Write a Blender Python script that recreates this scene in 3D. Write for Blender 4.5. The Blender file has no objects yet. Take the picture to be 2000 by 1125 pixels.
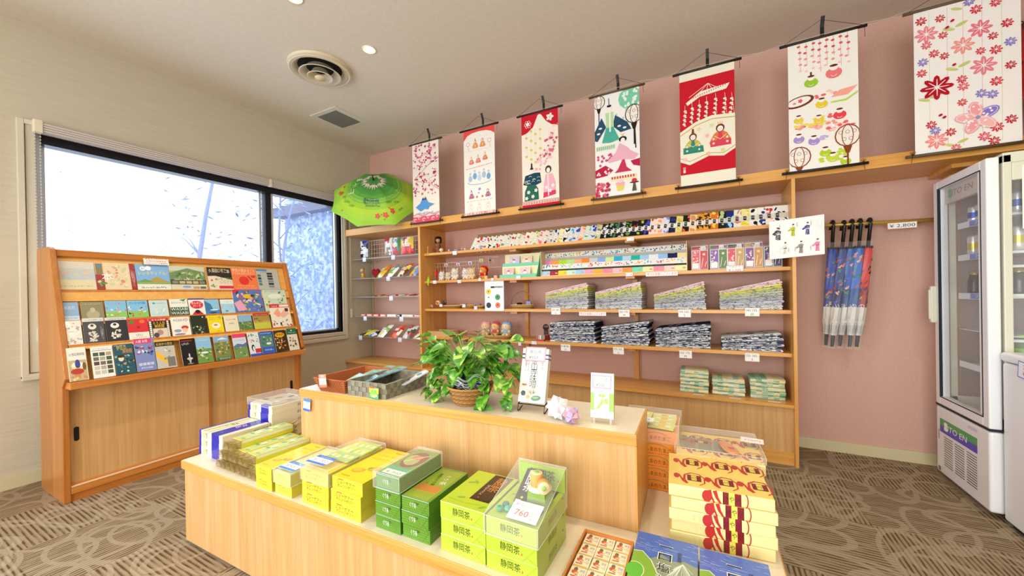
import bpy, math, random
from mathutils import Vector, Matrix
random.seed(7)
COL = bpy.context.scene.collection
PI = math.pi
# ------------------------------------------------------------------ camera (pose solved from the room's vanishing lines)
CAMP = Vector((3.8539, -3.4324, 1.15)); YAW, PITCH, ROLL, FPX, PX, PY = 0.4941, -0.0033, -0.0177, 744.5, 997.97, 575.88
_fw = Vector((-math.sin(YAW)*math.cos(PITCH), math.cos(YAW)*math.cos(PITCH), math.sin(PITCH)))
_r = _fw.cross(Vector((0, 0, 1))).normalized(); _u = _r.cross(_fw)
_R = _r*math.cos(ROLL)+_u*math.sin(ROLL); _U = -_r*math.sin(ROLL)+_u*math.cos(ROLL)
def pt(ax, val, u, v):
    d = _fw+_R*((u-PX)/FPX)-_U*((v-PY)/FPX); t = (val-CAMP[ax])/d[ax]; return CAMP+d*t
cd = bpy.data.cameras.new('camera'); cam = bpy.data.objects.new('camera', cd); COL.objects.link(cam)
cam.matrix_world = Matrix(((_R.x, _U.x, -_fw.x, CAMP.x), (_R.y, _U.y, -_fw.y, CAMP.y), (_R.z, _U.z, -_fw.z, CAMP.z), (0, 0, 0, 1)))
cd.sensor_width = 36; cd.lens = 36*FPX/2000; cd.shift_x = -(PX-1000)/2000; cd.shift_y = (PY-562.5)/2000; cd.clip_start = .05
bpy.context.scene.camera = cam
# ------------------------------------------------------------------ colours and materials
def lin(c):
    if isinstance(c, str):
        c = c.lstrip('#')
        if len(c) == 3: c = ''.join(k*2 for k in c)
        c = [int(c[i:i+2], 16)/255 for i in (0, 2, 4)]
    return tuple((x/12.92 if x <= .04045 else ((x+.055)/1.055)**2.4) for x in c[:3])
MATS = {}
def mat(name, col=None, rough=.6, metal=0, alpha=1, trans=0, spec=.5, ior=1.45, emis=None, es=0, bump=None, coat=0):
    """principled material; col None reads the printed colour attribute of the mesh. bump=(scale,strength)"""
    if name in MATS: return MATS[name]
    m = bpy.data.materials.new(name); m.use_nodes = True; nt = m.node_tree; b = nt.nodes['Principled BSDF']
    if col is None:
        a = nt.nodes.new('ShaderNodeAttribute'); a.attribute_name = 'Col'; nt.links.new(a.outputs['Color'], b.inputs['Base Color'])
    else: b.inputs['Base Color'].default_value = (*lin(col), 1)
    b.inputs['Roughness'].default_value = rough; b.inputs['Metallic'].default_value = metal; b.inputs['Alpha'].default_value = alpha
    b.inputs['Transmission Weight'].default_value = trans; b.inputs['Specular IOR Level'].default_value = spec; b.inputs['IOR'].default_value = ior
    if coat: b.inputs['Coat Weight'].default_value = coat
    if emis: b.inputs['Emission Color'].default_value = (*lin(emis), 1); b.inputs['Emission Strength'].default_value = es
    if bump:
        t = nt.nodes.new('ShaderNodeTexCoord'); n = nt.nodes.new('ShaderNodeTexNoise'); n.inputs['Scale'].default_value = bump[0]; n.inputs['Detail'].default_value = 3
        k = nt.nodes.new('ShaderNodeBump'); k.inputs['Strength'].default_value = bump[1]; k.inputs['Distance'].default_value = .01
        nt.links.new(t.outputs['Object'], n.inputs['Vector']); nt.links.new(n.outputs['Fac'], k.inputs['Height']); nt.links.new(k.outputs['Normal'], b.inputs['Normal'])
    MATS[name] = m; return m
def ramp(nt, fac, stops):
    r = nt.nodes.new('ShaderNodeValToRGB'); e = r.color_ramp.elements
    while len(e) < len(stops): e.new(.5)
    for i, (p, c) in enumerate(stops): e[i].position = p; e[i].color = (*lin(c), 1)
    nt.links.new(fac, r.inputs['Fac']); return r
def wood(name, axis, c1, c2, c3, rough=.35, sc=1.0, fine=1.0):
    if name in MATS: return MATS[name]
    m = bpy.data.materials.new(name); m.use_nodes = True; nt = m.node_tree; b = nt.nodes['Principled BSDF']
    t = nt.nodes.new('ShaderNodeTexCoord'); mp = nt.nodes.new('ShaderNodeMapping'); s = [26*sc]*3; s[axis] = .9*sc; mp.inputs['Scale'].default_value = s
    n = nt.nodes.new('ShaderNodeTexNoise'); n.inputs['Scale'].default_value = 1; n.inputs['Detail'].default_value = 5; n.inputs['Roughness'].default_value = .55; n.inputs['Distortion'].default_value = .6
    mp2 = nt.nodes.new('ShaderNodeMapping'); s2 = [170*fine]*3; s2[axis] = 3; mp2.inputs['Scale'].default_value = s2
    n2 = nt.nodes.new('ShaderNodeTexNoise'); n2.inputs['Scale'].default_value = 1; n2.inputs['Detail'].default_value = 2
    ad = nt.nodes.new('ShaderNodeMath'); ad.operation = 'MULTIPLY_ADD'; ad.inputs[1].default_value = .35
    mx = nt.nodes.new('ShaderNodeMath'); mx.operation = 'MULTIPLY'; mx.inputs[1].default_value = .65
    L = nt.links; L.new(t.outputs['Object'], mp.inputs['Vector']); L.new(t.outputs['Object'], mp2.inputs['Vector']); L.new(mp.outputs[0], n.inputs['Vector']); L.new(mp2.outputs[0], n2.inputs['Vector'])
    L.new(n.outputs['Fac'], mx.inputs[0]); L.new(n2.outputs['Fac'], ad.inputs[0]); L.new(mx.outputs[0], ad.inputs[2])
    r = ramp(nt, ad.outputs[0], [(.3, c1), (.5, c2), (.68, c3)]); L.new(r.outputs['Color'], b.inputs['Base Color']); b.inputs['Roughness'].default_value = rough
    MATS[name] = m; return m
# ------------------------------------------------------------------ lettering
_G = {}
def glyphs(s):
    if s not in _G:
        c = bpy.data.curves.new('lettering', 'FONT'); c.body = s; c.size = 1; c.resolution_u = 2
        o = bpy.data.objects.new('lettering', c); m = bpy.data.meshes.new_from_object(o)
        V = [(v.co.x, v.co.y) for v in m.vertices]; Fc = [tuple(p.vertices) for p in m.polygons]
        bpy.data.objects.remove(o); bpy.data.curves.remove(c); bpy.data.meshes.remove(m)
        if not V: V = [(0, 0), (1, 1)]
        _G[s] = (V, Fc, min(v[0] for v in V), max(v[0] for v in V), min(v[1] for v in V), max(v[1] for v in V))
    return _G[s]
class Art:
    """flat printed design in metres; items are (points, faces, colour, layer)"""
    def __init__(s): s.I = []; s.L = 1
    def up(s, n=1): s.L += n; return s
    def mesh(s, V, Fc, c): s.I.append((V, Fc, c, s.L)); return s
    def poly(s, P, c): return s.mesh(P, [tuple(range(len(P)))], c)
    def rect(s, x0, y0, x1, y1, c): return s.poly([(x0, y0), (x1, y0), (x1, y1), (x0, y1)], c)
    def disc(s, x, y, r, c, ry=None, n=12, rot=0, a0=0, a1=2*PI):
        ry = r if ry is None else ry; P = []
        full = abs(a1-a0-2*PI) < 1e-6
        for i in range(n+(0 if full else 1)):
            a = a0+(a1-a0)*i/n; px, py = r*math.cos(a), ry*math.sin(a); P.append((x+px*math.cos(rot)-py*math.sin(rot), y+px*math.sin(rot)+py*math.cos(rot)))
        return s.poly(P, c)
    def line(s, P, w, c, w2=None):
        V = []; Fc = []; n = len(P)
        for i, p in enumerate(P):
            a = P[max(0, i-1)]; b = P[min(n-1, i+1)]; dx, dy = b[0]-a[0], b[1]-a[1]; l = math.hypot(dx, dy) or 1
            ww = (w if w2 is None else w+(w2-w)*i/(n-1))/2; V += [(p[0]-dy/l*ww, p[1]+dx/l*ww), (p[0]+dy/l*ww, p[1]-dx/l*ww)]
            if i: Fc.append((2*i-2, 2*i-1, 2*i+1, 2*i))
        return s.mesh(V, Fc, c)
    def arc(s, x, y, r, a0, a1, w, c, ry=None, n=14, rot=0, w2=None):
        ry = r if ry is None else ry; P = []
        for i in range(n+1):
            a = a0+(a1-a0)*i/n; px, py = r*math.cos(a), ry*math.sin(a); P.append((x+px*math.cos(rot)-py*math.sin(rot), y+px*math.sin(rot)+py*math.cos(rot)))
        return s.line(P, w, c, w2)
    def flower(s, x, y, r, c, c2=None, n=5, rot=0, cen=None):
        for i in range(n):
            a = rot+2*PI*i/n; s.disc(x+math.cos(a)*r*.55, y+math.sin(a)*r*.55, r*.48, c, ry=r*min(.42, 1.7/n), n=8, rot=a)
        if c2:
            s.up()
            for i in range(n): a = rot+2*PI*i/n; s.line([(x, y), (x+math.cos(a)*r*.7, y+math.sin(a)*r*.7)], r*.09, c2, r*.04)
            s.L -= 1
        if cen: s.up(2); s.disc(x, y, r*.2, cen, n=8); s.L -= 2
        return s
    def txt(s, x, y, h, t, c, align='c', sx=1, it=0, w=None, rot=0):
        V, Fc, x0, x1, y0, y1 = glyphs(t); k = h/.72; kx = k*sx
        if w: kx = w/(x1-x0)
        o = {'c': (x0+x1)/2, 'l': x0, 'r': x1}[align]; cr, sr = math.cos(rot), math.sin(rot); Q = []
        for a, b in V:
            px, py = (a-o)*kx+b*k*it, b*k; Q.append((x+px*cr-py*sr, y+px*sr+py*cr))
        return s.mesh(Q, Fc, c)
    def vtxt(s, x, y, h, t, c, gap=1.15):
        for i, ch in enumerate(t): s.txt(x, y-(i+1)*h*gap+h*.2, h, ch, c)
        return s
    def scribble(s, x, y, w, h, c, rnd, n=5, lw=.15):
        """a line of handwriting-size marks"""
        for i in range(n):
            cx = x+w*(i+.5)/n
            for _ in range(2): s.line([(cx+rnd.uniform(-.4, .4)*w/n, y+rnd.uniform(0, h)), (cx+rnd.uniform(-.4, .4)*w/n, y+rnd.uniform(0, h))], min(h, w/n)*lw, c)
        return s
class MB:
    """collects coloured, material-indexed geometry for ONE mesh object"""
    def __init__(s): s.V = []; s.F = []; s.C = []; s.M = []; s.S = []
    def add(s, V, F, c='#ffffff', mi=0, sm=False):
        k = len(s.V); s.V += [tuple(v) for v in V]; cl = lin(c) if not isinstance(c, list) else None
        for i, f in enumerate(F): s.F.append(tuple(k+j for j in f)); s.C.append(cl or lin(c[i])); s.M.append(mi); s.S.append(sm)
        return s
    def box(s, x0, x1, y0, y1, z0, z1, c='#ffffff', mi=0, taper=0, sk=(0, 0)):
        t = taper; a, b = sk; V = [(x0, y0, z0), (x1, y0, z0), (x1, y1, z0), (x0, y1, z0), (x0+t+a, y0+t+b, z1), (x1-t+a, y0+t+b, z1), (x1-t+a, y1-t+b, z1), (x0+t+a, y1-t+b, z1)]
        return s.add(V, [(0, 3, 2, 1), (4, 5, 6, 7), (0, 1, 5, 4), (1, 2, 6, 5), (2, 3, 7, 6), (3, 0, 4, 7)], c, mi)
    def prism(s, P, a0, a1, axis, c='#ffffff', mi=0, cap=True):
        """P: 2D outline (the two other axes in order), extruded along axis from a0 to a1"""
        n = len(P)
        def mk(p, a):
            q = [p[0], p[1]]; q.insert(axis, a); return q
        V = [mk(p, a0) for p in P]+[mk(p, a1) for p in P]
        F = [(i, (i+1) % n, n+(i+1) % n, n+i) for i in range(n)]
        if cap: F += [tuple(range(n))[::-1], tuple(range(n, 2*n))]
        return s.add(V, F, c, mi)
    def tube(s, P, r, c='#ffffff', mi=0, n=6, r2=None, closed=False):
        P = [Vector(p) for p in P]; V = []; F = []; m = len(P); up = Vector((0, 0, 1))
        for i, p in enumerate(P):
            d = (P[(i+1) % m if closed else min(i+1, m-1)]-P[(i-1) % m if closed else max(i-1, 0)]).normalized()
            a = d.cross(up);
            if a.length < .05: a = d.cross(Vector((0, 1, 0)))
            a.normalize(); b = d.cross(a); rr = r if r2 is None else r+(r2-r)*i/(m-1)
            V += [p+a*(rr*math.cos(2*PI*k/n))+b*(rr*math.sin(2*PI*k/n)) for k in range(n)]
        for i in range(m if closed else m-1):
            j = (i+1) % m
            F += [(i*n+k, i*n+(k+1) % n, j*n+(k+1) % n, j*n+k) for k in range(n)]
        if not closed: F += [tuple(range(n))[::-1], tuple(range((m-1)*n, m*n))]
        return s.add(V, F, c, mi, True)
    def lathe(s, prof, c='#ffffff', mi=0, n=20, o=(0, 0, 0), cols=None, sx=1, sy=1, ax=None):
        V = []; F = []; CC = []
        for r, z in prof:
            for k in range(n):
                a = 2*PI*k/n; V.append(Vector((r*math.cos(a)*sx, r*math.sin(a)*sy, z)))
        for i in range(len(prof)-1):
            for k in range(n): F.append((i*n+k, i*n+(k+1) % n, (i+1)*n+(k+1) % n, (i+1)*n+k)); CC.append(cols[i] if cols else c)
        if ax is not None: V = [ax @ v for v in V]
        V = [v+Vector(o) for v in V]
        return s.add(V, F, CC, mi, True)
    def ball(s, x, y, z, r, c='#ffffff', mi=0, n=12, m=8, sx=1, sy=1, sz=1, ax=None):
        pr = [(max(1e-5, r*math.sin(PI*i/m)), -r*math.cos(PI*i/m)*sz) for i in range(m+1)]
        return s.lathe(pr, c, mi, n, (x, y, z), sx=sx, sy=sy, ax=ax)
    def art(s, A, o, ex, ey, dz=.00012, mi=0, fn=None):
        o, ex, ey = Vector(o), Vector(ex), Vector(ey); nn = ex.cross(ey).normalized()
        for i, (V, Fc, c, L) in enumerate(sorted(A.I, key=lambda q: q[3])): s.add([o+ex*p[0]+ey*p[1]+nn*(dz*(1+i*.1)) if fn is None else fn(p[0], p[1], dz*(1+i*.1)) for p in V], Fc, c, mi)
        return s
    def front(s, A, x0=0, y=0, z0=0, **k): return s.art(A, (x0, y, z0), (1, 0, 0), (0, 0, 1), **k)
    def top(s, A, x0=0, y0=0, z=0, **k): return s.art(A, (x0, y0, z), (1, 0, 0), (0, 1, 0), **k)
    def right(s, A, x=0, y0=0, z0=0, **k): return s.art(A, (x, y0, z0), (0, 1, 0), (0, 0, 1), **k)
    def left(s, A, x=0, y0=0, z0=0, **k): return s.art(A, (x, y0, z0), (0, -1, 0), (0, 0, 1), **k)
    def xf(s, M): s.V = [tuple(M @ Vector(v)) for v in s.V]; return s
    def build(s, name, mats, parent=None, bevel=0, seg=2, loc=None, rot=None):
        me = bpy.data.meshes.new(name); me.from_pydata(s.V, [], s.F)
        if not isinstance(mats, (list, tuple)): mats = [mats]
        for m in mats: me.materials.append(m)
        me.polygons.foreach_set('material_index', s.M); me.polygons.foreach_set('use_smooth', s.S)
        ca = me.color_attributes.new('Col', 'FLOAT_COLOR', 'CORNER'); buf = []
        for f, c in zip(s.F, s.C): buf += [c[0], c[1], c[2], 1.0]*len(f)
        ca.data.foreach_set('color', buf); me.update()
        o = bpy.data.objects.new(name, me); COL.objects.link(o)
        if parent: o.parent = parent
        if loc is not None: o.location = loc
        if rot is not None: o.rotation_euler = rot
        if bevel:
            b = o.modifiers.new('edge', 'BEVEL'); b.width = bevel; b.segments = seg; b.limit_method = 'ANGLE'; b.angle_limit = math.radians(50)
        return o
def tag(o, label=None, cat=None, group=None, kind=None):
    if label: o['label'] = label
    if cat: o['category'] = cat
    if group: o['group'] = group
    if kind: o['kind'] = kind
    return o
def thing(name, label, cat, loc=(0, 0, 0), rotz=0, group=None, rot=None):
    o = bpy.data.objects.new(name, None); o.empty_display_size = .02; COL.objects.link(o); o.location = loc
    o.rotation_euler = rot if rot else (0, 0, rotz); return tag(o, label, cat, group)
def dup(root, loc, rot=None, label=None, group=None):
    def cp(o, par):
        c = o.copy(); COL.objects.link(c)
        if par: c.parent = par
        for ch in KIDS.get(o.name, ()): cp(ch, c)
        return c
    r = cp(root, None); r.location = loc
    if rot is not None: r.rotation_euler = (0, 0, rot) if isinstance(rot, (int, float)) else rot
    if label: r['label'] = label
    if group: r['group'] = group
    return r
KIDS = {}
def kids(root):
    for o in list(COL.objects):
        if o.parent == root: KIDS.setdefault(root.name, []).append(o); kids(o)
def one(name, mb, mats, label, cat, loc, rot=0, group=None, bevel=0):
    o = mb.build(name, mats, None, bevel); o.location = loc; o.rotation_euler = rot if isinstance(rot, (tuple, list)) else (0, 0, rot); return tag(o, label, cat, group)
def struct(o): o['kind'] = 'structure'; return o
paper = mat('printed_paper', None, .65); gloss = mat('glossy_print', None, .28, coat=.2); cloth = mat('printed_cloth', None, .95, bump=(300, .25), spec=.2)
plast = mat('plastic_print', None, .22); tagm = mat('tag_card', None, .5)
clear = mat('clear_plastic', '#ffffff', .06, alpha=.16, spec=.7); film = mat('cellophane_film', '#f4f8ff', .12, alpha=.22, spec=.8)
glass = mat('glass', '#f2fbff', .02, alpha=.10, spec=.6)
steel = mat('steel', '#c8c8c8', .3, metal=1); white_wire = mat('white_wire', '#e9e7e0', .4); black = mat('black_metal', '#16140f', .4); darkwood = mat('dark_wood_rod', '#2a1f18', .5)
W_EDGE_X = wood('oak_edge_long', 0, '#c98a3c', '#dca14f', '#e6b266', .32); W_EDGE_Y = wood('oak_edge_deep', 1, '#b8722c', '#c9843a', '#d99a4e', .3)
W_EDGE_Z = wood('oak_post', 2, '#cf8f42', '#dca254', '#e8b76c', .32); W_RACK = wood('rack_oak', 2, '#a9652a', '#b87433', '#c98845', .28)
W_LAM = wood('laminate_panel', 2, '#c2935a', '#d0a268', '#dab27c', .42, 1.6, 1.4); W_RACKY = wood('rack_oak_rail', 1, '#b46a2a', '#c67c36', '#d48f48', .28)
W_BOARD = wood('rack_backboard', 1, '#dc9f48', '#e6ad58', '#eebc6c', .35); W_TOP = mat('cream_laminate', '#e9dcc2', .32, bump=(60, .03))
# ------------------------------------------------------------------ setting
H, XR, YF = 2.93, 6.2, -6.6
def wallpaper(name, c1, c2, sc=(3, 3, 90), bs=.12):
    m = bpy.data.materials.new(name); m.use_nodes = True; nt = m.node_tree; b = nt.nodes['Principled BSDF']; L = nt.links
    t = nt.nodes.new('ShaderNodeTexCoord'); mp = nt.nodes.new('ShaderNodeMapping'); mp.inputs['Scale'].default_value = sc
    n = nt.nodes.new('ShaderNodeTexNoise'); n.inputs['Scale'].default_value = 1.5; n.inputs['Detail'].default_value = 4
    L.new(t.outputs['Object'], mp.inputs['Vector']); L.new(mp.outputs[0], n.inputs['Vector'])
    r = ramp(nt, n.outputs['Fac'], [(.35, c1), (.65, c2)]); L.new(r.outputs['Color'], b.inputs['Base Color']); b.inputs['Roughness'].default_value = .85; b.inputs['Specular IOR Level'].default_value = .25
    k = nt.nodes.new('ShaderNodeBump'); k.inputs['Strength'].default_value = bs; k.inputs['Distance'].default_value = .004; L.new(n.outputs['Fac'], k.inputs['Height']); L.new(k.outputs['Normal'], b.inputs['Normal'])
    return m
M_WL = wallpaper('cream_wallpaper', '#cac1ac', '#d2c9b5'); M_WB = wallpaper('pink_wallpaper', '#d2a898', '#d9b0a0', (60, 60, 60), .08)
M_CE = wallpaper('ceiling_paper', '#ddd5c6', '#e2dacb', (25, 25, 25), .05); M_BB = mat('baseboard_vinyl', '#d5cba2', .5)
def carpet():
    m = bpy.data.materials.new('loop_pile_carpet'); m.use_nodes = True; nt = m.node_tree; b = nt.nodes['Principled BSDF']; L = nt.links
    t = nt.nodes.new('ShaderNodeTexCoord')
    def math_(op, a, b_=None, c=None):
        n = nt.nodes.new('ShaderNodeMath'); n.operation = op
        for i, v in enumerate((a, b_, c)):
            if v is None: continue
            if isinstance(v, (int, float)): n.inputs[i].default_value = v
            else: L.new(v, n.inputs[i])
        return n.outputs[0]
    sep = nt.nodes.new('ShaderNodeSeparateXYZ'); L.new(t.outputs['Object'], sep.inputs[0]); X, Y = sep.outputs[0], sep.outputs[1]
    # 0.5 m tiles laid quarter-turned: stripes run along x in one tile and along y in the next
    T = .5
    fx = math_('FLOOR', math_('DIVIDE', X, T)); fy = math_('FLOOR', math_('DIVIDE', Y, T)); par = math_('ABSOLUTE', math_('MODULO', math_('ADD', fx, fy), 2)); par = math_('GREATER_THAN', par, .5)
    mixv = nt.nodes.new('ShaderNodeMix'); L.new(par, mixv.inputs[0]); L.new(X, mixv.inputs[2]); L.new(Y, mixv.inputs[3])
    mixw = nt.nodes.new('ShaderNodeMix'); L.new(par, mixw.inputs[0]); L.new(Y, mixw.inputs[2]); L.new(X, mixw.inputs[3])
    A, B = mixv.outputs[0], mixw.outputs[0]
    comb = nt.nodes.new('ShaderNodeCombineXYZ'); L.new(math_('MULTIPLY', A, 1.0), comb.inputs[0]); L.new(B, comb.inputs[1]); L.new(par, comb.inputs[2])
    # fine dark dashes
    mp = nt.nodes.new('ShaderNodeMapping'); mp.inputs['Scale'].default_value = (95, 9, 1); L.new(comb.outputs[0], mp.inputs['Vector'])
    n1 = nt.nodes.new('ShaderNodeTexNoise'); n1.inputs['Scale'].default_value = 1; n1.inputs['Detail'].default_value = 1; L.new(mp.outputs[0], n1.inputs['Vector'])
    saw = math_('SINE', math_('MULTIPLY', A, 330)); st = math_('MULTIPLY_ADD', saw, .5, .5); dash = math_('MULTIPLY', st, n1.outputs['Fac'])
    base = ramp(nt, dash, [(.1, '#9c8a70'), (.32, '#8c7a60'), (.5, '#5d4a35')])
    # big swirling loops: three offset families of rings and long arcs
    def rings(sx, sy, ox, oy, dist, wid, tw=0):
        mp = nt.nodes.new('ShaderNodeMapping'); mp.inputs['Scale'].default_value = (sx, sy, 1); mp.inputs['Location'].default_value = (ox, oy, 0); mp.inputs['Rotation'].default_value = (0, 0, tw)
        nz = nt.nodes.new('ShaderNodeTexNoise'); nz.inputs['Scale'].default_value = 1.4; nz.inputs['Detail'].default_value = 0; L.new(t.outputs['Object'], nz.inputs['Vector'])
        va = nt.nodes.new('ShaderNodeVectorMath'); va.operation = 'SCALE'; va.inputs['Scale'].default_value = dist; L.new(nz.outputs['Color'], va.inputs[0])
        vb = nt.nodes.new('ShaderNodeVectorMath'); vb.operation = 'ADD'; L.new(t.outputs['Object'], vb.inputs[0]); L.new(va.outputs[0], vb.inputs[1]); L.new(vb.outputs[0], mp.inputs['Vector'])
        vo = nt.nodes.new('ShaderNodeTexVoronoi'); vo.voronoi_dimensions = '2D'; vo.inputs['Scale'].default_value = 1; vo.inputs['Randomness'].default_value = .75; L.new(mp.outputs[0], vo.inputs['Vector'])
        d = math_('ABSOLUTE', math_('SUBTRACT', vo.outputs['Distance'], .38)); return math_('LESS_THAN', d, wid)
    r1 = rings(2.6, 4.6, 0, 0, .25, .045, .35); r2 = rings(1.7, 3.2, 3.3, 1.7, .3, .028, -.5); r3 = rings(3.6, 2.1, 7.1, 4.2, .3, .035, .9)
    tot = math_('MINIMUM', math_('ADD', math_('ADD', r1, r2), r3), 1)
    light = math_('MULTIPLY', tot, math_('MULTIPLY_ADD', st, -.3, 1))
    mx = nt.nodes.new('ShaderNodeMix'); mx.data_type = 'RGBA'; L.new(math_('MULTIPLY', light, .8), mx.inputs[0]); L.new(base.outputs['Color'], mx.inputs[6]); mx.inputs[7].default_value = (*lin('#aa9b84'), 1)
    L.new(mx.outputs[2], b.inputs['Base Color']); b.inputs['Roughness'].default_value = .95; b.inputs['Specular IOR Level'].default_value = .1
    k = nt.nodes.new('ShaderNodeBump'); k.inputs['Strength'].default_value = .4; k.inputs['Distance'].default_value = .004; L.new(dash, k.inputs['Height']); L.new(k.outputs['Normal'], b.inputs['Normal'])
    return m
struct(MB().box(-.15, XR+.15, YF-.15, .15, -.1, 0).build('floor', carpet()))
struct(MB().box(-.15, XR+.15, YF-.15, .15, H, H+.1).build('ceiling', M_CE))
struct(MB().box(-.15, XR+.15, 0, .15, 0, H).build('wall_back', M_WB)); struct(MB().box(XR, XR+.15, YF, 0, 0, H).build('wall_right', M_WL))
# left wall with its two window openings
W1 = (-2.72, -.44, .735, 2.25); W2 = (-6.0, -3.9, .5, 2.3)
m = MB()
m.box(-.15, 0, W1[1], 0, 0, H).box(-.15, 0, W2[1], W1[0], 0, H).box(-.15, 0, YF, W2[0], 0, H)
for a in (W1, W2): m.box(-.15, 0, a[0], a[1], 0, a[2]).box(-.15, 0, a[0], a[1], a[3], H)
struct(m.build('wall_left', M_WL))
m = MB(); m.box(-.15, 1.2, YF-.15, YF, 0, H).box(5.2, XR+.15, YF-.15, YF, 0, H).box(1.2, 5.2, YF-.15, YF, 2.5, H); struct(m.build('wall_front', M_WL))
struct(MB().box(0.001, XR, -.012, 0, 0, .075).build('baseboard_back', M_BB)); struct(MB().box(0, .012, YF, 0, 0, .075).build('baseboard_left', M_BB))
# window 1: cream casing, dark aluminium frame, two sliding panes
cas = mat('window_casing', '#d9d2c0', .45); alu = mat('dark_bronze_aluminium', '#1c1a20', .35, metal=.3); alul = mat('pale_aluminium', '#c9d2e0', .3, metal=.3)
win = thing('window_1', None, None); win['kind'] = 'structure'
def frame(m, x0, x1, y0, y1, z0, z1, w, c='#ffffff', mi=0, wb=None):
    wb = wb or w; m.box(x0, x1, y0, y0+w, z0, z1, c, mi).box(x0, x1, y1-w, y1, z0, z1, c, mi).box(x0, x1, y0+w, y1-w, z1-w, z1, c, mi).box(x0, x1, y0+w, y1-w, z0, z0+wb, c, mi); return m
m = MB(); frame(m, -.15, .014, -2.755, -.40, .70, 2.285, .04); frame(m, .0, .026, -2.79, -.385, .665, 2.31, .03); m.box(-.15, .03, -2.79, -.385, .655, .685); m.build('window_frame', cas, win, .003)
m = MB(); m.box(-.11, -.02, -2.69, -.44, 2.185, 2.245).box(-.11, -.02, -2.69, -.44, .74, .77).box(-.11, -.02, -.475, -.44, .77, 2.185).box(-.10, -.03, -1.27, -1.22, .77, 2.185); m.build('window_sash', alu, win); MB().box(-.11, -.02, -2.715, -2.69, .74, 2.245).build('window_jamb', alul, win)
m = MB(); frame(m, -.095, -.07, -2.68, -1.29, .77, 2.21, .02); m.box(-.06, -.035, -1.215, -1.195, .77, 2.21).box(-.06, -.035, -.50, -.475, .77, 2.21).box(-.06,-.035,-1.22,-.475,.77,.785); m.build('window_rail', alul, win)
m = MB(); m.box(-.084, -.080, -2.67, -1.27, .78, 2.2).build('window_pane', glass, win); MB().box(-.05, -.046, -1.21, -.48, .78, 2.2).build('window_pane', glass, win)
win2 = thing('window_2', None, None); win2['kind'] = 'structure'
m = MB(); frame(m, -.12, .02, W2[0], W2[1], W2[2], W2[3], .05); m.box(-.1, -.03, -4.98, -4.92, W2[2], W2[3]); m.build('window_frame', cas, win2)
# raised pleated blind with its bead cord
bl = thing('roller_blind', 'raised off-white pleated blind at the top of the big window with bead cord', 'blind', (0, 0, 0))
m = MB(); z0, z1 = 2.235, 2.29
for i in range(9):
    za = z0+i*.0075; m.box(.028, .062+(.004 if i % 2 else 0), -2.69, -.41, za, za+.0075, '#d9d2cc' if i % 2 else '#b9b0ac')
m.build('pleats', mat('blind_fabric', None, .8), bl)
MB().box(.026, .07, -2.73, -2.69, 2.232, 2.312, '#e9e0c8').build('bracket', mat('ivory_plastic', None, .4), bl, .004); MB().box(.026, .07, -1.28, -1.255, 2.23, 2.30, '#e9e0c8').build('bracket', mat('ivory_plastic', None, .4), bl, .004)
m = MB()
for y in (-2.722, -2.70):
    for k in range(62): m.ball(.052, y, 2.23-k*.0205, .0045, '#d8d2c4', 0, 6, 4)
m.tube([(.052, -2.722, 2.23), (.052, -2.722, .98)], .0012, '#bdb6a6').tube([(.052, -2.70, 2.23), (.052, -2.70, .98)], .0012, '#bdb6a6').box(.04, .064, -2.73, -2.692, .90, .985, '#e4dfd2')
m.build('bead_cord', mat('bead_plastic', None, .35), bl)
m = MB(); m.tube([(.036, -.352, 2.2), (.036, -.352, 1.0)], .002, '#e6e2d6').tube([(.036, -.344, 2.2), (.036, -.344, 1.0)], .002, '#e6e2d6').box(.028, .044, -.357, -.339, .90, 1.0, '#e8e6e0'); m.build('pull_cord', mat('cord_white', None, .5), bl)
# ceiling fittings
cf = thing('ceiling_diffuser', 'large round cream air diffuser with nested cone rings in the ceiling', 'air vent', (1.165, -1.505, H))
m = MB()
for ro, zo, ri, zi, c in ((.226, -.001, .220, -.030, '#ded2b4'), (.220, -.030, .205, -.034, '#e2d8bc'), (.203, -.032, .158, -.004, '#cfc4a6'), (.150, -.055, .098, -.008, '#ddd3b9'), (.092, -.072, .052, -.022, '#e0d6bc')):
    m.lathe([(ro, zo), (ro-.006, zo-.004), (ri, zi), (ri-.002, zi+.003)], c, 0, 40)
m.lathe([(.040, -.076), (.037, -.084), (.001, -.086)], '#e3d4b0', 0, 24); m.build('cone', mat('cream_enamel', None, .4), cf)
MB().lathe([(.19, -.0015), (.001, -.0016)], '#14120f', 0, 32).build('duct_shade_disc', mat('duct_shade', None, .9), cf)  # flat black disc painted in for the shade inside the duct
gv = thing('speaker_grille', 'flat square ceiling panel with grey mesh near the window corner', 'vent', (.56, -.87, H))
MB().box(-.19, .19, -.19, .19, -.008, 0).build('frame', mat('grille_frame', '#dfd8c8', .5), gv, .002); MB().box(-.133, .133, -.142, .142, -.012, -.008).build('mesh_panel', mat('grille_mesh', '#a09c94', .8, bump=(900, 1)), gv)
bulb = mat('lamp_glow', '#fff2c8', .5, emis='#ffe9b0', es=28)
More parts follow.
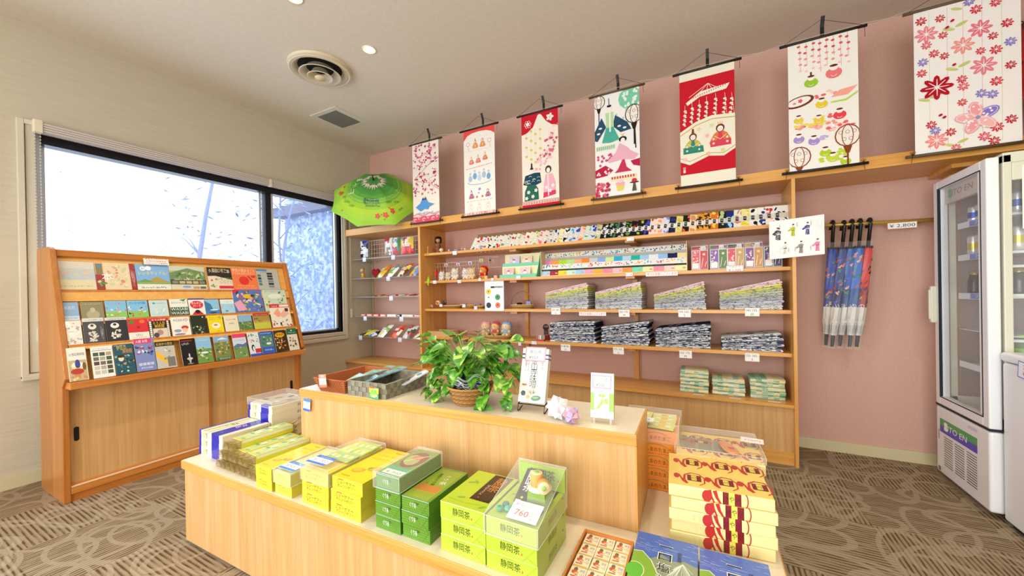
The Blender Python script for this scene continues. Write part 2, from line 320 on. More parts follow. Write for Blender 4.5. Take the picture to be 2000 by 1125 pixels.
for i, (x, y, lb) in enumerate([(1.671, -1.474, 'small round recessed downlight between the round diffuser and the hanging banners'), (1.671, -2.03, 'small round recessed downlight at the top edge of the picture, in front of the diffuser'), (3.4, -2.0, None), (3.4, -3.6, None), (1.67, -3.6, None), (3.4, -5.2, None), (5.0, -3.6, None), (5.0, -1.9, None), (1.67, -5.2, None)]):
    if lb:
        dl = thing('downlight', lb, 'ceiling light', (x, y, H), group='recessed downlights')
        MB().lathe([(.05, .0), (.049, -.004), (.041, -.004), (.037, .02), (.034, .045)], '#efe6c8', 0, 28).build('trim_ring', mat('downlight_ring', None, .25, metal=.2), dl)
        MB().lathe([(.034, .0), (.03, -.004), (.001, -.012)], '#fff2c8', 0, 24).build('lamp', bulb, dl)
    ld = bpy.data.lights.new('downlight_beam', 'SPOT'); ld.energy = 46; ld.spot_size = math.radians(140); ld.spot_blend = 1; ld.color = (1, .89, .72); ld.shadow_soft_size = .045
    lo = bpy.data.objects.new('downlight_beam', ld); COL.objects.link(lo); lo.location = (x, y, H-.03)
# daylight: sky outside, an unseen side window, and an added front fill
w = bpy.data.worlds.new('sky'); bpy.context.scene.world = w; w.use_nodes = True; bg = w.node_tree.nodes['Background']; bg.inputs[0].default_value = (*lin('#dcebff'), 1); bg.inputs[1].default_value = 3.2
def area(name, loc, rot, sx, sy, e, c):
    l = bpy.data.lights.new(name, 'AREA'); l.shape = 'RECTANGLE'; l.size = sx; l.size_y = sy; l.energy = e; l.color = c
    o = bpy.data.objects.new(name, l); COL.objects.link(o); o.location = loc; o.rotation_euler = rot; return o
area('daylight_window', (-.2, -1.58, 1.5), (0, -PI/2, 0), 1.4, 2.2, 22, (.70, .83, 1)); area('daylight_side_window', (-.2, -4.95, 1.4), (0, -PI/2, 0), 1.7, 2.0, 150, (.70, .82, 1))
area('front_fill_light', (3.2, YF-.3, 1.3), (PI/2, 0, 0), 3.9, 2.4, 190, (1, .95, .88))  # added soft fill from behind the camera, outside the front wall opening
# outside the window: rough rendered wing of the building, eaves and saplings
def rough():
    m = bpy.data.materials.new('rough_render'); m.use_nodes = True; nt = m.node_tree; b = nt.nodes['Principled BSDF']; L = nt.links; t = nt.nodes.new('ShaderNodeTexCoord')
    n = nt.nodes.new('ShaderNodeTexNoise'); n.inputs['Scale'].default_value = 16; n.inputs['Detail'].default_value = 6; L.new(t.outputs['Object'], n.inputs['Vector'])
    r = ramp(nt, n.outputs['Fac'], [(.38, '#8fb0e6'), (.5, '#b8d2f6'), (.62, '#e6f2ff')]); L.new(r.outputs['Color'], b.inputs['Base Color']); b.inputs['Roughness'].default_value = .95  # bluish daylight is mixed into the plaster colours
    k = nt.nodes.new('ShaderNodeBump'); k.inputs['Strength'].default_value = .8; L.new(n.outputs['Fac'], k.inputs['Height']); L.new(k.outputs['Normal'], b.inputs['Normal']); return m
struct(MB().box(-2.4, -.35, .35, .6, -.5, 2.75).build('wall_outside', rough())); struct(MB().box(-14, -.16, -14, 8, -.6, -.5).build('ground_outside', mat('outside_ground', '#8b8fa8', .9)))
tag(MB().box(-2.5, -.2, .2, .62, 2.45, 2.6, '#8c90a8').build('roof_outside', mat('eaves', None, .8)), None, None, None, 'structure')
bark = mat('tree_bark', '#a9b9e4', .9, bump=(40, .4)); leafm = mat('outside_leaves', None, .7)  # blue outdoor haze is put into the bark and leaf colours
rt = random.Random(3)
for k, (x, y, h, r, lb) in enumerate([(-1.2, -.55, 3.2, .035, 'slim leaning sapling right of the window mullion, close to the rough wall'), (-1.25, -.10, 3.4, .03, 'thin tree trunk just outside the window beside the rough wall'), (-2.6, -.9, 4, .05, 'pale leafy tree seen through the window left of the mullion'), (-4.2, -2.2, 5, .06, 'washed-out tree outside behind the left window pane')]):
    t = thing('tree', lb, 'tree', (x, y, -.5)); P = [Vector((.0+.12*math.sin(i*.9+k), .05*i*(-1)**k+.03*math.sin(i), h*i/7)) for i in range(8)]
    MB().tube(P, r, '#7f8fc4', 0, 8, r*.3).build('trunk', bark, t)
    m = MB()
    for q in range(9):
        p = P[2+q % 6]; a = rt.uniform(0, 6.28); e = p+Vector((math.cos(a)*.45, math.sin(a)*.45, .35)); m.tube([p, (p+e)/2+Vector((0, 0, .05)), e], r*.3, '#7f8fc4', 0, 5, .002)
    m.build('branches', bark, t); m = MB()
    for q in range(260):
        p = P[rt.randint(2, 7)]; c = p+Vector((rt.gauss(0, .33), rt.gauss(0, .33), rt.gauss(0, .3))); a = rt.uniform(0, 6.28); l = rt.uniform(.03, .06); d = Vector((math.cos(a)*l, math.sin(a)*l, rt.uniform(-.03, .03))); s_ = Vector((-math.sin(a), math.cos(a), rt.uniform(-1, 1))).normalized()*l*.3
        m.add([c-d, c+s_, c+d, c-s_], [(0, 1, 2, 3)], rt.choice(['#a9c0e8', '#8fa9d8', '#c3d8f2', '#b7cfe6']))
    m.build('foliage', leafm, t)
# ------------------------------------------------------------------ built-in shelving along the back wall
SF = -.36
SZ = [sum(pt(1, SF, u, v).z for u, v in q)/2 for q in (((833, 500), (1547, 441)), ((832, 554), (1547, 526.8)), ((832, 608.8), (1547.5, 611.3)), ((833, 662.7), (1547.2, 695.4)))]
ST = [z+.025 for z in SZ]      # tops of the four wooden shelves
CT = .397                      # counter top
unit = thing('display_shelving', 'long built-in oak display shelving over low cupboards along the pink wall', 'shelving', (0, 0, 0))
MB().box(.05, XR-.01, -.42, -.002, 1.853, 1.925).build('overhead_board', W_EDGE_X, unit, .002)
MB().box(1.154, 1.18, -.42, -.002, CT, 1.853).build('upright', W_EDGE_Z, unit, .0015); MB().box(4.286, 4.306, -.425, -.002, 0, 1.853).build('upright', W_EDGE_Z, unit, .0015)
for z in SZ: MB().box(1.18, 4.286, SF, -.002, z, z+.025).build('shelf', W_EDGE_X, unit, .0015)
MB().box(.002, 4.286, -.42, -.002, CT-.02, CT).build('counter_top', W_EDGE_X, unit, .0015)
MB().box(.002, 4.286, -.395, -.002, .082, CT-.02).build('cupboard_front', W_LAM, unit); MB().box(.002, 4.285, -.405, -.002, 0, .082).build('kick_board', W_EDGE_X, unit, .001)
for x in (2.193, 3.24): MB().box(x-.02, x+.02, -.03, -.002, CT, SZ[3]).box(x-.02, x+.02, -.03, -.002, ST[3], SZ[2]).box(x-.02, x+.02, -.03, -.002, ST[2], SZ[1]).box(x-.02, x+.02, -.03, -.002, ST[1], SZ[0]).build('batten', W_EDGE_Z, unit)
for x in (2.193, 3.24):
    for z in SZ: MB().box(x-.02, x+.05, -.33, -.03, z-.02, z).build('bracket', W_EDGE_Y, unit)
MB().box(5.12, 5.16, -.10, -.002, .4, 1.83).box(5.06, 5.20, -.28, -.002, 1.83, 1.853).build('wall_post', W_EDGE_Z, unit)
GZ = [1.585, 1.358, 1.142, .915, .682]
gl = mat('shelf_glass', '#cfe6e4', .05, alpha=.38, spec=.8)
for z in GZ:
    MB().box(.03, 1.15, -.33, -.02, z-.006, z).build('glass_shelf', gl, unit)
    for x in (.03, 1.13): MB().box(x, x+.006, -.30, -.005, z-.018, z-.006).build('shelf_bracket', steel, unit)
for x in (.02, 1.125): MB().box(x, x+.018, -.018, -.002, CT, 1.853).build('bracket_rail', mat('rail_strip', '#c9b48c', .5), unit)
# ------------------------------------------------------------------ brochure rack
RY0, RY1 = -2.748, -1.34
rack = thing('brochure_rack', 'tall oak brochure rack with sloping display and sliding doors, in front of the window', 'cabinet', (0, 0, 0))
side = [(.17, 0), (.593, 0), (.60, .66), (.655, .715), (.41, 1.462), (.385, 1.475), (.19, 1.475), (.17, 1.45)]
for y in (RY0, RY1-.03): MB().prism([(p[0], p[1]) for p in side], y, y+.03, 1).build('side_panel', W_RACK, rack, .004)
MB().box(.18, .69, RY0+.012, RY1-.012, .655, .695).build('ledge', W_RACKY, rack, .004)
SA, SB = Vector((.622, 0, .695)), Vector((.382, 0, 1.44)); SN = Vector((SB.z-SA.z, 0, -(SB.x-SA.x))).normalized(); ST_ = (SB-SA).normalized()
m = MB(); y0, y1 = RY0+.03, RY1-.03
m.add([SA+Vector((0, y0, 0)), SA+Vector((0, y1, 0)), SB+Vector((0, y1, 0)), SB+Vector((0, y0, 0))]+[SA-SN*.02+Vector((0, y0, 0)), SA-SN*.02+Vector((0, y1, 0)), SB-SN*.02+Vector((0, y1, 0)), SB-SN*.02+Vector((0, y0, 0))], [(0, 1, 2, 3), (7, 6, 5, 4), (3, 2, 6, 7)])
m.build('sloping_back', W_BOARD, rack)
MB().box(.34, .405, y0, y1, 1.42, 1.462).build('top_rail', W_RACKY, rack, .004)
MB().box(.18, .575, y0, y1, .045, .10).box(.18, .593, y0, y1, .045, .085).build('bottom_rail', W_RACKY, rack, .002); MB().box(.18, .58, y0, y1, 0, .045).build('plinth', W_RACKY, rack)
MB().box(.575, .589, y0, y1, .085, .089).build('door_track', mat('track_metal', '#e8e2d0', .3), rack)
ym = -2.03
for k, (a, b, x) in enumerate(((y0, ym+.01, .567), (ym-.03, y1, .552))):
    d = MB().box(x-.014, x, a, b, .089, .655).build('door', W_LAM, rack, .001)
    hy = (y0+.03) if k == 0 else (y1-.035)
    m = MB().prism([(hy+.011*math.cos(t), .38+(.03 if math.sin(t) > 0 else -.03)+.011*math.sin(t)) for t in [i*2*PI/16 for i in range(16)]], x, x+.002, 0); m.build('recessed_handle', black, d)
MB().box(.553, .569, ym-.002, ym+.012, .089, .655).build('door_edge', W_RACK, rack)
MB().box(.17, .18, RY0+.03, RY1-.03, 0, 1.45).build('back_panel', W_LAM, rack)
# step strips that carry each row of leaflets
def onrack(u, v, off=.0):
    o = SA+SN*off; d = pt(0, 0, u, v)-CAMP; t = (o-CAMP).dot(SN)/d.dot(SN); P = CAMP+d*t; return P.y, (P-o).dot(ST_)
# ------------------------------------------------------------------ two-tier island table
low = thing('display_table', 'low oak island table with cream top carrying souvenir sweet boxes', 'table', (1.615, -2.595, 0), .018)
LW, LD = 2.40, .90
MB().box(.01, LW-.01, .01, LD-.01, 0.012, .355).build('body', W_LAM, low, .001); m = MB(); m.box(.004, LW-.004, .004, LD-.004, .37, .3905).build('table_top', W_TOP, low)
m = MB(); m.box(0, LW, 0, .012, .352, .39).box(0, LW, LD-.012, LD, .352, .39).box(0, .012, .012, LD-.012, .352, .39).box(LW-.012, LW, .012, LD-.012, .352, .39); m.build('edge_band', W_EDGE_X, low, .002)
MB().box(.03, LW-.03, .03, LD-.03, 0, .012).build('base', mat('base_dark', '#2a221c', .8), low)
up = thing('riser_cabinet', 'raised oak box counter with cream top standing on the island table', 'cabinet', (2.034, -2.277, .391), .047)
UW, UD, UH = 1.596, .30, .309
MB().box(.005, UW-.005, .005, UD-.005, 0, UH-.03).build('body', W_LAM, up, .001); MB().box(.006, UW-.006, .006, UD-.006, UH-.02, UH+.0005).build('top_panel', W_TOP, up)
m = MB(); m.box(0, UW, 0, .014, UH-.036, UH).box(0, UW, UD-.014, UD, UH-.036, UH).box(0, .014, .014, UD-.014, UH-.036, UH).box(UW-.014, UW, .014, UD-.014, UH-.036, UH); m.build('edge_band', W_EDGE_X, up, .002)
MB().box(UW-.006, UW-.0005, .002, UD-.002, 0, UH-.037).build('end_panel', W_EDGE_Z, up)
# ------------------------------------------------------------------ glass-door drinks fridge
wh = mat('white_enamel', '#f2f3f6', .25); cr = mat('ivory_enamel', '#dedcc8', .35); rub = mat('black_gasket', '#22242c', .6)
fr = thing('drinks_fridge', 'tall white glass-door drinks fridge stocked with cans and bottles', 'fridge', (5.02, -.69, 0))
FW, FD = .58, .515   # x extent, y extent ; door on the -x face
m = MB(); m.box(.055, FW, 0, FD, .03, .445).build('base_body', wh, fr, .008)
m = MB(); m.box(.055, .085, 0, .035, .445, 1.775).box(.055, .085, FD-.03, FD, .445, 1.775).box(FW-.03, FW, 0, .03, .445, 1.775).box(FW-.03, FW, FD-.03, FD, .445, 1.775).box(.055, FW, 0, FD, 1.735, 1.785).box(.055, FW, 0, .03, .445, .50).box(.055, FW, FD-.03, FD, .445, .5).box(.085, FW-.03, .03, FD-.03, .445, .46)
m.box(.085, FW-.03, 0, .03, 1.65, 1.735); m.build('cabinet_frame', cr, fr, .004)
m = MB(); m.box(.085, FW-.03, .012, .016, .50, 1.735).box(.085, FW-.03, FD-.016, FD-.012, .5, 1.735); m.build('side_glass', glass, fr)
MB().box(FW-.02, FW-.01, .03, FD-.03, .46, 1.735, '#a88e76').build('back_panel', mat('fridge_back', None, .5), fr)
dr = MB(); frame(dr, 0, .045, 0, FD+.0, .445, 1.77, .05); dr.box(0, .045, .05, .075, .5, 1.72).build('door', wh, fr, .006)
MB().box(.02, .026, .06, FD-.05, .495, 1.72).build('door_glass', glass, fr); m = MB(); frame(m, -.001, .012, .048, FD-.048, .49, 1.725, .004); m.build('door_gasket', rub, fr)
MB().box(-.028, -.0, FD-.035, FD-.01, .93, 1.15).box(-.035, -.022, FD-.03, FD-.015, .95, 1.13).build('door_handle', cr, fr, .006)
MB().box(.0, .06, .0, FD, .435, .447).build('door_gap', rub, fr)
m = MB(); m.box(0, .055, 0, FD, .035, .432); pan = m.build('service_panel', wh, fr, .012, 3)
A = Art(); w0, w1 = FD-.49, FD-.03
A.rect(-.47, .325, -.10, .365, '#27a457').rect(-.47, .285, -.10, .325, '#2a2fc4').up()
for k in range(4): A.disc(-.405+.011*math.cos(PI/4+k*PI/2), .327+.017*math.sin(PI/4+k*PI/2), .0125, '#ffffff', ry=.0135)
A.txt(-.385, .309, .033, 'ITO EN', '#ffffff', 'l', it=.15, w=.19)
for c_ in range(3):
    for k in range(13): xx = -.425+c_*.115; A.rect(xx, .262-k*.0135, xx+.092, .2665-k*.0135, '#14161c')
A.rect(-.485, .235, -.480, .295, '#14161c').rect(-.492, .05, -.465, .075, '#7d735c').rect(-.18, .395, -.10, .41, '#d7d3e2')
MB().art(A, (-.0004, 0, 0), (0, -1, 0), (0, 0, 1)).build('logo_panel', gloss, fr)
A = Art()
for k in range(4): A.disc(-.405+.010*math.cos(PI/4+k*PI/2), 1.683+.016*math.sin(PI/4+k*PI/2), .012, '#79b873', ry=.014)
A.txt(-.385, 1.665, .034, 'ITO EN', '#7d6a64', 'l', it=.15, w=.20); h = MB(); h.box(.03, .05, .055, FD-.052, 1.63, 1.72, '#cfc6be'); h.art(A, (.0295, 0, 0), (0, -1, 0), (0, 0, 1)); h.build('header_sign', gloss, fr)
FS = [1.50, 1.315, 1.095, .70]; m = MB()
for k, z in enumerate(FS): m.box(.09, FW-.035, .035, FD-.035, z-.012, z, '#e9edf2').box(.088, .094, .035, FD-.035, z-.022, z+.012, '#f2f4fa')
m.box(.09, FW-.035, .035, FD-.035, .895, .90, '#dfe3e8'); m.build('wire_shelf', mat('fridge_shelf', None, .3), fr); m = MB()
for z in FS[:3]:
    A = Art(); A.rect(-.36, z-.02, -.06, z+.010, '#4a66d0').up(); A.txt(-.21, z-.012, .017, 'コールドドリンク', '#ffffff', w=.2); m.art(A, (.0875, 0, 0), (0, -1, 0), (0, 0, 1))
m.build('price_strip', gloss, fr)
# menu sheet taped to the side glass
A = Art(); A.rect(0, 0, .30, .30, '#f6f3ea').up()
for k, t in enumerate(['生ビール', '缶ビール', 'ノンアルコール', '氷結 レモン', 'ハイボール', 'ペットボトル', 'ミネラル水', 'コーヒー']): A.txt(.045, .265-k*.034, .020, t, '#2a2a2a', 'l')
m = MB(); m.box(0, .30, -.0008, 0, 0, .30, '#f6f3ea'); m.front(A, y=-.0008); one('menu_sheet', m, paper, 'white handwritten drinks menu sheet taped inside the fridge side glass', 'sign', (5.135, -.691, 1.415))
# drinks
def can(h, r, cols): return MB().lathe([(r*.8, 0), (r, .006), (r, h*.3), (r, h*.62), (r, h-.012), (r*.86, h), (.0005, h-.002)], 0, 0, 14, cols=cols)
canm = mat('can_metal', None, .25, metal=.55)
def place(mk, name, cat, pos, labels, group, mats):
    o0 = None
    for i, p in enumerate(pos):
        if o0 is None: o0 = mk(); o0.location = p; o = o0; kids(o0)
        else: o = dup(o0, p)
        tag(o, labels[i] if isinstance(labels, list) else labels, cat, group)
def mk_can(nm, h, r, cols, txt=None, tc='#c8202a', lay=None):
    def f():
        m = can(h, r, cols)
        if txt:
            A = Art(); A.txt(0, h*.42, h*.16, txt, tc, w=r*1.5); A.disc(0, h*.75, r*.3, '#c8202a')
            for dr_ in (0, -PI/2): m.art(A, (0, 0, 0), (1, 0, 0), (0, 0, 1), fn=lambda x, z, d, a=dr_: (math.sin(x/r+a)*(r+.0003), -math.cos(x/r+a)*(r+.0003), z))
        return m.build(nm, canm)
    return f
X0, Y0 = 5.02, -.69
rowy = [Y0+.075+.07*i for i in range(6)]
ordn = ['nearest the hinge side', 'second from the hinge side', 'third from the hinge side', 'fourth from the hinge side', 'fifth from the hinge side', 'at the handle end']
place(mk_can('drink_can', .105, .026, ['#e8e8f0', '#e9eef8', '#2f4fae', '#e8eefa', '#c9ccd6', '#aeb2bd']), 'drink_can', 'can', [(X0+.135, y, FS[0]) for y in rowy], ['small blue and silver coffee can on the top fridge shelf, %s' % o for o in ordn], 'coffee cans on the top fridge shelf', None)
place(mk_can('drink_can', .122, .030, ['#d8dade', '#ecece8', '#e6d04a', '#eff0ee', '#cfd2d8', '#b7bbc2']), 'drink_can', 'can', [(X0+.135, y, FS[1]) for y in rowy], ['yellow and silver drink can on the second fridge shelf, %s' % o for o in ordn], 'yellow cans on the second fridge shelf', None)
def jar():
    t = bpy.data.objects.new('coffee_bottle', None); COL.objects.link(t)
    MB().lathe([(.026, 0), (.030, .006), (.030, .085), (.024, .105), (.021, .118), (.0005, .119)], '#3a2a22', 0, 14).build('bottle', mat('dark_bottle', None, .2), t)
    MB().lathe([(.0305, .02), (.0305, .075)], '#4a3f44', 0, 14).build('wrap', canm, t); MB().lathe([(.024, .116), (.024, .138), (.0005, .139)], '#b59a5a', 0, 14).build('cap', canm, t); return t
place(jar, 'coffee_bottle', 'bottle', [(X0+.135, y, FS[2]) for y in rowy], ['brown coffee bottle with gold cap on the third fridge shelf, %s' % o for o in ordn], 'gold-capped coffee bottles', None)
def pet(col, cap, h, lc, txt):
    def f():
        t = bpy.data.objects.new('tea_bottle', None); COL.objects.link(t); r = .034
        MB().lathe([(.028, 0), (r, .01), (r, h*.6), (r*.9, h*.68), (.014, h*.9), (.014, h*.94), (.0005, h*.94)], col, 0, 14).build('bottle', mat('bottle_plastic', None, .12), t)
        m = MB().lathe([(r+.0006, h*.15), (r+.0006, h*.6), (r*.92, h*.68)], lc, 0, 16); A = Art(); A.vtxt(0, h*.58, h*.085, txt, '#1f3a22'); A.disc(.014, h*.56, .006, '#d8402a')
        for a0 in (0, -PI/2): m.art(A, (0, 0, 0), (1, 0, 0), (0, 0, 1), fn=lambda x, z, d, a=a0: (math.sin(x/r+a)*(r+.001), -math.cos(x/r+a)*(r+.001), z))
        m.build('sleeve', plast, t); MB().lathe([(.0155, h*.93), (.0155, h), (.0005, h)], cap, 0, 12).build('cap', plast, t); return t
    return f
py_ = [Y0+.08+.078*i for i in range(4)]
place(pet('#6c8f3a', '#9ed63f', .205, '#8fd13a', 'おーいお茶'), 'tea_bottle', 'bottle', [(X0+.145, y, FS[3]) for y in py_[:4]], ['green tea bottle with lime sleeve behind the fridge door, %s' % o for o in ordn[:4]], 'green tea bottles behind the door', None)
place(pet('#dfe8f2', '#5a86d8', .205, '#e9dff0', '水'), 'water_bottle', 'bottle', [(X0+.145, y, .475) for y in py_[:4]], ['clear water bottle with blue cap on the fridge floor, %s' % o for o in ordn[:4]], 'blue-capped water bottles', None)
gs = [X0+.22+.072*i for i in range(5)]
place(mk_can('beer_can', .135, .033, ['#e8e8ee', '#efeff2', '#f2f2f2', '#efeff2', '#c9ccd6', '#aeb2bd'], 'Asahi', '#2a2a2a'), 'beer_can', 'can', [(x, Y0+.06, 1.245) for x in gs[:4]], ['silver beer can with dark lettering behind the side glass, %s' % o for o in ('leftmost', 'second', 'third', 'fourth')], 'silver beer cans behind the side glass', None)
place(mk_can('drink_can', .118, .031, ['#cfe0cf', '#3f8f58', '#e8f0e8', '#3f8f58', '#c9ccd6', '#aeb2bd']), 'drink_can', 'can', [(x, Y0+.06, 1.105) for x in gs[:4]], ['green and white checked can behind the side glass, %s' % o for o in ('leftmost', 'second', 'third', 'fourth')], 'green checked cans', None)
place(pet('#6c8f3a', '#9ed63f', .20, '#8fd13a', 'おーいお茶'), 'tea_bottle', 'bottle', [(x, Y0+.06, .885) for x in gs[:4]], ['green tea bottle seen through the side glass above the white freezer, %s' % o for o in ('leftmost', 'second', 'third', 'fourth')], 'green tea bottles at the side glass', None)
m = MB()
for z in (1.245, 1.105, .885): m.box(X0+.09, X0+FW-.035, Y0+.02, Y0+.11, z-.012, z, '#e2e4de')
m.xf(Matrix.Translation((-X0, -Y0, 0))).build('side_shelf', mat('fridge_shelf', None, .3), fr)
# chest freezer beside it
fz = thing('chest_freezer', 'low white chest freezer at the right edge, in front of the drinks fridge', 'freezer', (5.055, -1.75, 0))
MB().box(0, .62, 0, 1.04, .025, .78).build('body', mat('freezer_white', '#f2f4f8', .3), fz, .012, 3); MB().box(-.006, .62, -.006, 1.046, .785, .83).build('lid', mat('freezer_white', None), fz, .015, 3); MB().box(.02, .6, .02, 1.02, 0, .03).build('base', rub, fz)
A = Art(); A.rect(0, 0, .13, .075, '#3a78d8').up(); A.rect(.004, .004, .126, .071, '#f6f8ff').up(); A.txt(.065, .043, .018, 'アイス', '#333').txt(.06, .014, .020, '¥200', '#a03a4a')
m = MB(); m.box(0, .13, -.001, 0, 0, .075, '#f6f8ff'); m.front(A, y=-.001); one('price_card', m, tagm, 'white price card with blue border on the chest freezer side', 'price tag', (5.0475, -.835, .735), (0, .1, -PI/2))
# ------------------------------------------------------------------ brass rail with wrapped long umbrellas
brass = mat('brass_rail', '#c9a64a', .3, metal=.4)
rl = thing('hanging_rail', 'thin brass hanging rail fixed along the pink wall', 'rail', (0, 0, 0))
MB().tube([(4.309, -.10, 1.585), (5.117, -.10, 1.56)], .012, n=10).build('rod', brass, rl); MB().box(4.38, 4.40, -.10, -.002, 1.575, 1.59).build('bracket', brass, rl); MB().box(5.0, 5.02, -.10, -.002, 1.557, 1.572).build('bracket', brass, rl)
def umb(col, dk, x, sy, lb, k):
    t = thing('long_umbrella', lb, 'umbrella', (x, -.13, 0), 0, 'wrapped long umbrellas on the brass rail'); rnd = random.Random(k); z1, zb = 1.415, .925
    P = [(0, .0, 1.40), (0, 0, 1.565)]+[(0-.0, .03-.032*math.cos(a), 1.575+.032*math.sin(a)) for a in [i*PI/8 for i in range(0, 9)]]
    P = [(p[0], p[1], p[2]) for p in P]+[(0, .062, 1.55)]
    MB().tube(P, .0105, '#17150f', n=8).build('handle', black, t)
    n = 16; m = MB(); prof = [(.016, zb-.088, '#dcd9cf'), (.020, zb-.04, '#dcd9cf'), (.0235, zb, '#dcd9cf'), (.025, zb+.10, dk), (.025, zb+.22, col), (.0245, zb+.34, col), (.0235, 1.38, col), (.021, z1, col)]
    for i in range(len(prof)-1):
        (r0, a0, c0), (r1, a1, c1) = prof[i], prof[i+1]; V = []
        for (r, z) in ((r0, a0), (r1, a1)):
            for q in range(n): r_ = r*(1+.14*(q % 2)-.05*((q//2) % 2)); V.append((r_*math.cos(2*PI*q/n+z*1.5), r_*math.sin(2*PI*q/n+z*1.5), z))
        m.add(V, [(q, (q+1) % n, n+(q+1) % n, n+q) for q in range(n)], c0 if i < 3 else col if i > 3 else dk)
    A = Art()
    for q in range(17):
        xx, zz = rnd.uniform(-.04, .04), rnd.uniform(zb+.12, 1.38); c = rnd.choice(['#d8505a', '#e0705a', '#3f8f6a', '#e8b0a0', '#5a6ad0']) if col != '#d8352c' else rnd.choice(['#3a1a1a', '#2a1414', '#8a2020', '#c9a040'])
        A.disc(xx, zz, rnd.uniform(.008, .016), c, ry=rnd.uniform(.004, .008), n=7, rot=rnd.uniform(0, 3)); A.disc(xx+.008, zz+.01, .008, c, ry=.005, n=6, rot=1)
    for q in range(14): xx = -.045+.0069*q; A.poly([(xx-.004, zb-.005), (xx+.004, zb-.005), (xx+rnd.uniform(-.003, .003), zb+rnd.uniform(.02, .06))], '#dcd9cf'); A.line([(xx, zb-.075), (xx+rnd.uniform(-.004, .004), zb-.02)], .0012, '#6a7a88')
    A.txt(0, zb+.09, .03, ['な', '山', 'え', 'ゆ', 'の'][k], '#e8e8e8', rot=.4)
    m.art(A, (0, 0, 0), (1, 0, 0), (0, 0, 1), fn=lambda x, z, d: (math.sin(x/.031)*.0292, -math.cos(x/.031)*.0292, z)); m.build('canopy', mat('umbrella_fabric', None, .45), t)
    MB().lathe([(.009, zb-.165), (.011, zb-.088)], '#15130f').add([(-.006, 0, zb-.165), (.006, 0, zb-.165), (0, .006, zb-.165)], [(0, 1, 2)]).build('ferrule', black, t)
    m = MB()
    for q in range(12): a = 2*PI*q/12; m.box(.022*math.cos(a)-.003, .022*math.cos(a)+.003, .022*math.sin(a)-.003, .022*math.sin(a)+.003, z1-.004, z1+.012)
    m.build('rib_tips', black, t)
    V = []; F = []; rows = 13
    for i in range(rows):
        z = zb-.18+i*(1.46-zb+.18)/(rows-1)
        for q in range(14): a = 2*PI*q/14; r = (.031 if 2 < i < 11 else .023)*(1+rnd.uniform(-.10, .12)); V.append((r*math.cos(a), r*math.sin(a), z))
    for i in range(rows-1): F += [(i*14+q, i*14+(q+1) % 14, (i+1)*14+(q+1) % 14, (i+1)*14+q) for q in range(14)]
    MB().add(V, F, '#ffffff').build('clear_sleeve', mat('crinkled_film', '#ffffff', .10, alpha=.08, spec=1.0), t); t.rotation_euler = ([.03, -.035, .02, -.01, .01][k], [.055, .10, .09, .085, .095][k], 0)
    return t
# pivot each umbrella about its hook, not the floor
for k, (u, col, dk, lb) in enumerate([(1628, '#2a4fb8', '#223c90', 'cobalt blue floral long umbrella in clear sleeve, leftmost on the brass rail'), (1650, '#34478f', '#283670', 'dark navy floral long umbrella in clear sleeve, hanging behind its blue neighbours'), (1666, '#3568bd', '#2a5090', 'mid blue floral long umbrella in clear sleeve, middle of the five'), (1682, '#3f78cf', '#2f5fa0', 'light blue floral long umbrella in clear sleeve, next to the red one'), (1701, '#d8352c', '#a8241f', 'red floral long umbrella in clear sleeve on the brass rail')]):
    p = pt(1, -.125, u, 440); t = umb(col, dk, p.x, 0, lb, k); L_ = t.rotation_euler[1]; t.location.x -= math.sin(L_)*1.6; t.location.y += math.sin(t.rotation_euler[0])*1.6
def price(name, u, v, y, w, h, lines, lb, bc=None, tilt=0, cc='#333a4a', bg_='#f4f3ee', group=None, hs=None):
    """small printed card whose centre stands at pixel (u,v) on the plane y"""
    c = pt(1, y, u, v); A = Art()
    if bc: A.rect(-w/2, -h/2, w/2, h/2, bc).up(); A.rect(-w/2+.003, -h/2+.003, w/2-.003, h/2-.003, bg_).up()
    else: A.rect(-w/2, -h/2, w/2, h/2, bg_).up()
    n = len(lines)
    for i, t in enumerate(lines):
        hh = (hs[i] if hs else .5/n)*h; A.txt(0, h/2-(i+.5)*h/n-hh/2, hh, t, cc[i] if isinstance(cc, list) else cc, w=min(w*.86, hh*1.25*len(t)*.8))
    m = MB(); m.box(-w/2, w/2, 0, .0008, -h/2, h/2, bg_); m.front(A); return one(name, m, tagm, lb, 'price tag', c, (tilt, 0, 0), group)
price('price_card', 1762, 440, -.118, .14, .042, ['¥ 2,800'], 'white price card with orange border clipped on the brass rail', '#c98a5a')
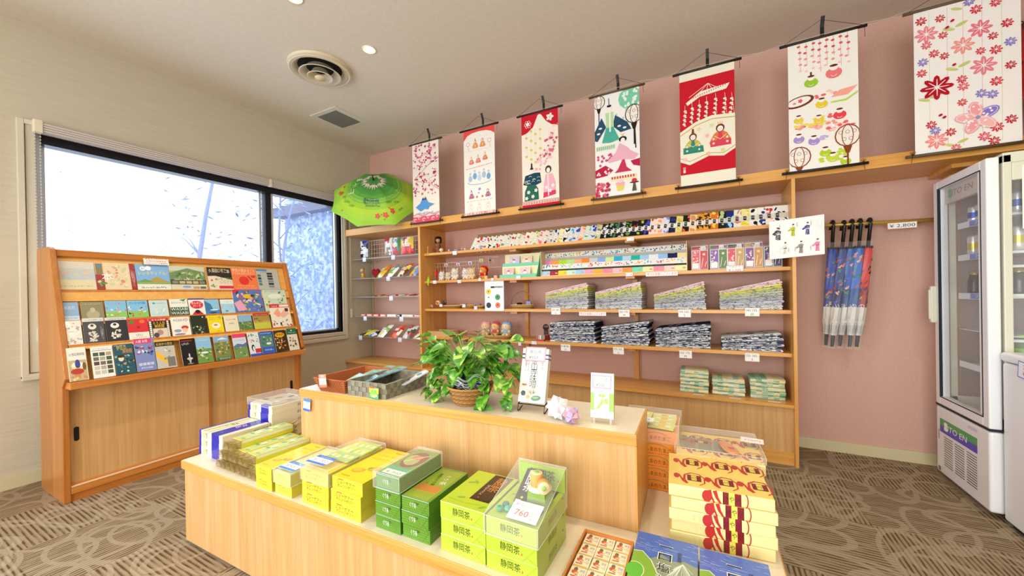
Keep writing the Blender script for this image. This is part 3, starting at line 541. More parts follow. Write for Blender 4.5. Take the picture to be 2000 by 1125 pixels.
# ------------------------------------------------------------------ sweet boxes on the island table
TZ = .3911
def carton(w, d, h, cf, ct, cs, F=None, T=None, R=None, name='sweet_box', mats=gloss, L=None):
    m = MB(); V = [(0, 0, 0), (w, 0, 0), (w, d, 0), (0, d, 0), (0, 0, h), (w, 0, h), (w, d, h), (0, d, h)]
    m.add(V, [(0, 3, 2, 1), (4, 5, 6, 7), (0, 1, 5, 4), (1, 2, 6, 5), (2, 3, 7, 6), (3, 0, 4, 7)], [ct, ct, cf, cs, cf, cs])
    if F: m.front(F)
    if T: m.top(T, z=h)
    if R: m.right(R, x=w)
    if L: m.left(L, x=0)
    return m
def fold(A, w, h, c):  # the folded paper corner seen on the short faces of wrapped boxes
    A.line([(w*.72, h*.02), (w*.99, h*.97)], .0006, c).line([(w*.80, h*.35), (w*.99, h*.02)], .0006, c)
def boxstack(name, n, x, y, w, d, h, mk, lab, cat, group, rot=.015, jit=.002, z0=TZ, seed=1, bevel=.0015):
    rnd = random.Random(seed); o0 = None; words = {2: ['bottom', 'top'], 3: ['bottom', 'middle', 'top'], 4: ['bottom', 'second from bottom', 'third from bottom', 'top'], 5: ['bottom', 'second from bottom', 'middle', 'fourth from bottom', 'top']}[n]
    for i in range(n):
        p = (x+rnd.uniform(-jit, jit), y+rnd.uniform(-jit, jit), z0+i*(h+.0004)); lb = lab % words[i]
        if o0 is None: o0 = mk().build(name, gloss, None, bevel); o0.location = p; o0.rotation_euler = (0, 0, rot); o = o0; tag(o, lb, cat, group)
        else: o = dup(o0, p, rot+rnd.uniform(-.01, .01), lb, group)
def cover(x, y, w, d, h, lb, rot=.015, z=TZ, slope=None):
    """thin clear lid, open below"""
    m = MB(); t = .0012; hb = slope or h
    V = [(0, 0, 0), (w, 0, 0), (w, d, 0), (0, d, 0), (0, 0, h), (w, 0, h), (w, d, hb), (0, d, hb)]
    m.add(V, [(4, 5, 6, 7), (0, 1, 5, 4), (1, 2, 6, 5), (2, 3, 7, 6), (3, 0, 4, 7)])
    e = .0009; ed = MB()
    for a, b in ((0, 4), (1, 5), (2, 6), (3, 7), (4, 5), (5, 6), (6, 7), (7, 4), (0, 1), (1, 2)): ed.tube([V[a], V[b]], e, '#f4f8f4', 1, 4)
    m.V += ed.V and []; k = len(m.V); m.V += ed.V; m.F += [tuple(k+i for i in f) for f in ed.F]; m.C += ed.C; m.M += ed.M; m.S += ed.S
    o = m.build('plastic_cover', [clear, mat('plastic_edge', '#eef4ee', .15, alpha=.55)]); o.location = (x, y, z); o.rotation_euler = (0, 0, rot); return tag(o, lb, 'plastic cover')
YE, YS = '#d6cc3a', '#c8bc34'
def lemon(A, x, y, s, k=1):
    for i, (a, b) in enumerate(((0, 0), (.045, -.03))[:k+0 or 1] if k == 1 else ((0, 0), (.05, .03))): A.disc(x+a*s, y+b*s, .028*s, '#eda31c', ry=.017*s, n=16, rot=.35).up(); A.disc(x+a*s-.004*s, y+b*s+.003*s, .018*s, '#f6bf3a', ry=.009*s, n=12, rot=.35)
    A.disc(x+.03*s, y+.03*s, .010*s, '#3f8a5a', ry=.005*s, rot=.7); A.line([(x, y), (x+.05*s, y+.045*s)], .0015*s, '#4a8a4a')
def mkyellow(w, d, h, small=False, pale=False):
    def f():
        F = Art(); c = '#4e4a10'; u = h
        if small: F.txt(w*.45, h*.58, h*.15, 'ニューサマー', c, w=w*.46, rot=-.03).txt(w*.48, h*.34, h*.15, 'オレンジゼリー', c, w=w*.44); F.disc(w*.66, h*.40, h*.09, '#e8b82c'); F.rect(w*.24, h*.76, w*.36, h*.80, '#d8602c')
        else: F.rect(w*.2, h*.83, w*.38, h*.90, '#dc5a3c').up(); F.txt(w*.45, h*.54, h*.23, 'ニューサマー', c, w=w*.58, it=.05).txt(w*.47, h*.24, h*.22, 'オレンジゼリー', c, w=w*.58); F.disc(w*.70, h*.42, h*.14, '#ecc02e').disc(w*.73, h*.66, h*.05, '#3f8f6a')
        fold(F, w, h, '#b8b020'); F.rect(0, h*.985, w, h, '#f4f0a0')
        T = Art(); T.rect(0, 0, w, d, '#ead41c' if not pale else '#d8da82').up(); s = w/.15
        T.txt(w*.45, d*.80, .014*s, 'ニューサマー', '#9a4a10', w=w*.66, rot=PI).txt(w*.47, d*.68, .014*s, 'オレンジゼリー', '#9a4a10', w=w*.7, rot=PI).rect(w*.5, d*.90, w*.8, d*.92, '#d8602c'); lemon(T, w*.36, d*.26, s, 2); T.txt(w*.28, d*.07, .006*s, '伊豆限定', '#5a6a2a', w=w*.3)
        R = Art(); R.line([(0, h*.5), (h*.5, h)], .0006, '#b0a61c')
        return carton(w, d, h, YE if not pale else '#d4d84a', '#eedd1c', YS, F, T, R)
    return f
boxstack('jelly_box', 2, 2.210, -2.575, .106, .245, .0442, mkyellow(.106, .245, .0442, True), 'small yellow jelly box beside the gold-wrapped bars, %s of two', 'box', 'small yellow jelly boxes')
boxstack('jelly_box', 2, 2.328, -2.570, .103, .235, .0430, mkyellow(.103, .235, .043, True, True), 'small pale-yellow jelly box under the ¥500 card, %s of two', 'box', 'small yellow jelly boxes', seed=2)
boxstack('jelly_box', 3, 2.492, -2.563, .147, .262, .0432, mkyellow(.147, .262, .0432), 'yellow jelly box in the left large stack, %s of three', 'box', 'large yellow jelly boxes', seed=3)
boxstack('jelly_box', 3, 2.650, -2.556, .150, .258, .0424, mkyellow(.150, .258, .0424), 'yellow jelly box in the right large stack beside green boxes, %s of three', 'box', 'large yellow jelly boxes', seed=4, jit=.004)
def cardtop(x, y, z, w, d, txt, lb, c1, rot=.02, tilt=0.0, c2='#f2f6fa', tc='#7a8a9a', top_txt=None):
    A = Art(); A.rect(0, 0, w, d, c2).up(); A.rect(0, d*.72, w, d, c1).rect(0, 0, w, d*.22, c1).up(); A.txt(w/2, d*.33, d*.26, txt, tc, w=w*.72)
    if top_txt: A.txt(w/2, d*.78, d*.12, top_txt, '#f2f6fa', w=w*.6)
    m = MB(); m.box(0, w, 0, d, 0, .0008, c2); m.top(A, z=.0008); return one('price_card', m, tagm, lb, 'price tag', (x, y, z), (tilt, 0, rot))
cover(2.325, -2.573, .109, .241, .052, 'clear lid over the small pale-yellow jelly box', z=TZ+.043)
cardtop(2.335, -2.560, TZ+.0967, .09, .06, '¥500', 'blue and white ¥500 card on the small pale-yellow jelly box', '#4f8fe0', top_txt='ニューサマー')
cover(2.488, -2.567, .155, .270, .060, 'clear lid over the left large yellow jelly stack', z=TZ+.0875)
cardtop(2.497, -2.553, TZ+.1486, .10, .062, '¥1,000', 'blue and white ¥1,000 card on the left large yellow stack', '#4a80d8', top_txt='ニューサマー')
def packets(x0, y0, z, w, d, nx, ny, cols, name, lb, rnd, group, big=1.0):
    o0 = None
    for i in range(nx):
        for j in range(ny):
            pw, pd = w/nx*.95, d/ny*1.12; m = MB(); c = rnd.choice(cols); A = Art(); A.rect(pw*.1, pd*.06, pw*.9, pd*.94, c).up(); A.rect(pw*.15, pd*.35, pw*.85, pd*.65, '#eef6c8').disc(pw*.5, pd*.5, pw*.16, '#f0c63a'); A.scribble(pw*.2, pd*.72, pw*.6, pd*.08, '#3f8a4a', rnd, 4)
            m.box(0, pw, 0, pd, 0, .005, c); m.top(A, z=.005); pos = ['left', 'right'][i] if nx == 2 else ['left', 'middle', 'right'][i] if nx == 3 else 'single'; row = ['front', 'second', 'third', 'fourth', 'rear'][min(j, 4)]
            one(name, m, gloss, lb % (row+' row, '+pos), 'packet', (x0+i*w/nx, y0+j*d/ny, z+.001+.003*((i+j) % 2)), (.06, 0, rnd.uniform(-.12, .12)), group)
rp = random.Random(11)
packets(2.50, -2.475, TZ+.131, .135, .16, 2, 3, ['#b8dc5a', '#a8d060', '#c8e27a', '#9cc86a'], 'jelly_sachet', 'green and yellow jelly sachet under the large clear lid, %s', rp, 'jelly sachets under the lid')
# dark green stacks
def mkgreen(w, d, h, plain=False, photo=False):
    def f():
        g = '#5c8f2c'; F = Art()
        if not plain:
            for a in range(int(w/.0068)):
                for b in range(int(h/.0075)): F.disc((a+.5+.5*(b % 2))*.0068, (b+.5)*.0075, .0011, '#9cc24a', ry=.0019, n=5)
        F.up().txt(w*.42, h*.36, h*.30, 'ぐり茶', '#f2f5e4', w=w*.24).txt(w*.55, h*.60, h*.15, '伊豆銘茶', '#23401c', w=w*.16).rect(w*.66, h*.34, w*.68, h*.42, '#c8502c'); F.rect(0, h*.965, w, h, '#bcd8e8'); fold(F, w, h, '#3f6a1c')
        T = Art(); T.rect(0, 0, w, d, '#6f9a2e').up()
        if photo: T.rect(w*.04, d*.04, w*.96, d*.30, '#3fae84').rect(w*.1, d*.06, w*.9, d*.2, '#eef4e4').up(); T.txt(w*.5, d*.09, d*.06, '¥ 700', '#3a7a6a', w=w*.6).disc(w*.5, d*.62, w*.42, '#7a2a2a', ry=d*.3).up().disc(w*.42, d*.6, w*.28, '#a0b060', ry=d*.2, rot=.4).up().disc(w*.5, d*.7, w*.2, '#c86a4a', ry=d*.08, rot=.6).line([(w*.2, d*.5), (w*.8, d*.85)], .004, '#dfe0b0')
        else:
            T.rect(0, 0, w*.9, d*.94, '#8fa832').up()
            T.rect(w*.04, d*.22, w*.86, d*.42, '#c8843a').up()
            for a in range(12):
                for b in range(6): T.disc(w*(.06+a*.07), d*(.06+b*.033), .0022, '#c8d05a', n=5)
            T.up().txt(w*.55, d*.70, .014, 'ぐり', '#f6f6e0', rot=-1.45).txt(w*.6, d*.52, .018, '茶', '#f6f6e0', rot=-1.2).txt(w*.3, d*.6, .011, '伊豆のぐり茶', '#23301c', rot=-1.35, w=d*.4)
            T.disc(w*.2, d*.45, .003, '#c8402c')
        R = Art()
        if not plain:
            for a in range(int(d/.0085)):
                for b in range(int(h/.0085)): R.disc((a+.5)*.0085, (b+.5)*.0085, .0013, '#86b040', ry=.002, n=5)
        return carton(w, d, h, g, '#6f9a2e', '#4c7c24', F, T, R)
    return f
boxstack('tea_cake_box', 2, 2.857, -2.548, .107, .212, .0440, mkgreen(.107, .212, .044), 'narrow dark green box with dotted wrap, %s of the two below the cased sample', 'box', 'dark green dotted boxes', z0=TZ+.0445, seed=5)
o = mkgreen(.107, .212, .044, True)().build('tea_cake_box', gloss, None, .0015); o.location = (2.857, -2.546, TZ); o.rotation_euler = (0, 0, .015); tag(o, 'plain dark green box without dots at the very bottom of the narrow stack', 'box', 'dark green dotted boxes')
o = mkgreen(.103, .208, .044, False, True)().build('tea_cake_box', gloss, None, .0015); o.location = (2.860, -2.545, TZ+.134); o.rotation_euler = (0, 0, .015); tag(o, 'dark green sample box showing a food photo and a ¥700 card', 'box', 'dark green dotted boxes')
cover(2.853, -2.552, .113, .220, .052, 'clear case over the dark green sample box', z=TZ+.1335)
boxstack('tea_cake_box', 3, 2.970, -2.543, .108, .212, .0428, mkgreen(.108, .212, .0428), 'dark green box with orange and white calligraphy top, %s of three', 'box', 'dark green dotted boxes', seed=6, jit=.003)
# lime tea boxes
def calli(A, x, y, s, c='#16240c', rot=0): A.txt(x, y, s, '静岡茶', c, w=s*3.5, rot=rot)
def mklime(w, d, h):
    def f():
        F = Art(); calli(F, w*.48, h*.36, h*.36); F.scribble(w*.36, h*.20, w*.3, h*.07, '#dfeea0', rp, 8, .2).rect(w*.70, h*.34, w*.725, h*.46, '#cf6a2c').rect(w*.34, h*.84, w*.55, h*.87, '#a0bc3a').rect(0, h*.96, w, h, '#eef6bc'); fold(F, w, h, '#8fa826')
        T = Art(); T.rect(w*.46, d*.22, w*.90, d*.98, '#33221a').up(); T.vtxt(w*.72, d*.88, .028, '静岡茶', '#c8863a', 1.0); T.vtxt(w*.57, d*.66, .008, 'ばうむくうへん', '#e8d8b0', 1.1); T.disc(w*.60, d*.30, .003, '#c8402c')
        for a, b, r in ((.16, .62, .5), (.26, .66, 2.4), (.86, .1, .7), (.3, .2, .3)): T.disc(w*a, d*b, .013, '#7fb03a', ry=.005, rot=r)
        T.line([(w*.1, d*.12), (w*.5, d*.1), (w*.8, d*.14)], .003, '#a8c82c')
        R = Art(); R.txt(d*.5, h*.3, h*.34, '静岡茶', '#4a6a1c', w=d*.30, it=.1).disc(d*.88, h*.8, .010, '#4f9a3a', ry=.004, rot=-.5)
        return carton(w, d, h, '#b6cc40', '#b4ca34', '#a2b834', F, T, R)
    return f
boxstack('baumkuchen_box', 3, 3.121, -2.535, .155, .213, .0484, mklime(.155, .213, .0484), 'lime green tea box in the stack beside the dark green boxes, %s of three', 'box', 'lime green tea boxes', seed=7, rot=.01, jit=.003)
boxstack('baumkuchen_box', 3, 3.282, -2.540, .155, .215, .0480, mklime(.155, .215, .048), 'lime green tea box in the stack under the sloping sample case, %s of three', 'box', 'lime green tea boxes', seed=8, rot=.01, jit=.002)
zc = pt(1, -2.325, 1062, 905).z
cover(3.278, -2.545, .163, .222, .052, 'sloping clear case over the lime green sample box', rot=.01, z=TZ+.0965, slope=zc-TZ-.0965)
def bk():
    w, hh = .155, zc-TZ-.150; F = Art(); F.txt(w*.52, hh*.45, .024, '静岡茶', '#16240c', w=.085).rect(w*.84, hh*.42, w*.88, hh*.5, '#cf6a2c').txt(w*.5, hh*.78, .006, '銘茶使用', '#7f9a2a', w=.04)
    return carton(w, .012, hh, '#a4c83a', '#a4c83a', '#8fae2c', F)
one('lid_panel', bk(), gloss, 'upright lime green box lid with calligraphy at the back of the sloping case', 'box lid', (3.284, -2.338, TZ+.1455), .01)
m = MB(); A = Art(); A.rect(0, 0, .052, .12, '#1f231f').up(); A.vtxt(.026, .108, .024, '静岡茶', '#f0f0e8', 1.0); A.disc(.02, .016, .004, '#c8d84a').rect(.004, .002, .02, .008, '#e8e8e0')
m.box(0, .052, 0, .120, 0, .006, '#1f231f'); m.top(A, z=.006); one('tea_sachet', m, gloss, 'black tea sachet with white calligraphy inside the sloping case', 'packet', (3.325, -2.455, TZ+.150), (.42, 0, .05))
m = MB()
for i in range(4): a = [(.012, .014), (.034, .02), (.020, .038), (.046, .040)][i]; m.ball(a[0], a[1], .008, .011, ['#2f9a78', '#3fae8a', '#277a64', '#46b892'][i], 0, 10, 6, sz=.7)
one('wrapped_sweets', m, gloss, 'teal foil wrapped sweets at the front of the sloping case', 'sweets', (3.296, -2.52, TZ+.1455), .1)
pc = Art(); pc.rect(0, 0, .088, .062, '#f7f7f4').up(); pc.txt(.046, .044, .0095, '静岡茶ばうむくうへん', '#2f3f2a', w=.074).txt(.036, .014, .020, '760', '#e0503a', w=.040).txt(.063, .015, .008, '円', '#e0503a').txt(.072, .028, .0065, '12個入', '#2f3f2a', w=.02).txt(.072, .007, .006, '(税込)', '#2f3f2a', w=.018)
m = MB(); m.box(0, .088, 0, .062, 0, .0008, '#f7f7f4'); m.top(pc, z=.0008); th = math.atan2(zc-TZ-.0965-.052, .222); one('price_card', m, tagm, 'white card with red 760 price on the sloping case', 'price tag', (3.342, -2.533, TZ+.0965+.0555), (th, 0, .01))
cake = thing('baumkuchen', 'two pale baumkuchen rolls with green centres on a small plate in the case', 'cake', (3.395, -2.425, TZ+.192))
MB().lathe([(.0005, 0), (.034, .001), (.036, .003), (.0005, .004)], '#f2ead2').build('plate', mat('sample_plate', None, .4), cake)
m = MB(); m.lathe([(.0005, .042), (.008, .0425), (.008, .042), (.017, .0415), (.018, .038), (.018, .004), (.0005, .004)], 0, 0, 18, (-.012, .006, 0), cols=['#9ccb6a', '#9ccb6a', '#f3dfae', '#e0a85a', '#e6ad62', '#e6ad62']); m.build('roll', mat('cake_crumb', None, .7), cake)
m = MB(); m.lathe([(.0005, .036), (.007, .0365), (.007, .036), (.0165, .0355), (.0175, .032), (.0175, 0), (.0005, 0)], 0, 0, 18, (.016, -.016, .0215), cols=['#9ccb6a', '#9ccb6a', '#f3dfae', '#e0a85a', '#e6ad62', '#e6ad62'], ax=Matrix.Rotation(1.35, 3, 'X') @ Matrix.Rotation(.5, 3, 'Y')); m.build('roll', mat('cake_crumb', None), cake)
MB().box(-.03, .03, -.03, .03, -.045, 0, '#8aa84a', taper=.004).build('sample_block', mat('pedestal', None, .6), cake)
# blue and cream boxes
def mkblue(w, d, h):
    def f():
        B = '#2424a8'; C = '#ece6cc'; T = Art(); T.rect(0, 0, w, d, C).up(); T.rect(0, 0, w*.07, d, B).rect(w*.52, 0, w*.86, d, B).up(); T.line([(w*.2, 0), (w*.24, d*.4), (w*.22, d)], .018, '#c4cc7a').line([(w*.40, 0), (w*.38, d)], .006, '#b0aa88').up(); T.disc(w*.3, d*.55, .018, '#8fae6a', ry=.007).disc(w*.33, d*.62, .012, '#b87850', ry=.006).disc(w*.27, d*.42, .014, '#a8b878', ry=.006)
        T.txt(w*.69, d*.55, .026, '伊豆', '#e8e8f2', w=.052, rot=PI/2*0+1.3); T.scribble(w*.6, d*.12, w*.16, .008, '#c8c8e0', rp, 8, .2)
        F = Art(); F.rect(0, 0, w, h, C).up(); F.rect(0, 0, w*.09, h, B).rect(w*.54, 0, w*.86, h, B).up(); F.disc(w*.22, h*.5, .012, '#c8cc8a', ry=h*.4).disc(w*.33, h*.5, .005, '#a89a7a', ry=h*.45, rot=-.3).disc(w*.30, h*.7, .006, '#8fae6a')
        R = Art(); R.txt(d*.80, h*.30, h*.34, '伊豆の椎茸', '#23204a', w=d*.34); R.scribble(d*.64, h*.75, d*.3, h*.08, '#6a6a8a', rp, 8, .2)
        return carton(w, d, h, C, C, '#e6dec4', F, T, R)
    return f
boxstack('shiitake_box', 3, 1.601, -2.515, .224, .212, .0386, mkblue(.224, .212, .0386), 'cream and royal blue flat box in the front-left stack, %s of three', 'box', 'cream and blue flat boxes', rot=-.005, seed=9, bevel=.003)
boxstack('shiitake_box', 5, 1.603, -2.292, .226, .212, .0386, mkblue(.226, .212, .0386), 'cream and royal blue flat box in the taller rear stack, %s of five', 'box', 'cream and blue flat boxes', rot=-.005, seed=10, bevel=.003)
cover(1.601, -2.294, .231, .216, .036, 'clear lid with photo leaflet on the taller blue box stack', rot=-.005, z=TZ+.186)
m = MB(); A = Art(); A.rect(0, 0, .2, .17, '#c8bfae').up()
for k, c in enumerate(['#8f6a5a', '#5f7a4a', '#3a3a4a', '#e4e4ea', '#a8785a']): A.disc(.03+.036*k, .05+.05*(k % 3), .022, c, ry=.014, rot=k)
m.box(0, .2, 0, .17, 0, .001, '#c8bfae'); m.top(A, z=.001); one('photo_leaflet', m, gloss, 'colour photo leaflet lying under the clear lid of the blue box stack', 'leaflet', (1.612, -2.27, TZ+.196), 0)
# gold-wrapped long bars with twisted cellophane ends
def mkbar():
    t = bpy.data.objects.new('wrapped_bar', None); COL.objects.link(t); w, d, h = .076, .240, .037
    A = Art(); A.rect(.006, .01, w-.006, d-.01, '#ccd69a').up()
    for k in range(12): A.disc(w*.5+.014*(-1)**k, .02+k*.018, .015, ['#8fc470', '#dce07a', '#b0dca6', '#6ab068'][k % 4], ry=.008, rot=k)
    A.up(); A.rect(w*.3, d*.36, w*.6, d*.46, '#e2ecea').rect(w*.35, d*.7, w*.6, d*.78, '#dfeaf0')
    R = Art(); R.rect(.004, .004, d-.004, h*.58, '#d2ca30').up().rect(.004, h*.58, d-.004, h-.003, '#dfe6d4')
    m = MB(); m.box(0, w, 0, d, 0, h, '#d2cc52'); m.top(A, z=h); m.right(R, x=w); m.build('jelly_tray', gloss, t, .002)
    gm = mat('gold_cellophane', '#b7a06c', .18, alpha=.72, spec=1.0, metal=.25); rr = random.Random(5)
    for s in (0, 1):
        m = MB(); yy = (lambda q: -q) if s == 0 else (lambda q: d+q)
        for sx in (0, 1):
            x0 = w*(.06+.48*sx); V = [(x0, yy(0), .002), (x0+w*.46, yy(0), .002), (x0+w*.46, yy(0), h-.002), (x0, yy(0), h-.002), (x0+w*.10, yy(.016), h*.30), (x0+w*.32, yy(.018), h*.25), (x0+w*.36, yy(.016), h*.72), (x0+w*.08, yy(.017), h*.78), (x0-.004, yy(.040), h*.1), (x0+w*.48, yy(.036), h*.0), (x0+w*.40, yy(.044), h*1.0), (x0+.002, yy(.038), h*.94)]
            m.add(V, [(0, 1, 5, 4), (1, 2, 6, 5), (2, 3, 7, 6), (3, 0, 4, 7), (4, 5, 9, 8), (5, 6, 10, 9), (6, 7, 11, 10), (7, 4, 8, 11)])
        m.build('twisted_end', gm, t)
    return t
bars = [(1.845, 0, 'bottom of the column beside the blue boxes'), (1.845, 1, 'second layer of the column beside the blue boxes'), (1.862, 2, 'topmost of the column beside the blue boxes'), (1.925, 0, 'bottom of the middle column'), (1.925, 1, 'second layer of the middle column'), (2.008, 0, 'bottom of the column beside the yellow boxes'), (2.008, 1, 'top of the column beside the yellow boxes'), (2.09, 0, 'lying lowest against the small yellow boxes')]
b0 = None
for x, l, s in bars:
    p = (x, -2.515+.012*((l*7) % 3), TZ+.0368*l); rt_ = .03*(-1)**l-.04
    if b0 is None: b0 = mkbar(); b0.location = p; b0.rotation_euler = (0, 0, rt_); kids(b0); o = b0
    else: o = dup(b0, p, rt_)
    tag(o, 'gold cellophane wrapped jelly bar, '+s, 'sweet bar', 'gold cellophane wrapped bars')
# orange egg-cake boxes and the big cream pie boxes
def mkegg(w, d, h):
    def f():
        F = Art(); F.txt(w*.62, h*.22, h*.28, 'みしまのたまご', '#3a2410', w=w*.52, it=-.05); F.arc(w*.62, h*.30, w*.24, .5, 2.6, .0028, '#9a8a5a', ry=h*.52)
        T = Art(); T.rect(0, 0, w, d, '#ee9a34').up(); T.disc(w*.6, d*.5, .03, '#f7d060')
        return carton(w, d, h, '#ee9530', '#f0a545', '#dede7a', F, T)
    return f
boxstack('egg_cake_box', 5, 3.515, -1.900, .205, .20, .0455, mkegg(.205, .20, .0455), 'orange egg cake box behind the riser end, %s of five', 'box', 'orange egg cake boxes', seed=12, rot=.03)
cover(3.512, -1.903, .212, .205, .072, 'clear case of yellow packets on the orange box stack', rot=.03, z=TZ+.184)
packets(3.520, -1.89, TZ+.231, .19, .17, 2, 4, ['#e8e08a', '#dfe070', '#eee8b0'], 'egg_cake_packet', 'pale yellow cake packet in the clear case behind the riser, %s', rp, 'yellow packets in the clear case')
cardtop(3.525, -1.90, TZ+.2578, .11, .05, '¥780', 'white card on the clear case behind the riser', '#f2efe6', rot=.03, tc='#444')
def swirl(A, x, y, s, sy=1):
    R_ = '#c23030'; q = lambda a, b: (x+a*s, y+b*s*sy)
    A.disc(x-.052*s, y+.004*s*sy, .011*s, R_, ry=.010*s*sy); A.line([q(-.045, .012), q(-.038, .002), q(-.030, -.014), q(-.016, -.022)], .005*s, R_, .010*s)
    P = [q(-.016, -.022), q(-.026, -.006), q(-.022, .012), q(.0, .022), q(.028, .020), q(.046, .006), q(.044, -.014), q(.026, -.024)]
    A.line(P, .010*s, R_, .004*s); A.up(); A.rect(x-.014*s, y-.010*s*sy, x+.034*s, y+.012*s*sy, '#2a1418').up(); A.rect(x-.0125*s, y-.0085*s*sy, x+.0*s, y+.0105*s*sy, '#8a1c28').rect(x+.0*s, y-.0085*s*sy, x+.018*s, y+.0105*s*sy, '#f0dc60').rect(x+.018*s, y-.0085*s*sy, x+.0325*s, y+.0105*s*sy, '#8a1c28').up(); A.txt(x+.009*s, y-.005*s*sy, .010*s*sy, 'やき', '#1a1210', w=.015*s); A.txt(x-.006*s, y-.004*s*sy, .009*s*sy, 'いか', '#2a0a0e', w=.009*s); A.txt(x+.0255*s, y-.004*s*sy, .009*s*sy, 'パイ', '#2a0a0e', w=.009*s); A.up(-3)
def mkpie(w, d, h):
    def f():
        T = Art()
        for i, (a, b) in enumerate([(.21, .24), (.53, .24), (.85, .26), (.21, .72), (.53, .72), (.85, .74)]): swirl(T, w*a+.008, d*b, .80, 2.1); T.scribble(w*a+.03, d*b+.032, .022, .010, '#7a7a3a', rp, 5, .14)
        F = Art(); F.scribble(w*.24, h*.15, .022, h*.7, '#5f6a5a', rp, 9, .05)
        F.disc(w*.38, h*.45, .013, '#c23030', ry=h*.5).line([(w*.405, h*.99), (w*.42, h*.5), (w*.45, 0)], .009, '#c23030', .004).line([(w*.455, h*.99), (w*.475, h*.45), (w*.51, 0)], .011, '#c23030', .005)
        F.rect(w*.53, 0, w*.70, h, '#2a1418').up(); F.rect(w*.535, 0, w*.585, h, '#8a1c28').rect(w*.585, 0, w*.64, h, '#f0dc60').rect(w*.64, 0, w*.695, h, '#8a1c28').up(); F.txt(w*.612, h*.28, h*.42, 'や', '#1a1210', w=.013).txt(w*.56, h*.2, h*.5, 'いか', '#2a0a0e', w=.011).txt(w*.667, h*.2, h*.5, 'パイ', '#2a0a0e', w=.012)
        F.L -= 2; F.arc(w*.735, h*.5, .007, -1.4, 1.4, .003, '#b83a34', ry=h*.55)
        return carton(w, d, h, '#efe0a0', '#f2d270', '#e8d484', F, T)
    return f
PW, PD, PH = .272, .238, .0352
boxstack('pie_box', 5, 3.722, -2.196, PW, PD, PH, mkpie(PW, PD, PH), 'cream box with red swirls in the front pie stack, %s of five', 'box', 'cream and red pie boxes', rot=.10, seed=13, jit=.006, bevel=.003)
boxstack('pie_box', 5, 3.716, -1.952, PW, PD, PH, mkpie(PW, PD, PH), 'cream box with red swirls in the rear pie stack, %s of five', 'box', 'cream and red pie boxes', rot=.06, seed=14, jit=.004, bevel=.003)
cover(3.714, -1.952, .278, .242, .022, 'low clear lid with sample tray on the rear pie stack', rot=.06, z=TZ+.1775)
m = MB(); A = Art(); A.rect(0, 0, .165, .115, '#a8a08a').up()
for k in range(3): A.rect(.006+.053*k, .006, .05+.053*k, .109, '#958d78')
A.up(2); swirl(A, .06, .075, .95); m.box(0, .165, 0, .115, 0, .003, '#a8a08a'); m.top(A, z=.003); one('sample_tray', m, gloss, 'grey sample tray under the low clear lid on the rear pie stack', 'tray', (3.73, -1.90, TZ+.1785), .06)
m = MB(); V = []; n = 14
prof = [(-.052, .010), (-.045, .019), (-.02, .024), (.01, .023), (.04, .020), (.055, .012)]
for a, r in prof: V += [(r*math.cos(q), a, .010+.006*math.sin(q)*(1 if math.sin(q) > 0 else .6)) for q in [2*PI*i/n for i in range(n)]]
m.add(V, [(i*n+k, i*n+(k+1) % n, (i+1)*n+(k+1) % n, (i+1)*n+k) for i in range(5) for k in range(n)]+[tuple(range(n))[::-1], tuple(range(5*n, 6*n))], '#e08a3c', 0, True); A = Art()
for k in range(5): A.line([(-.012+.006*k, -.04), (-.014+.007*k, .045)], .0024, '#f0bc70')
A.up(); A.rect(-.008, -.028, .012, -.008, '#c03428'); m.top(A, z=.0165); one('sample_pie', m, gloss, 'golden brown pie sample under the low clear lid on the pie boxes', 'pastry', (3.885, -1.865, TZ+.182), .35)
cardtop(3.925, -1.80, TZ+.2005, .072, .05, '770円', 'white price card on the rear pie stack, nearest the shelving', '#f7f5f0', rot=-.05, c2='#f7f5f0', tc='#c85a5a')
# blue-green landscape packs and the open tray of sweets at the front
def mkpack(w, d, h):
    def f():
        T = Art(); T.rect(0, 0, w, d, '#4f6fc0').up(); rr = random.Random(4)
        for k in range(26): a = rr.uniform(0, w); b = rr.uniform(d*.72, d*.99); T.line([(a, b), (a+rr.uniform(.01, .04), b-rr.uniform(-.004, .012))], .0009, '#cfe0f2', .0003)
        T.up().poly([(w*.25, d*.60), (w*.45, d*.72), (w*.62, d*.66), (w*.8, d*.7), (w, d*.66), (w, 0), (0, 0), (0, d*.5)], '#8d9a80').up()
        for k in range(24): a = w*(.55+.42*rr.random()); T.line([(w*.78, d*.66), (a, d*rr.uniform(.35, .58))], .0007, '#e6ece0', .0012)
        T.up().poly([(0, d*.68), (w*.14, d*.70), (w*.3, d*.60), (w*.42, d*.45), (w*.7, d*.38), (w, d*.40), (w, 0), (0, 0)], '#84b03c').up(); T.line([(0, d*.68), (w*.14, d*.70), (w*.3, d*.60), (w*.42, d*.45), (w*.7, d*.38), (w, d*.40)], .0022, '#eef4ea').disc(w*.08, d*.42, .022, '#5cb83c', ry=.03).arc(w*.08, d*.42, .023, -.6, 2.2, .0016, '#f0f6e8', ry=.031).up()
        for k, ch in enumerate('一口塩羊羹'): T.txt(w*.5, d*(.80-k*.155), .030, ch, '#f4f4ee', w=.036); 
        T.up()
        for k, ch in enumerate('一口塩羊羹'): T.txt(w*.5, d*(.803-k*.155), .026, ch, '#1a1a16', w=.032)
        T.vtxt(w*.72, d*.80, .009, '伊豆名物', '#2a3a5a')
        return carton(w, d, h, '#5f8f4a', '#4f6fc0', '#7a8fae', None, T)
    return f
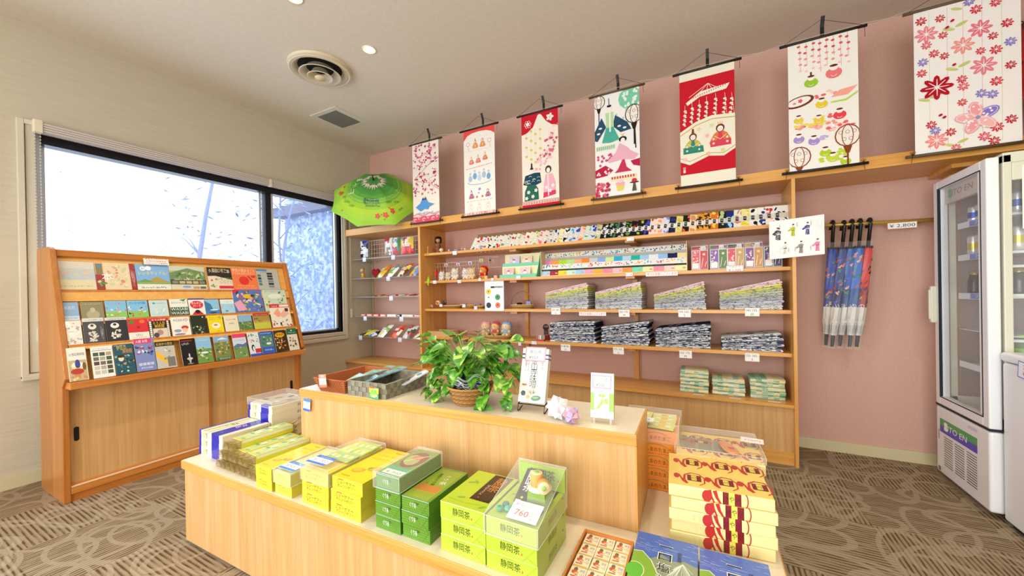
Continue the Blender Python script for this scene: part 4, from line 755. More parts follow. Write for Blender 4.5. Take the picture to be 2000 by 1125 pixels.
for x, y, s in ((3.648, -2.545, 'left of the pair, beside the open sweet tray'), (3.812, -2.548, 'right of the pair, in front of the cream pie boxes')):
    o = mkpack(.160, .295, .040)().build('yokan_box', gloss, None, .002); o.location = (x, y, TZ); o.rotation_euler = (0, 0, .03); tag(o, 'blue-green landscape box, black calligraphy, '+s, 'box', 'landscape calligraphy boxes')
tr = thing('open_sweet_box', 'open brown-rimmed box of individually wrapped sweets at the front table edge', 'box', (3.497, -2.565, TZ), .03)
TWd, TDp, THh = .145, .262, .034; m = MB(); m.box(0, TWd, 0, TDp, 0, .004, '#c8803c').box(0, .005, 0, TDp, 0, THh, '#c8803c').box(TWd-.005, TWd, 0, TDp, 0, THh, '#c8803c').box(.005, TWd-.005, TDp-.005, TDp, 0, THh, '#c8803c').box(.005, TWd-.005, 0, .005, 0, THh, '#c8803c').build('tray', gloss, tr)
A = Art(); 
for k in range(14): A.disc(.01+.018*k, .015+.008*(k % 2), .009, ['#4f9a3a', '#e8e8d8', '#3f6ab8', '#a8c83a'][k % 4], ry=.012)
MB().art(A, (-.0004, TDp, 0), (0, -1, 0), (0, 0, 1)).build('printed_side', gloss, tr)
def sweet():
    w, d = .042, .048; T = Art(); T.rect(0, 0, w, d, '#efe4c4').up(); T.disc(w*.32, d*.82, .0055, '#6a6a4a', ry=.007).disc(w*.30, d*.58, .008, '#c85a3a', ry=.008).disc(w*.42, d*.52, .007, '#dfb080', ry=.004, rot=.5).rect(w*.12, d*.22, w*.55, d*.30, '#c8383a').rect(w*.36, d*.36, w*.55, d*.41, '#2a2a2a').txt(w*.76, d*.66, .008, '伊豆', '#4a4a8a', w=.013).txt(w*.76, d*.36, .008, '一口', '#4a4a8a', w=.012).rect(w*.05, d*.02, w*.95, d*.10, '#c8ae3a')
    return carton(w, d, .020, '#e0d090', '#efe4c4', '#e8dcb8', None, T)
s0 = None
for r_ in range(5):
    for c_ in range(3):
        x, y = .0085+.0438*c_, .0075+.050*r_; p = Matrix.Rotation(.03, 4, 'Z') @ Vector((x, y, 0)); loc = (3.497+p.x, -2.565+p.y, TZ+.0055)
        lb = 'wrapped sweet with warrior print, '+['left', 'middle', 'right'][c_]+' column, '+['row nearest the table edge', 'second row from table edge', 'third row', 'fourth row', 'row nearest the riser'][r_]+' in open box'
        if s0 is None: s0 = sweet().build('wrapped_sweet', gloss, None, .003); s0.location = loc; s0.rotation_euler = (0, 0, .03); tag(s0, lb, 'sweet', 'wrapped sweets in the open box')
        else: dup(s0, loc, .03+.04*((r_+c_) % 3-1)*.5, lb)
# ------------------------------------------------------------------ on the riser
RZ = .7013
def basket(name, lb, loc, w, d, h, fl, c1, c2, rot, weave):
    m = MB(); t = .006
    for (P, Q, nrm) in (((0, 0), (w, 0), 1), ((w, 0), (w, d), 1), ((w, d), (0, d), 1), ((0, d), (0, 0), 1)):
        L_ = math.hypot(Q[0]-P[0], Q[1]-P[1]); n = max(3, int(L_/weave)); rows = max(2, int(h/weave*1.1)); dx, dy = (Q[0]-P[0])/L_, (Q[1]-P[1])/L_; nx, ny = dy, -dx
        for r_ in range(rows):
            z0_, z1_ = h*r_/rows, h*(r_+1)/rows; f0, f1 = fl*z0_/h, fl*z1_/h
            for i in range(n):
                o_ = .0022 if (i+r_) % 2 else 0; a, b = L_*i/n-(f0 if i == 0 else 0), L_*(i+1)/n+(f0 if i == n-1 else 0); a1, b1 = L_*i/n-(f1 if i == 0 else 0), L_*(i+1)/n+(f1 if i == n-1 else 0)
                pr = lambda s_, of, z: (P[0]+dx*s_+nx*of, P[1]+dy*s_+ny*of, z)
                V = [pr(a+.0006, f0+o_, z0_), pr(b-.0006, f0+o_, z0_), pr(b1-.0006, f1+o_, z1_-.0006), pr(a1+.0006, f1+o_, z1_-.0006)]+[pr(a, f0-t+.002, z0_), pr(b, f0-t+.002, z0_), pr(b1, f1-t+.002, z1_), pr(a1, f1-t+.002, z1_)]
                m.add(V, [(0, 1, 2, 3), (5, 4, 7, 6), (0, 3, 7, 4), (1, 5, 6, 2), (3, 2, 6, 7)], c1 if (i+r_) % 2 else c2)
    m.box(0, w, 0, d, 0, .004, c2); t_ = thing(name, lb, 'basket', loc, rot); m.build('woven_body', mat('basket_weave', None, .75), t_)
    e = fl; MB().tube([(-e, -e, h), (w+e, -e, h), (w+e, d+e, h), (-e, d+e, h)], .0035, c1, 0, 6, closed=True).build('rim', mat('basket_weave', None), t_); return t_
basket('bread_basket', 'flared orange-brown woven basket of blue-green packets, at the riser end by the rack', (2.172, -2.258, RZ), .165, .275, .062, .020, '#b8693c', '#a2572c', .05, .006)
basket('storage_basket', 'grey woven band basket with yellow-green card, beside the orange basket', (2.362, -2.252, RZ), .228, .275, .064, .001, '#8f8a78', '#7f7a6a', .05, .022)
rb = random.Random(21)
def packet2(w, d, c1, c2, c3): 
    T = Art(); T.rect(0, 0, w, d, c1).up(); T.rect(0, 0, w*.30, d, c2).poly([(w*.3, d*.1), (w*.62, d*.02), (w*.7, d*.45), (w*.35, d*.5)], c3).disc(w*.6, d*.72, w*.24, '#5f8fae', ry=d*.1, rot=.4).disc(w*.5, d*.35, w*.12, '#e8b890').up(); T.scribble(w*.35, d*.85, w*.5, d*.05, '#f0f4f0', rb, 7, .2)
    return MB().box(0, w, 0, d, 0, .006, c1).top(T, z=.006)
for k, (x, y, z, tx, rz) in enumerate([(2.235, -2.215, .018, .36, -.30), (2.315, -2.20, .024, .33, -.42), (2.235, -2.125, .032, .26, -.25), (2.315, -2.115, .040, .24, -.40), (2.245, -2.03, .046, .20, -.22), (2.335, -2.04, .056, .18, -.36)]):
    one('tea_packet', packet2(.075, .135, '#8fb0b8', '#7ab04a', '#e4e6d4'), gloss, 'blue-green tea packet leaning in the orange basket, '+['front left', 'front right', 'middle left', 'middle right', 'rear left', 'rear right'][k], 'packet', (x-.02, y, RZ+z-.012), (tx, 0, rz), 'blue-green packets in the orange basket')
for k, (x, y, z, c1) in enumerate([(2.45, -2.19, .012, '#c8bfa0'), (2.505, -2.17, .018, '#d8d4dc'), (2.53, -2.11, .030, '#e0e2ea')]):
    one('snack_packet', packet2(.06, .14, c1, '#a8a080', '#dfe0ea'), gloss, ['beige', 'pale lilac', 'white'][k]+' snack packet lying in the grey woven basket', 'packet', (x, y, RZ+z), (.22+.08*k, 0, -.5), 'packets in the grey basket')
def pcard(name, u, v, y, w, h, art, lb, rot=0, tilt=0):
    c = pt(1, y, u, v); m = MB(); m.box(-w/2, w/2, 0, .0008, -h/2, h/2, '#f4f4f0'); m.front(art); return one(name, m, tagm, lb, 'price tag', c, (tilt, rot, .05))
A = Art(); A.rect(-.024, -.03, .024, .03, '#f4e6e0').up(); A.rect(-.024, .012, .024, .03, '#ee8a70').rect(-.024, -.03, .024, -.018, '#ee7a60').up(); A.txt(0, .017, .008, '煎茶', '#f8e8e0').txt(0, -.010, .014, '¥540', '#e07a6a', w=.04); pcard('price_card', 630, 744, -2.292, .048, .060, A, 'red and white ¥540 card on the front of the orange basket', -.12)
A = Art(); A.rect(-.027, -.026, .027, .026, '#2f9a7a').up(); A.rect(-.027, .0, .027, .022, '#f2e024').up(); A.disc(0, -.002, .021, '#8fd03a', ry=.018).rect(-.026, .02, .004, .026, '#e8502c').up(); A.txt(-.008, .005, .011, '煎', '#3f7ab0').txt(.011, .004, .011, '茶', '#3f7ab0').txt(0, -.019, .013, '1,080円', '#f8f0c0', w=.042); pcard('price_card', 730, 768, -2.262, .054, .052, A, 'yellow and green 1,080 yen card on the grey basket', .05)
A = Art(); A.rect(-.024, -.03, .024, .03, '#eef0f4').up(); A.rect(-.024, .016, .024, .03, '#4f86d8').rect(-.024, -.03, .024, -.018, '#3a6fd0').up(); A.txt(0, -.004, .013, '¥500', '#8a94a8', w=.038); pcard('price_card', 599, 791, -2.281, .048, .060, A, 'blue and white ¥500 card stuck to the front of the riser', .08)
m = MB(); m.box(0, .10, 0, .16, 0, .001, '#eceefa'); one('white_sheet', m, paper, 'blank white sheet on the riser left of the orange basket', 'paper', (2.06, -2.24, RZ+.0005), .1)
# pothos in a wicker basket
pl = thing('potted_pothos', 'trailing green pothos with variegated leaves in a round wicker basket on the riser', 'plant', (2.945, -2.120, RZ))
m = MB(); R0, R1, HB = .062, .092, .068; nn = 44; rows = 11
for r_ in range(rows):
    z0_ = HB*r_/rows; z1_ = HB*(r_+1)/rows; ra = R0+(R1-R0)*((r_+.5)/rows); P = [(ra*math.cos(a)+.0028*math.cos(a)*(1 if (i+r_) % 2 else -1), ra*math.sin(a)+.0028*math.sin(a)*(1 if (i+r_) % 2 else -1), (z0_+z1_)/2) for i, a in [(i, 2*PI*i/nn) for i in range(nn)]]
    m.tube(P, .0036, ['#a8793e', '#8f6430', '#b88a4a'][r_ % 3], 0, 5, closed=True)
m.lathe([(.0005, .002), (R0, .002), (R0-.003, .004), (R1-.006, HB)], '#6a4a24', 0, 24); m.build('wicker_pot', mat('basket_weave', None), pl)
m = MB()
for k in range(3): m.tube([((R1+.001)*math.cos(a), (R1+.001)*math.sin(a), HB+.002*math.sin(a*9+k*2.1)+.002) for a in [2*PI*i/60 for i in range(60)]], .0035, '#b4854a', 0, 5, closed=True)
m.build('braided_rim', mat('basket_weave', None), pl)
for sx in (-1, 1): MB().tube([(sx*(R1+.0), -.02, HB), (sx*(R1+.012), -.014, HB+.022), (sx*(R1+.014), .0, HB+.030), (sx*(R1+.012), .014, HB+.022), (sx*R1, .02, HB)], .0038, '#a8793e').build('handle', mat('basket_weave', None), pl)
MB().lathe([(.040, .01), (.042, .115), (.038, .118), (.0005, .105)], '#1f2f22', 0, 20).build('dark_glass_pot', mat('dark_green_glass', None, .1), pl)
m = MB(); rl_ = random.Random(8)
def ruff(a, t): return .044+.050*t+.008*math.sin(a*5+t*3), .058+.062*t+.012*math.sin(a*7)*t
for k in range(46):
    a = rl_.uniform(0, 2*PI); t0 = rl_.uniform(0, .3); P = []
    for i in range(9): t = min(1, t0+i*.09); a += rl_.uniform(-.22, .22); r_, z = ruff(a, t); P.append((r_*math.cos(a), r_*math.sin(a), z))
    m.tube(P, .0011, '#e8ecf0', 0, 4)
for t in (.15, .4, .65, .9, 1.0): m.tube([(ruff(a, t)[0]*math.cos(a), ruff(a, t)[0]*math.sin(a), ruff(a, t)[1]) for a in [2*PI*i/48 for i in range(48)]], .0011, '#e8ecf0', 0, 4, closed=True)
m.build('white_mesh_wrap', mat('white_fibre', None, .8), pl)
ms = MB(); lv = []
rr = random.Random(31); cen = Vector((0, 0, .13))
def addleaf(P, dirv, L_, droop, c):
    d = Vector(dirv).normalized(); s_ = d.cross(Vector((0, 0, 1)));
    if s_.length < .1: s_ = Vector((1, 0, 0))
    s_.normalize(); up_ = s_.cross(d); s_ = s_*math.cos(droop)+up_*math.sin(droop); up_ = s_.cross(d); V = []; W = L_*.40
    outl = [(0, 0), (.06, .30), (.22, .46), (.45, .44), (.68, .30), (.86, .13), (1, 0)]
    for t, w_ in outl: 
        b = -.30*t*t*L_; V.append(P+d*(t*L_)+Vector((0, 0, b))); 
        if 0 < t < 1: V.append(P+d*(t*L_)+s_*(w_*L_*.95)+up_*(w_*.22*L_)+Vector((0, 0, b))); V.append(P+d*(t*L_)-s_*(w_*L_*.95)+up_*(w_*.22*L_)+Vector((0, 0, b)))
    F = [(0, 1, 3 if False else 1, 2)][:0]; n = 5; idx = lambda i, k: 1+3*(i-1)+k; CC = []
    F.append((0, idx(1, 1), idx(1, 0))); F.append((0, idx(1, 0), idx(1, 2))); CC += [c[0], c[0]]
    for i in range(1, n): F.append((idx(i, 0), idx(i, 1), idx(i+1, 1), idx(i+1, 0))); F.append((idx(i, 2), idx(i, 0), idx(i+1, 0), idx(i+1, 2))); CC += [c[i % len(c)], c[(i+1) % len(c)]]
    e = 1+3*n; F.append((idx(n, 0), idx(n, 1), e)); F.append((idx(n, 2), idx(n, 0), e)); CC += [c[0], c[0]]
    return V, F, CC
leafmat = mat('pothos_leaf', None, .3, coat=.3); stems = MB(); G = [['#4f8f2c', '#6fae35', '#4f8f2c'], ['#3f7d26', '#58992c', '#a9cc58'], ['#5fa234', '#88bd45', '#4f8f2c'], ['#3a7426', '#4f8f2c', '#5a9a30'], ['#74ad3c', '#bcd46a', '#5f9c33']]
leaves = []
for k in range(112):
    a = rr.uniform(0, 2*PI); el = rr.uniform(.25, 1.45); R_ = rr.uniform(.05, .155); tip = Vector((math.cos(a)*R_*1.30, math.sin(a)*R_*.9, .125+R_*math.sin(el)*1.1)); b = Vector((math.cos(a)*.02, math.sin(a)*.02, .112)); stems.tube([b, (b+tip)/2+Vector((0, 0, .015)), tip], .0016, '#7fae46', 0, 4)
    leaves.append((tip, (math.cos(a+rr.uniform(-.6, .6)), math.sin(a+rr.uniform(-.6, .6)), rr.uniform(-.45, .35)), rr.uniform(.052, .082), rr.uniform(-.6, .6), rr.choice(G)))
for vx, vy, pts_ in [(-1, -.35, [(.06, .14), (.12, .13), (.165, .09), (.19, .04), (.185, .0)]), (-1, .25, [(.07, .17), (.13, .16), (.19, .12), (.21, .08)]), (-.9, -.5, [(.06, .12), (.11, .08), (.14, .03), (.12, .0)]), (1, -.25, [(.07, .15), (.13, .15), (.17, .12), (.20, .11), (.19, .05)]), (1, .2, [(.08, .17), (.14, .17), (.19, .16), (.21, .13)]), (.8, -.6, [(.06, .12), (.11, .09), (.12, .04), (.13, .01)]), (-.5, -.9, [(.06, .13), (.09, .12), (.10, .07)]), (.3, .9, [(.06, .16), (.10, .15)])]:
    P = [Vector((0, 0, .115))]+[Vector((vx*r_, vy*r_*.6, z)) for r_, z in pts_]; stems.tube(P, .0019, '#86b04e', 0, 5)
    for i in range(1, len(P)):
        for q in range(3):
            b = P[i]+Vector((rr.uniform(-.015, .015), rr.uniform(-.015, .015), rr.uniform(-.005, .012))); leaves.append((b, (vx*rr.uniform(.1, 1)+rr.uniform(-.5, .5), vy+rr.uniform(-.9, .4), rr.uniform(-.9, .0)), rr.uniform(.040, .062), rr.uniform(-.8, .8), rr.choice(G)))
leaves = [l for l in leaves if l[0].z > .012]
stems.build('stems', mat('pothos_stem', None, .5), pl)
leaves.sort(key=lambda l: -l[2])
for i, l in enumerate(leaves[:100]): V, F, CC = addleaf(*l); MB().add(V, F, CC, 0, True).build('leaf', leafmat, pl)
if leaves[100:]:
    m = MB()
    for l in leaves[100:]: V, F, CC = addleaf(*l); m.add(V, F, CC, 0, True)
    m.build('leaves', leafmat, pl)['kind'] = 'stuff'
# wire stand with the miso box, acrylic stand with the wasabi box, paper polyhedra
st = thing('wire_easel', 'black wire easel holding the calligraphy box on the riser', 'stand', (3.182, -2.125, RZ), .05)
W_ = .106; P = []
for sx in (0, W_): MB().tube([(sx, .018, .036), (sx, -.018, .030), (sx, -.024, .004), (sx, -.010, .0022), (sx, .020, .012)], .0022, n=6).build('leg', black, st)
MB().tube([(0, .018, .036), (W_, .018, .036)], .0022).tube([(0, -.018, .030), (W_, -.018, .030)], .0022).build('cross_bar', black, st)
MB().tube([(.012, .020, .036), (.045, .062, .150), (.05, .104, .0022)], .0022).tube([(W_-.012, .020, .036), (.061, .062, .150), (.056, .104, .0022)], .0022).tube([(.045, .062, .15), (.061, .062, .15)], .0022).build('back_leg', black, st)
F = Art(); w, h = .108, .205; K = '#1c1c1c'
F.rect(0, 0, w, h, '#f2efe6').up(); F.rect(0, h*.80, w, h*.825, '#3a4a9a').rect(0, h*.87, w, h*.90, '#3a4a9a').up()
F.vtxt(w*.50, h*.80, .022, '金山寺味噌', K, 1.02); F.vtxt(w*.80, h*.78, .008, '長尾元祖', '#555').vtxt(w*.18, h*.78, .007, '名物豊のいわい', '#555').vtxt(w*.27, h*.78, .006, 'ふる里みそ造り', '#777')
for k in range(9): F.line([(w*.52, h*.16), (w*(.55+.05*k), h*(.42-.022*k))], .0012, '#6a8a4a', .0004); F.line([(w*.50, h*.14), (w*(.42-.035*k), h*(.34-.01*k))], .0012, '#c88a4a', .0004)
F.up().disc(w*.17, h*.16, .010, '#3a4038').disc(w*.66, h*.09, .020, '#4f7a4a', ry=.010, rot=.15).disc(w*.36, h*.10, .009, '#e0a83a', ry=.007, rot=.6).rect(w*.1, h*.30, w*.28, h*.335, '#b8784a').up().disc(w*.64, h*.097, .013, '#7aa878', ry=.004, rot=.15)
R = Art(); R.rect(0, h*.80, .03, h*.825, '#3a4a9a').rect(0, h*.87, .03, h*.90, '#3a4a9a')
m = carton(w, .028, h, '#f2efe6', '#eee8d8', '#ded4b8', F, None, R); one('miso_box', m, gloss, 'white calligraphy box with drawn vegetables leaning on the black wire easel', 'box', (3.180, -2.140, RZ+.036), (-.30, 0, .05), bevel=.001)
def plabel(w, h, t1, t2, bc, pat=False):
    A = Art(); A.rect(0, 0, w, h, bc).up(); A.rect(.005, .005, w-.005, h-.005, '#fbf8f4').up(); A.txt(w*.5, h*.55, h*.22, t1, '#444', w=w*.58).txt(w*.42, h*.17, h*.22, t2, '#444', w=w*.45).line([(w*.12, h*.50), (w*.85, h*.48)], .0006, '#999').line([(w*.5, h*.12), (w*.9, h*.12)], .0005, '#999'); return MB().box(0, w, 0, .0008, 0, h, bc).front(A)
p = Matrix.Rotation(.05, 4, 'Z') @ Matrix.Rotation(-.30, 4, 'X') @ Vector((.012, -.0018, .155)); one('price_card', plabel(.085, .056, '金山寺', '¥650', '#f5a0ac'), tagm, 'pink-bordered ¥650 card on the white calligraphy box', 'price tag', (3.180+p.x, -2.140+p.y, RZ+.036+p.z), (-.30, 0, .05))
ac = thing('acrylic_stand', 'small clear acrylic stand under the wasabi box', 'stand', (3.468, -2.130, RZ), .07); acm = mat('acrylic', '#ffffff', .05, alpha=.25, spec=.9)
for sx in (.006, .062):
    m = MB(); m.prism([(-.022, 0), (.045, 0), (.05, .06), (.044, .06), (.012, .018), (-.016, .018), (-.018, .032), (-.022, .032)], sx, sx+.006, 0); m.build('bracket', acm, ac, .001)
MB().box(.006, .068, .040, .044, .02, .055).build('back_plate', acm, ac)
w, h = .078, .150; F = Art(); F.rect(0, 0, w, h, '#f4f6f4').up(); F.rect(0, h*.16, w, h*.56, '#8fcc35').up(); F.rect(w*.16, h*.0, w*.80, h*.60, '#f4f6f4').up(); F.line([(0, h*.16), (w, h*.16)], .0004, '#b0c0b0').line([(w*.16, 0), (w*.16, h*.66)], .0004, '#b0c0b0').line([(w*.8, 0), (w*.8, h*.66)], .0004, '#b0c0b0')
F.disc(w*.44, h*.63, .018, '#8fd8c4', ry=.0075).up(); F.txt(w*.44, h*.605, .008, 'わさび漬', '#f4fffa', w=.03).poly([(w*.22, h*.18), (w*.34, h*.20), (w*.58, h*.34), (w*.56, h*.40), (w*.48, h*.42), (w*.40, h*.33), (w*.30, h*.26)], '#9ccc35').disc(w*.42, h*.50, .006, '#9ccc35').disc(w*.56, h*.50, .008, '#9ccc35', ry=.006).disc(w*.68, h*.38, .008, '#9ccc35', ry=.010).line([(w*.5, h*.36), (w*.44, h*.5)], .0015, '#9ccc35').line([(w*.52, h*.36), (w*.57, h*.5)], .0015, '#9ccc35').line([(w*.55, h*.36), (w*.67, h*.4)], .0015, '#9ccc35')
m = carton(w, .022, h, '#f4f6f4', '#e8f0e0', '#a8d45a', F); one('wasabi_box', m, gloss, 'white and lime box with green leaf drawing on the clear acrylic stand', 'box', (3.466, -2.150, RZ+.019), (-.13, 0, .07), bevel=.001)
p = Matrix.Rotation(.07, 4, 'Z') @ Matrix.Rotation(-.13, 4, 'X') @ Vector((.005, -.0018, .098)); one('price_card', plabel(.066, .046, 'わさび漬', '¥550', '#f5a8bc'), tagm, 'pink-bordered ¥550 card on the lime and white box', 'price tag', (3.466+p.x, -2.150+p.y, RZ+.019+p.z), (-.13, 0, .07))
def star(r, cols, seed):
    ph = (1+5**.5)/2; vs = []
    for a in (-1, 1):
        for b in (-ph, ph): vs += [(0, a, b), (a, b, 0), (b, 0, a)]
    vs = [Vector(v).normalized() for v in vs]; fs = [(i, j, k) for i in range(12) for j in range(i+1, 12) for k in range(j+1, 12) if (vs[i]-vs[j]).length < 1.06 and (vs[j]-vs[k]).length < 1.06 and (vs[i]-vs[k]).length < 1.06]
    rr_ = random.Random(seed); M = Matrix.Rotation(.4, 3, 'X') @ Matrix.Rotation(.3, 3, 'Y'); m = MB()
    for f in fs:
        c = (vs[f[0]]+vs[f[1]]+vs[f[2]]).normalized()*r*1.05
        for a, b in ((0, 1), (1, 2), (2, 0)):
            A_, B_ = M @ (vs[f[a]]*r*.80), M @ (vs[f[b]]*r*.80); C_ = M @ c
            if (B_-A_).cross(C_-A_).dot(A_+B_+C_) < 0: A_, B_ = B_, A_
            m.add([A_, B_, C_], [(0, 1, 2)], rr_.choice(cols))
    zm = min(v[2] for v in m.V); m.V = [(v[0], v[1], v[2]-zm) for v in m.V]; return m
one('origami_ball', star(.043, ['#efeaf2', '#e6e2f0', '#f4ece8', '#dfe4f4', '#f2e2e6'], 1), paper, 'large pale white-lilac origami star ball beside the wire easel', 'ornament', (3.352, -2.165, RZ), .2)
one('origami_ball', star(.031, ['#c8a8cc', '#dc98a0', '#b0a8d8', '#e8a8a0', '#cfc0dc'], 2), paper, 'smaller pink and purple origami star ball', 'ornament', (3.412, -2.190, RZ), .9)
# ------------------------------------------------------------------ leaflets on the rack
USED = set()
def uniq(lb, *alts):
    w = lb
    for a in ('',)+alts:
        w = (lb+', '+a) if a else lb
        if w not in USED and len(w.replace('-', ' ').split()) <= 16: break
    USED.add(w); return w
def sheet(w, h, t, bg, el, rnd, side='#e8e4da'):
    """leaflet or packet face from a short list of normalised elements"""
    A = Art(); A.rect(0, 0, w, h, bg)
    for e in el:
        A.up(); k = e[0]
        if k == 'r': A.rect(e[1]*w, e[2]*h, e[3]*w, e[4]*h, e[5])
        elif k == 'd': A.disc(e[1]*w, e[2]*h, e[3]*w, e[4], ry=(e[5] if len(e) > 5 else e[3])*(h if len(e) > 5 else w), n=14)
        elif k == 'p': A.poly([(a*w, b*h) for a, b in e[1]], e[2])
        elif k == 't': A.txt(e[1]*w, e[2]*h, e[3]*h, e[4], e[5], w=(e[6]*w if len(e) > 6 else None))
        elif k == 's': A.scribble(e[1]*w, e[2]*h, e[3]*w, e[4]*h, e[5], rnd, int(6+e[3]*8), .3)
        elif k == 'b':  # a patch of mottled photo
            for _ in range(int(e[6] if len(e) > 6 else 16)): A.disc(rnd.uniform(e[1]+.05, e[3]-.05)*w, rnd.uniform(e[2]+.03, e[4]-.03)*h, rnd.uniform(.03, .09)*w, rnd.choice(e[5]), ry=rnd.uniform(.02, .05)*h, n=7, rot=rnd.uniform(0, 3))
        elif k == 'g':  # grid of photos
            nx, ny = e[5], e[6]; W_, H_ = (e[3]-e[1])/nx, (e[4]-e[2])/ny
            for i in range(nx):
                for j in range(ny): A.rect((e[1]+W_*(i+.08))*w, (e[2]+H_*(j+.1))*h, (e[1]+W_*(i+.92))*w, (e[2]+H_*(j+.9))*h, rnd.choice(e[7]))
    return MB().box(0, w, 0, t, 0, h, side).front(A)
GR = ['#4f7a3a', '#6f9a4a', '#3f6a3a', '#88a85a', '#c8d0a0']; BL = ['#4f86c8', '#7fb0e0', '#a8d0f0', '#e8f2fa', '#3f6ab0']; MIX = ['#c85a4a', '#e8b04a', '#4f8a5a', '#4f6ab8', '#e8e0d0', '#b87aa8', '#3a3a3a']; TAN = ['#b89a6a', '#8f7a50', '#d8c8a0', '#6a5a3a', '#a8a890']
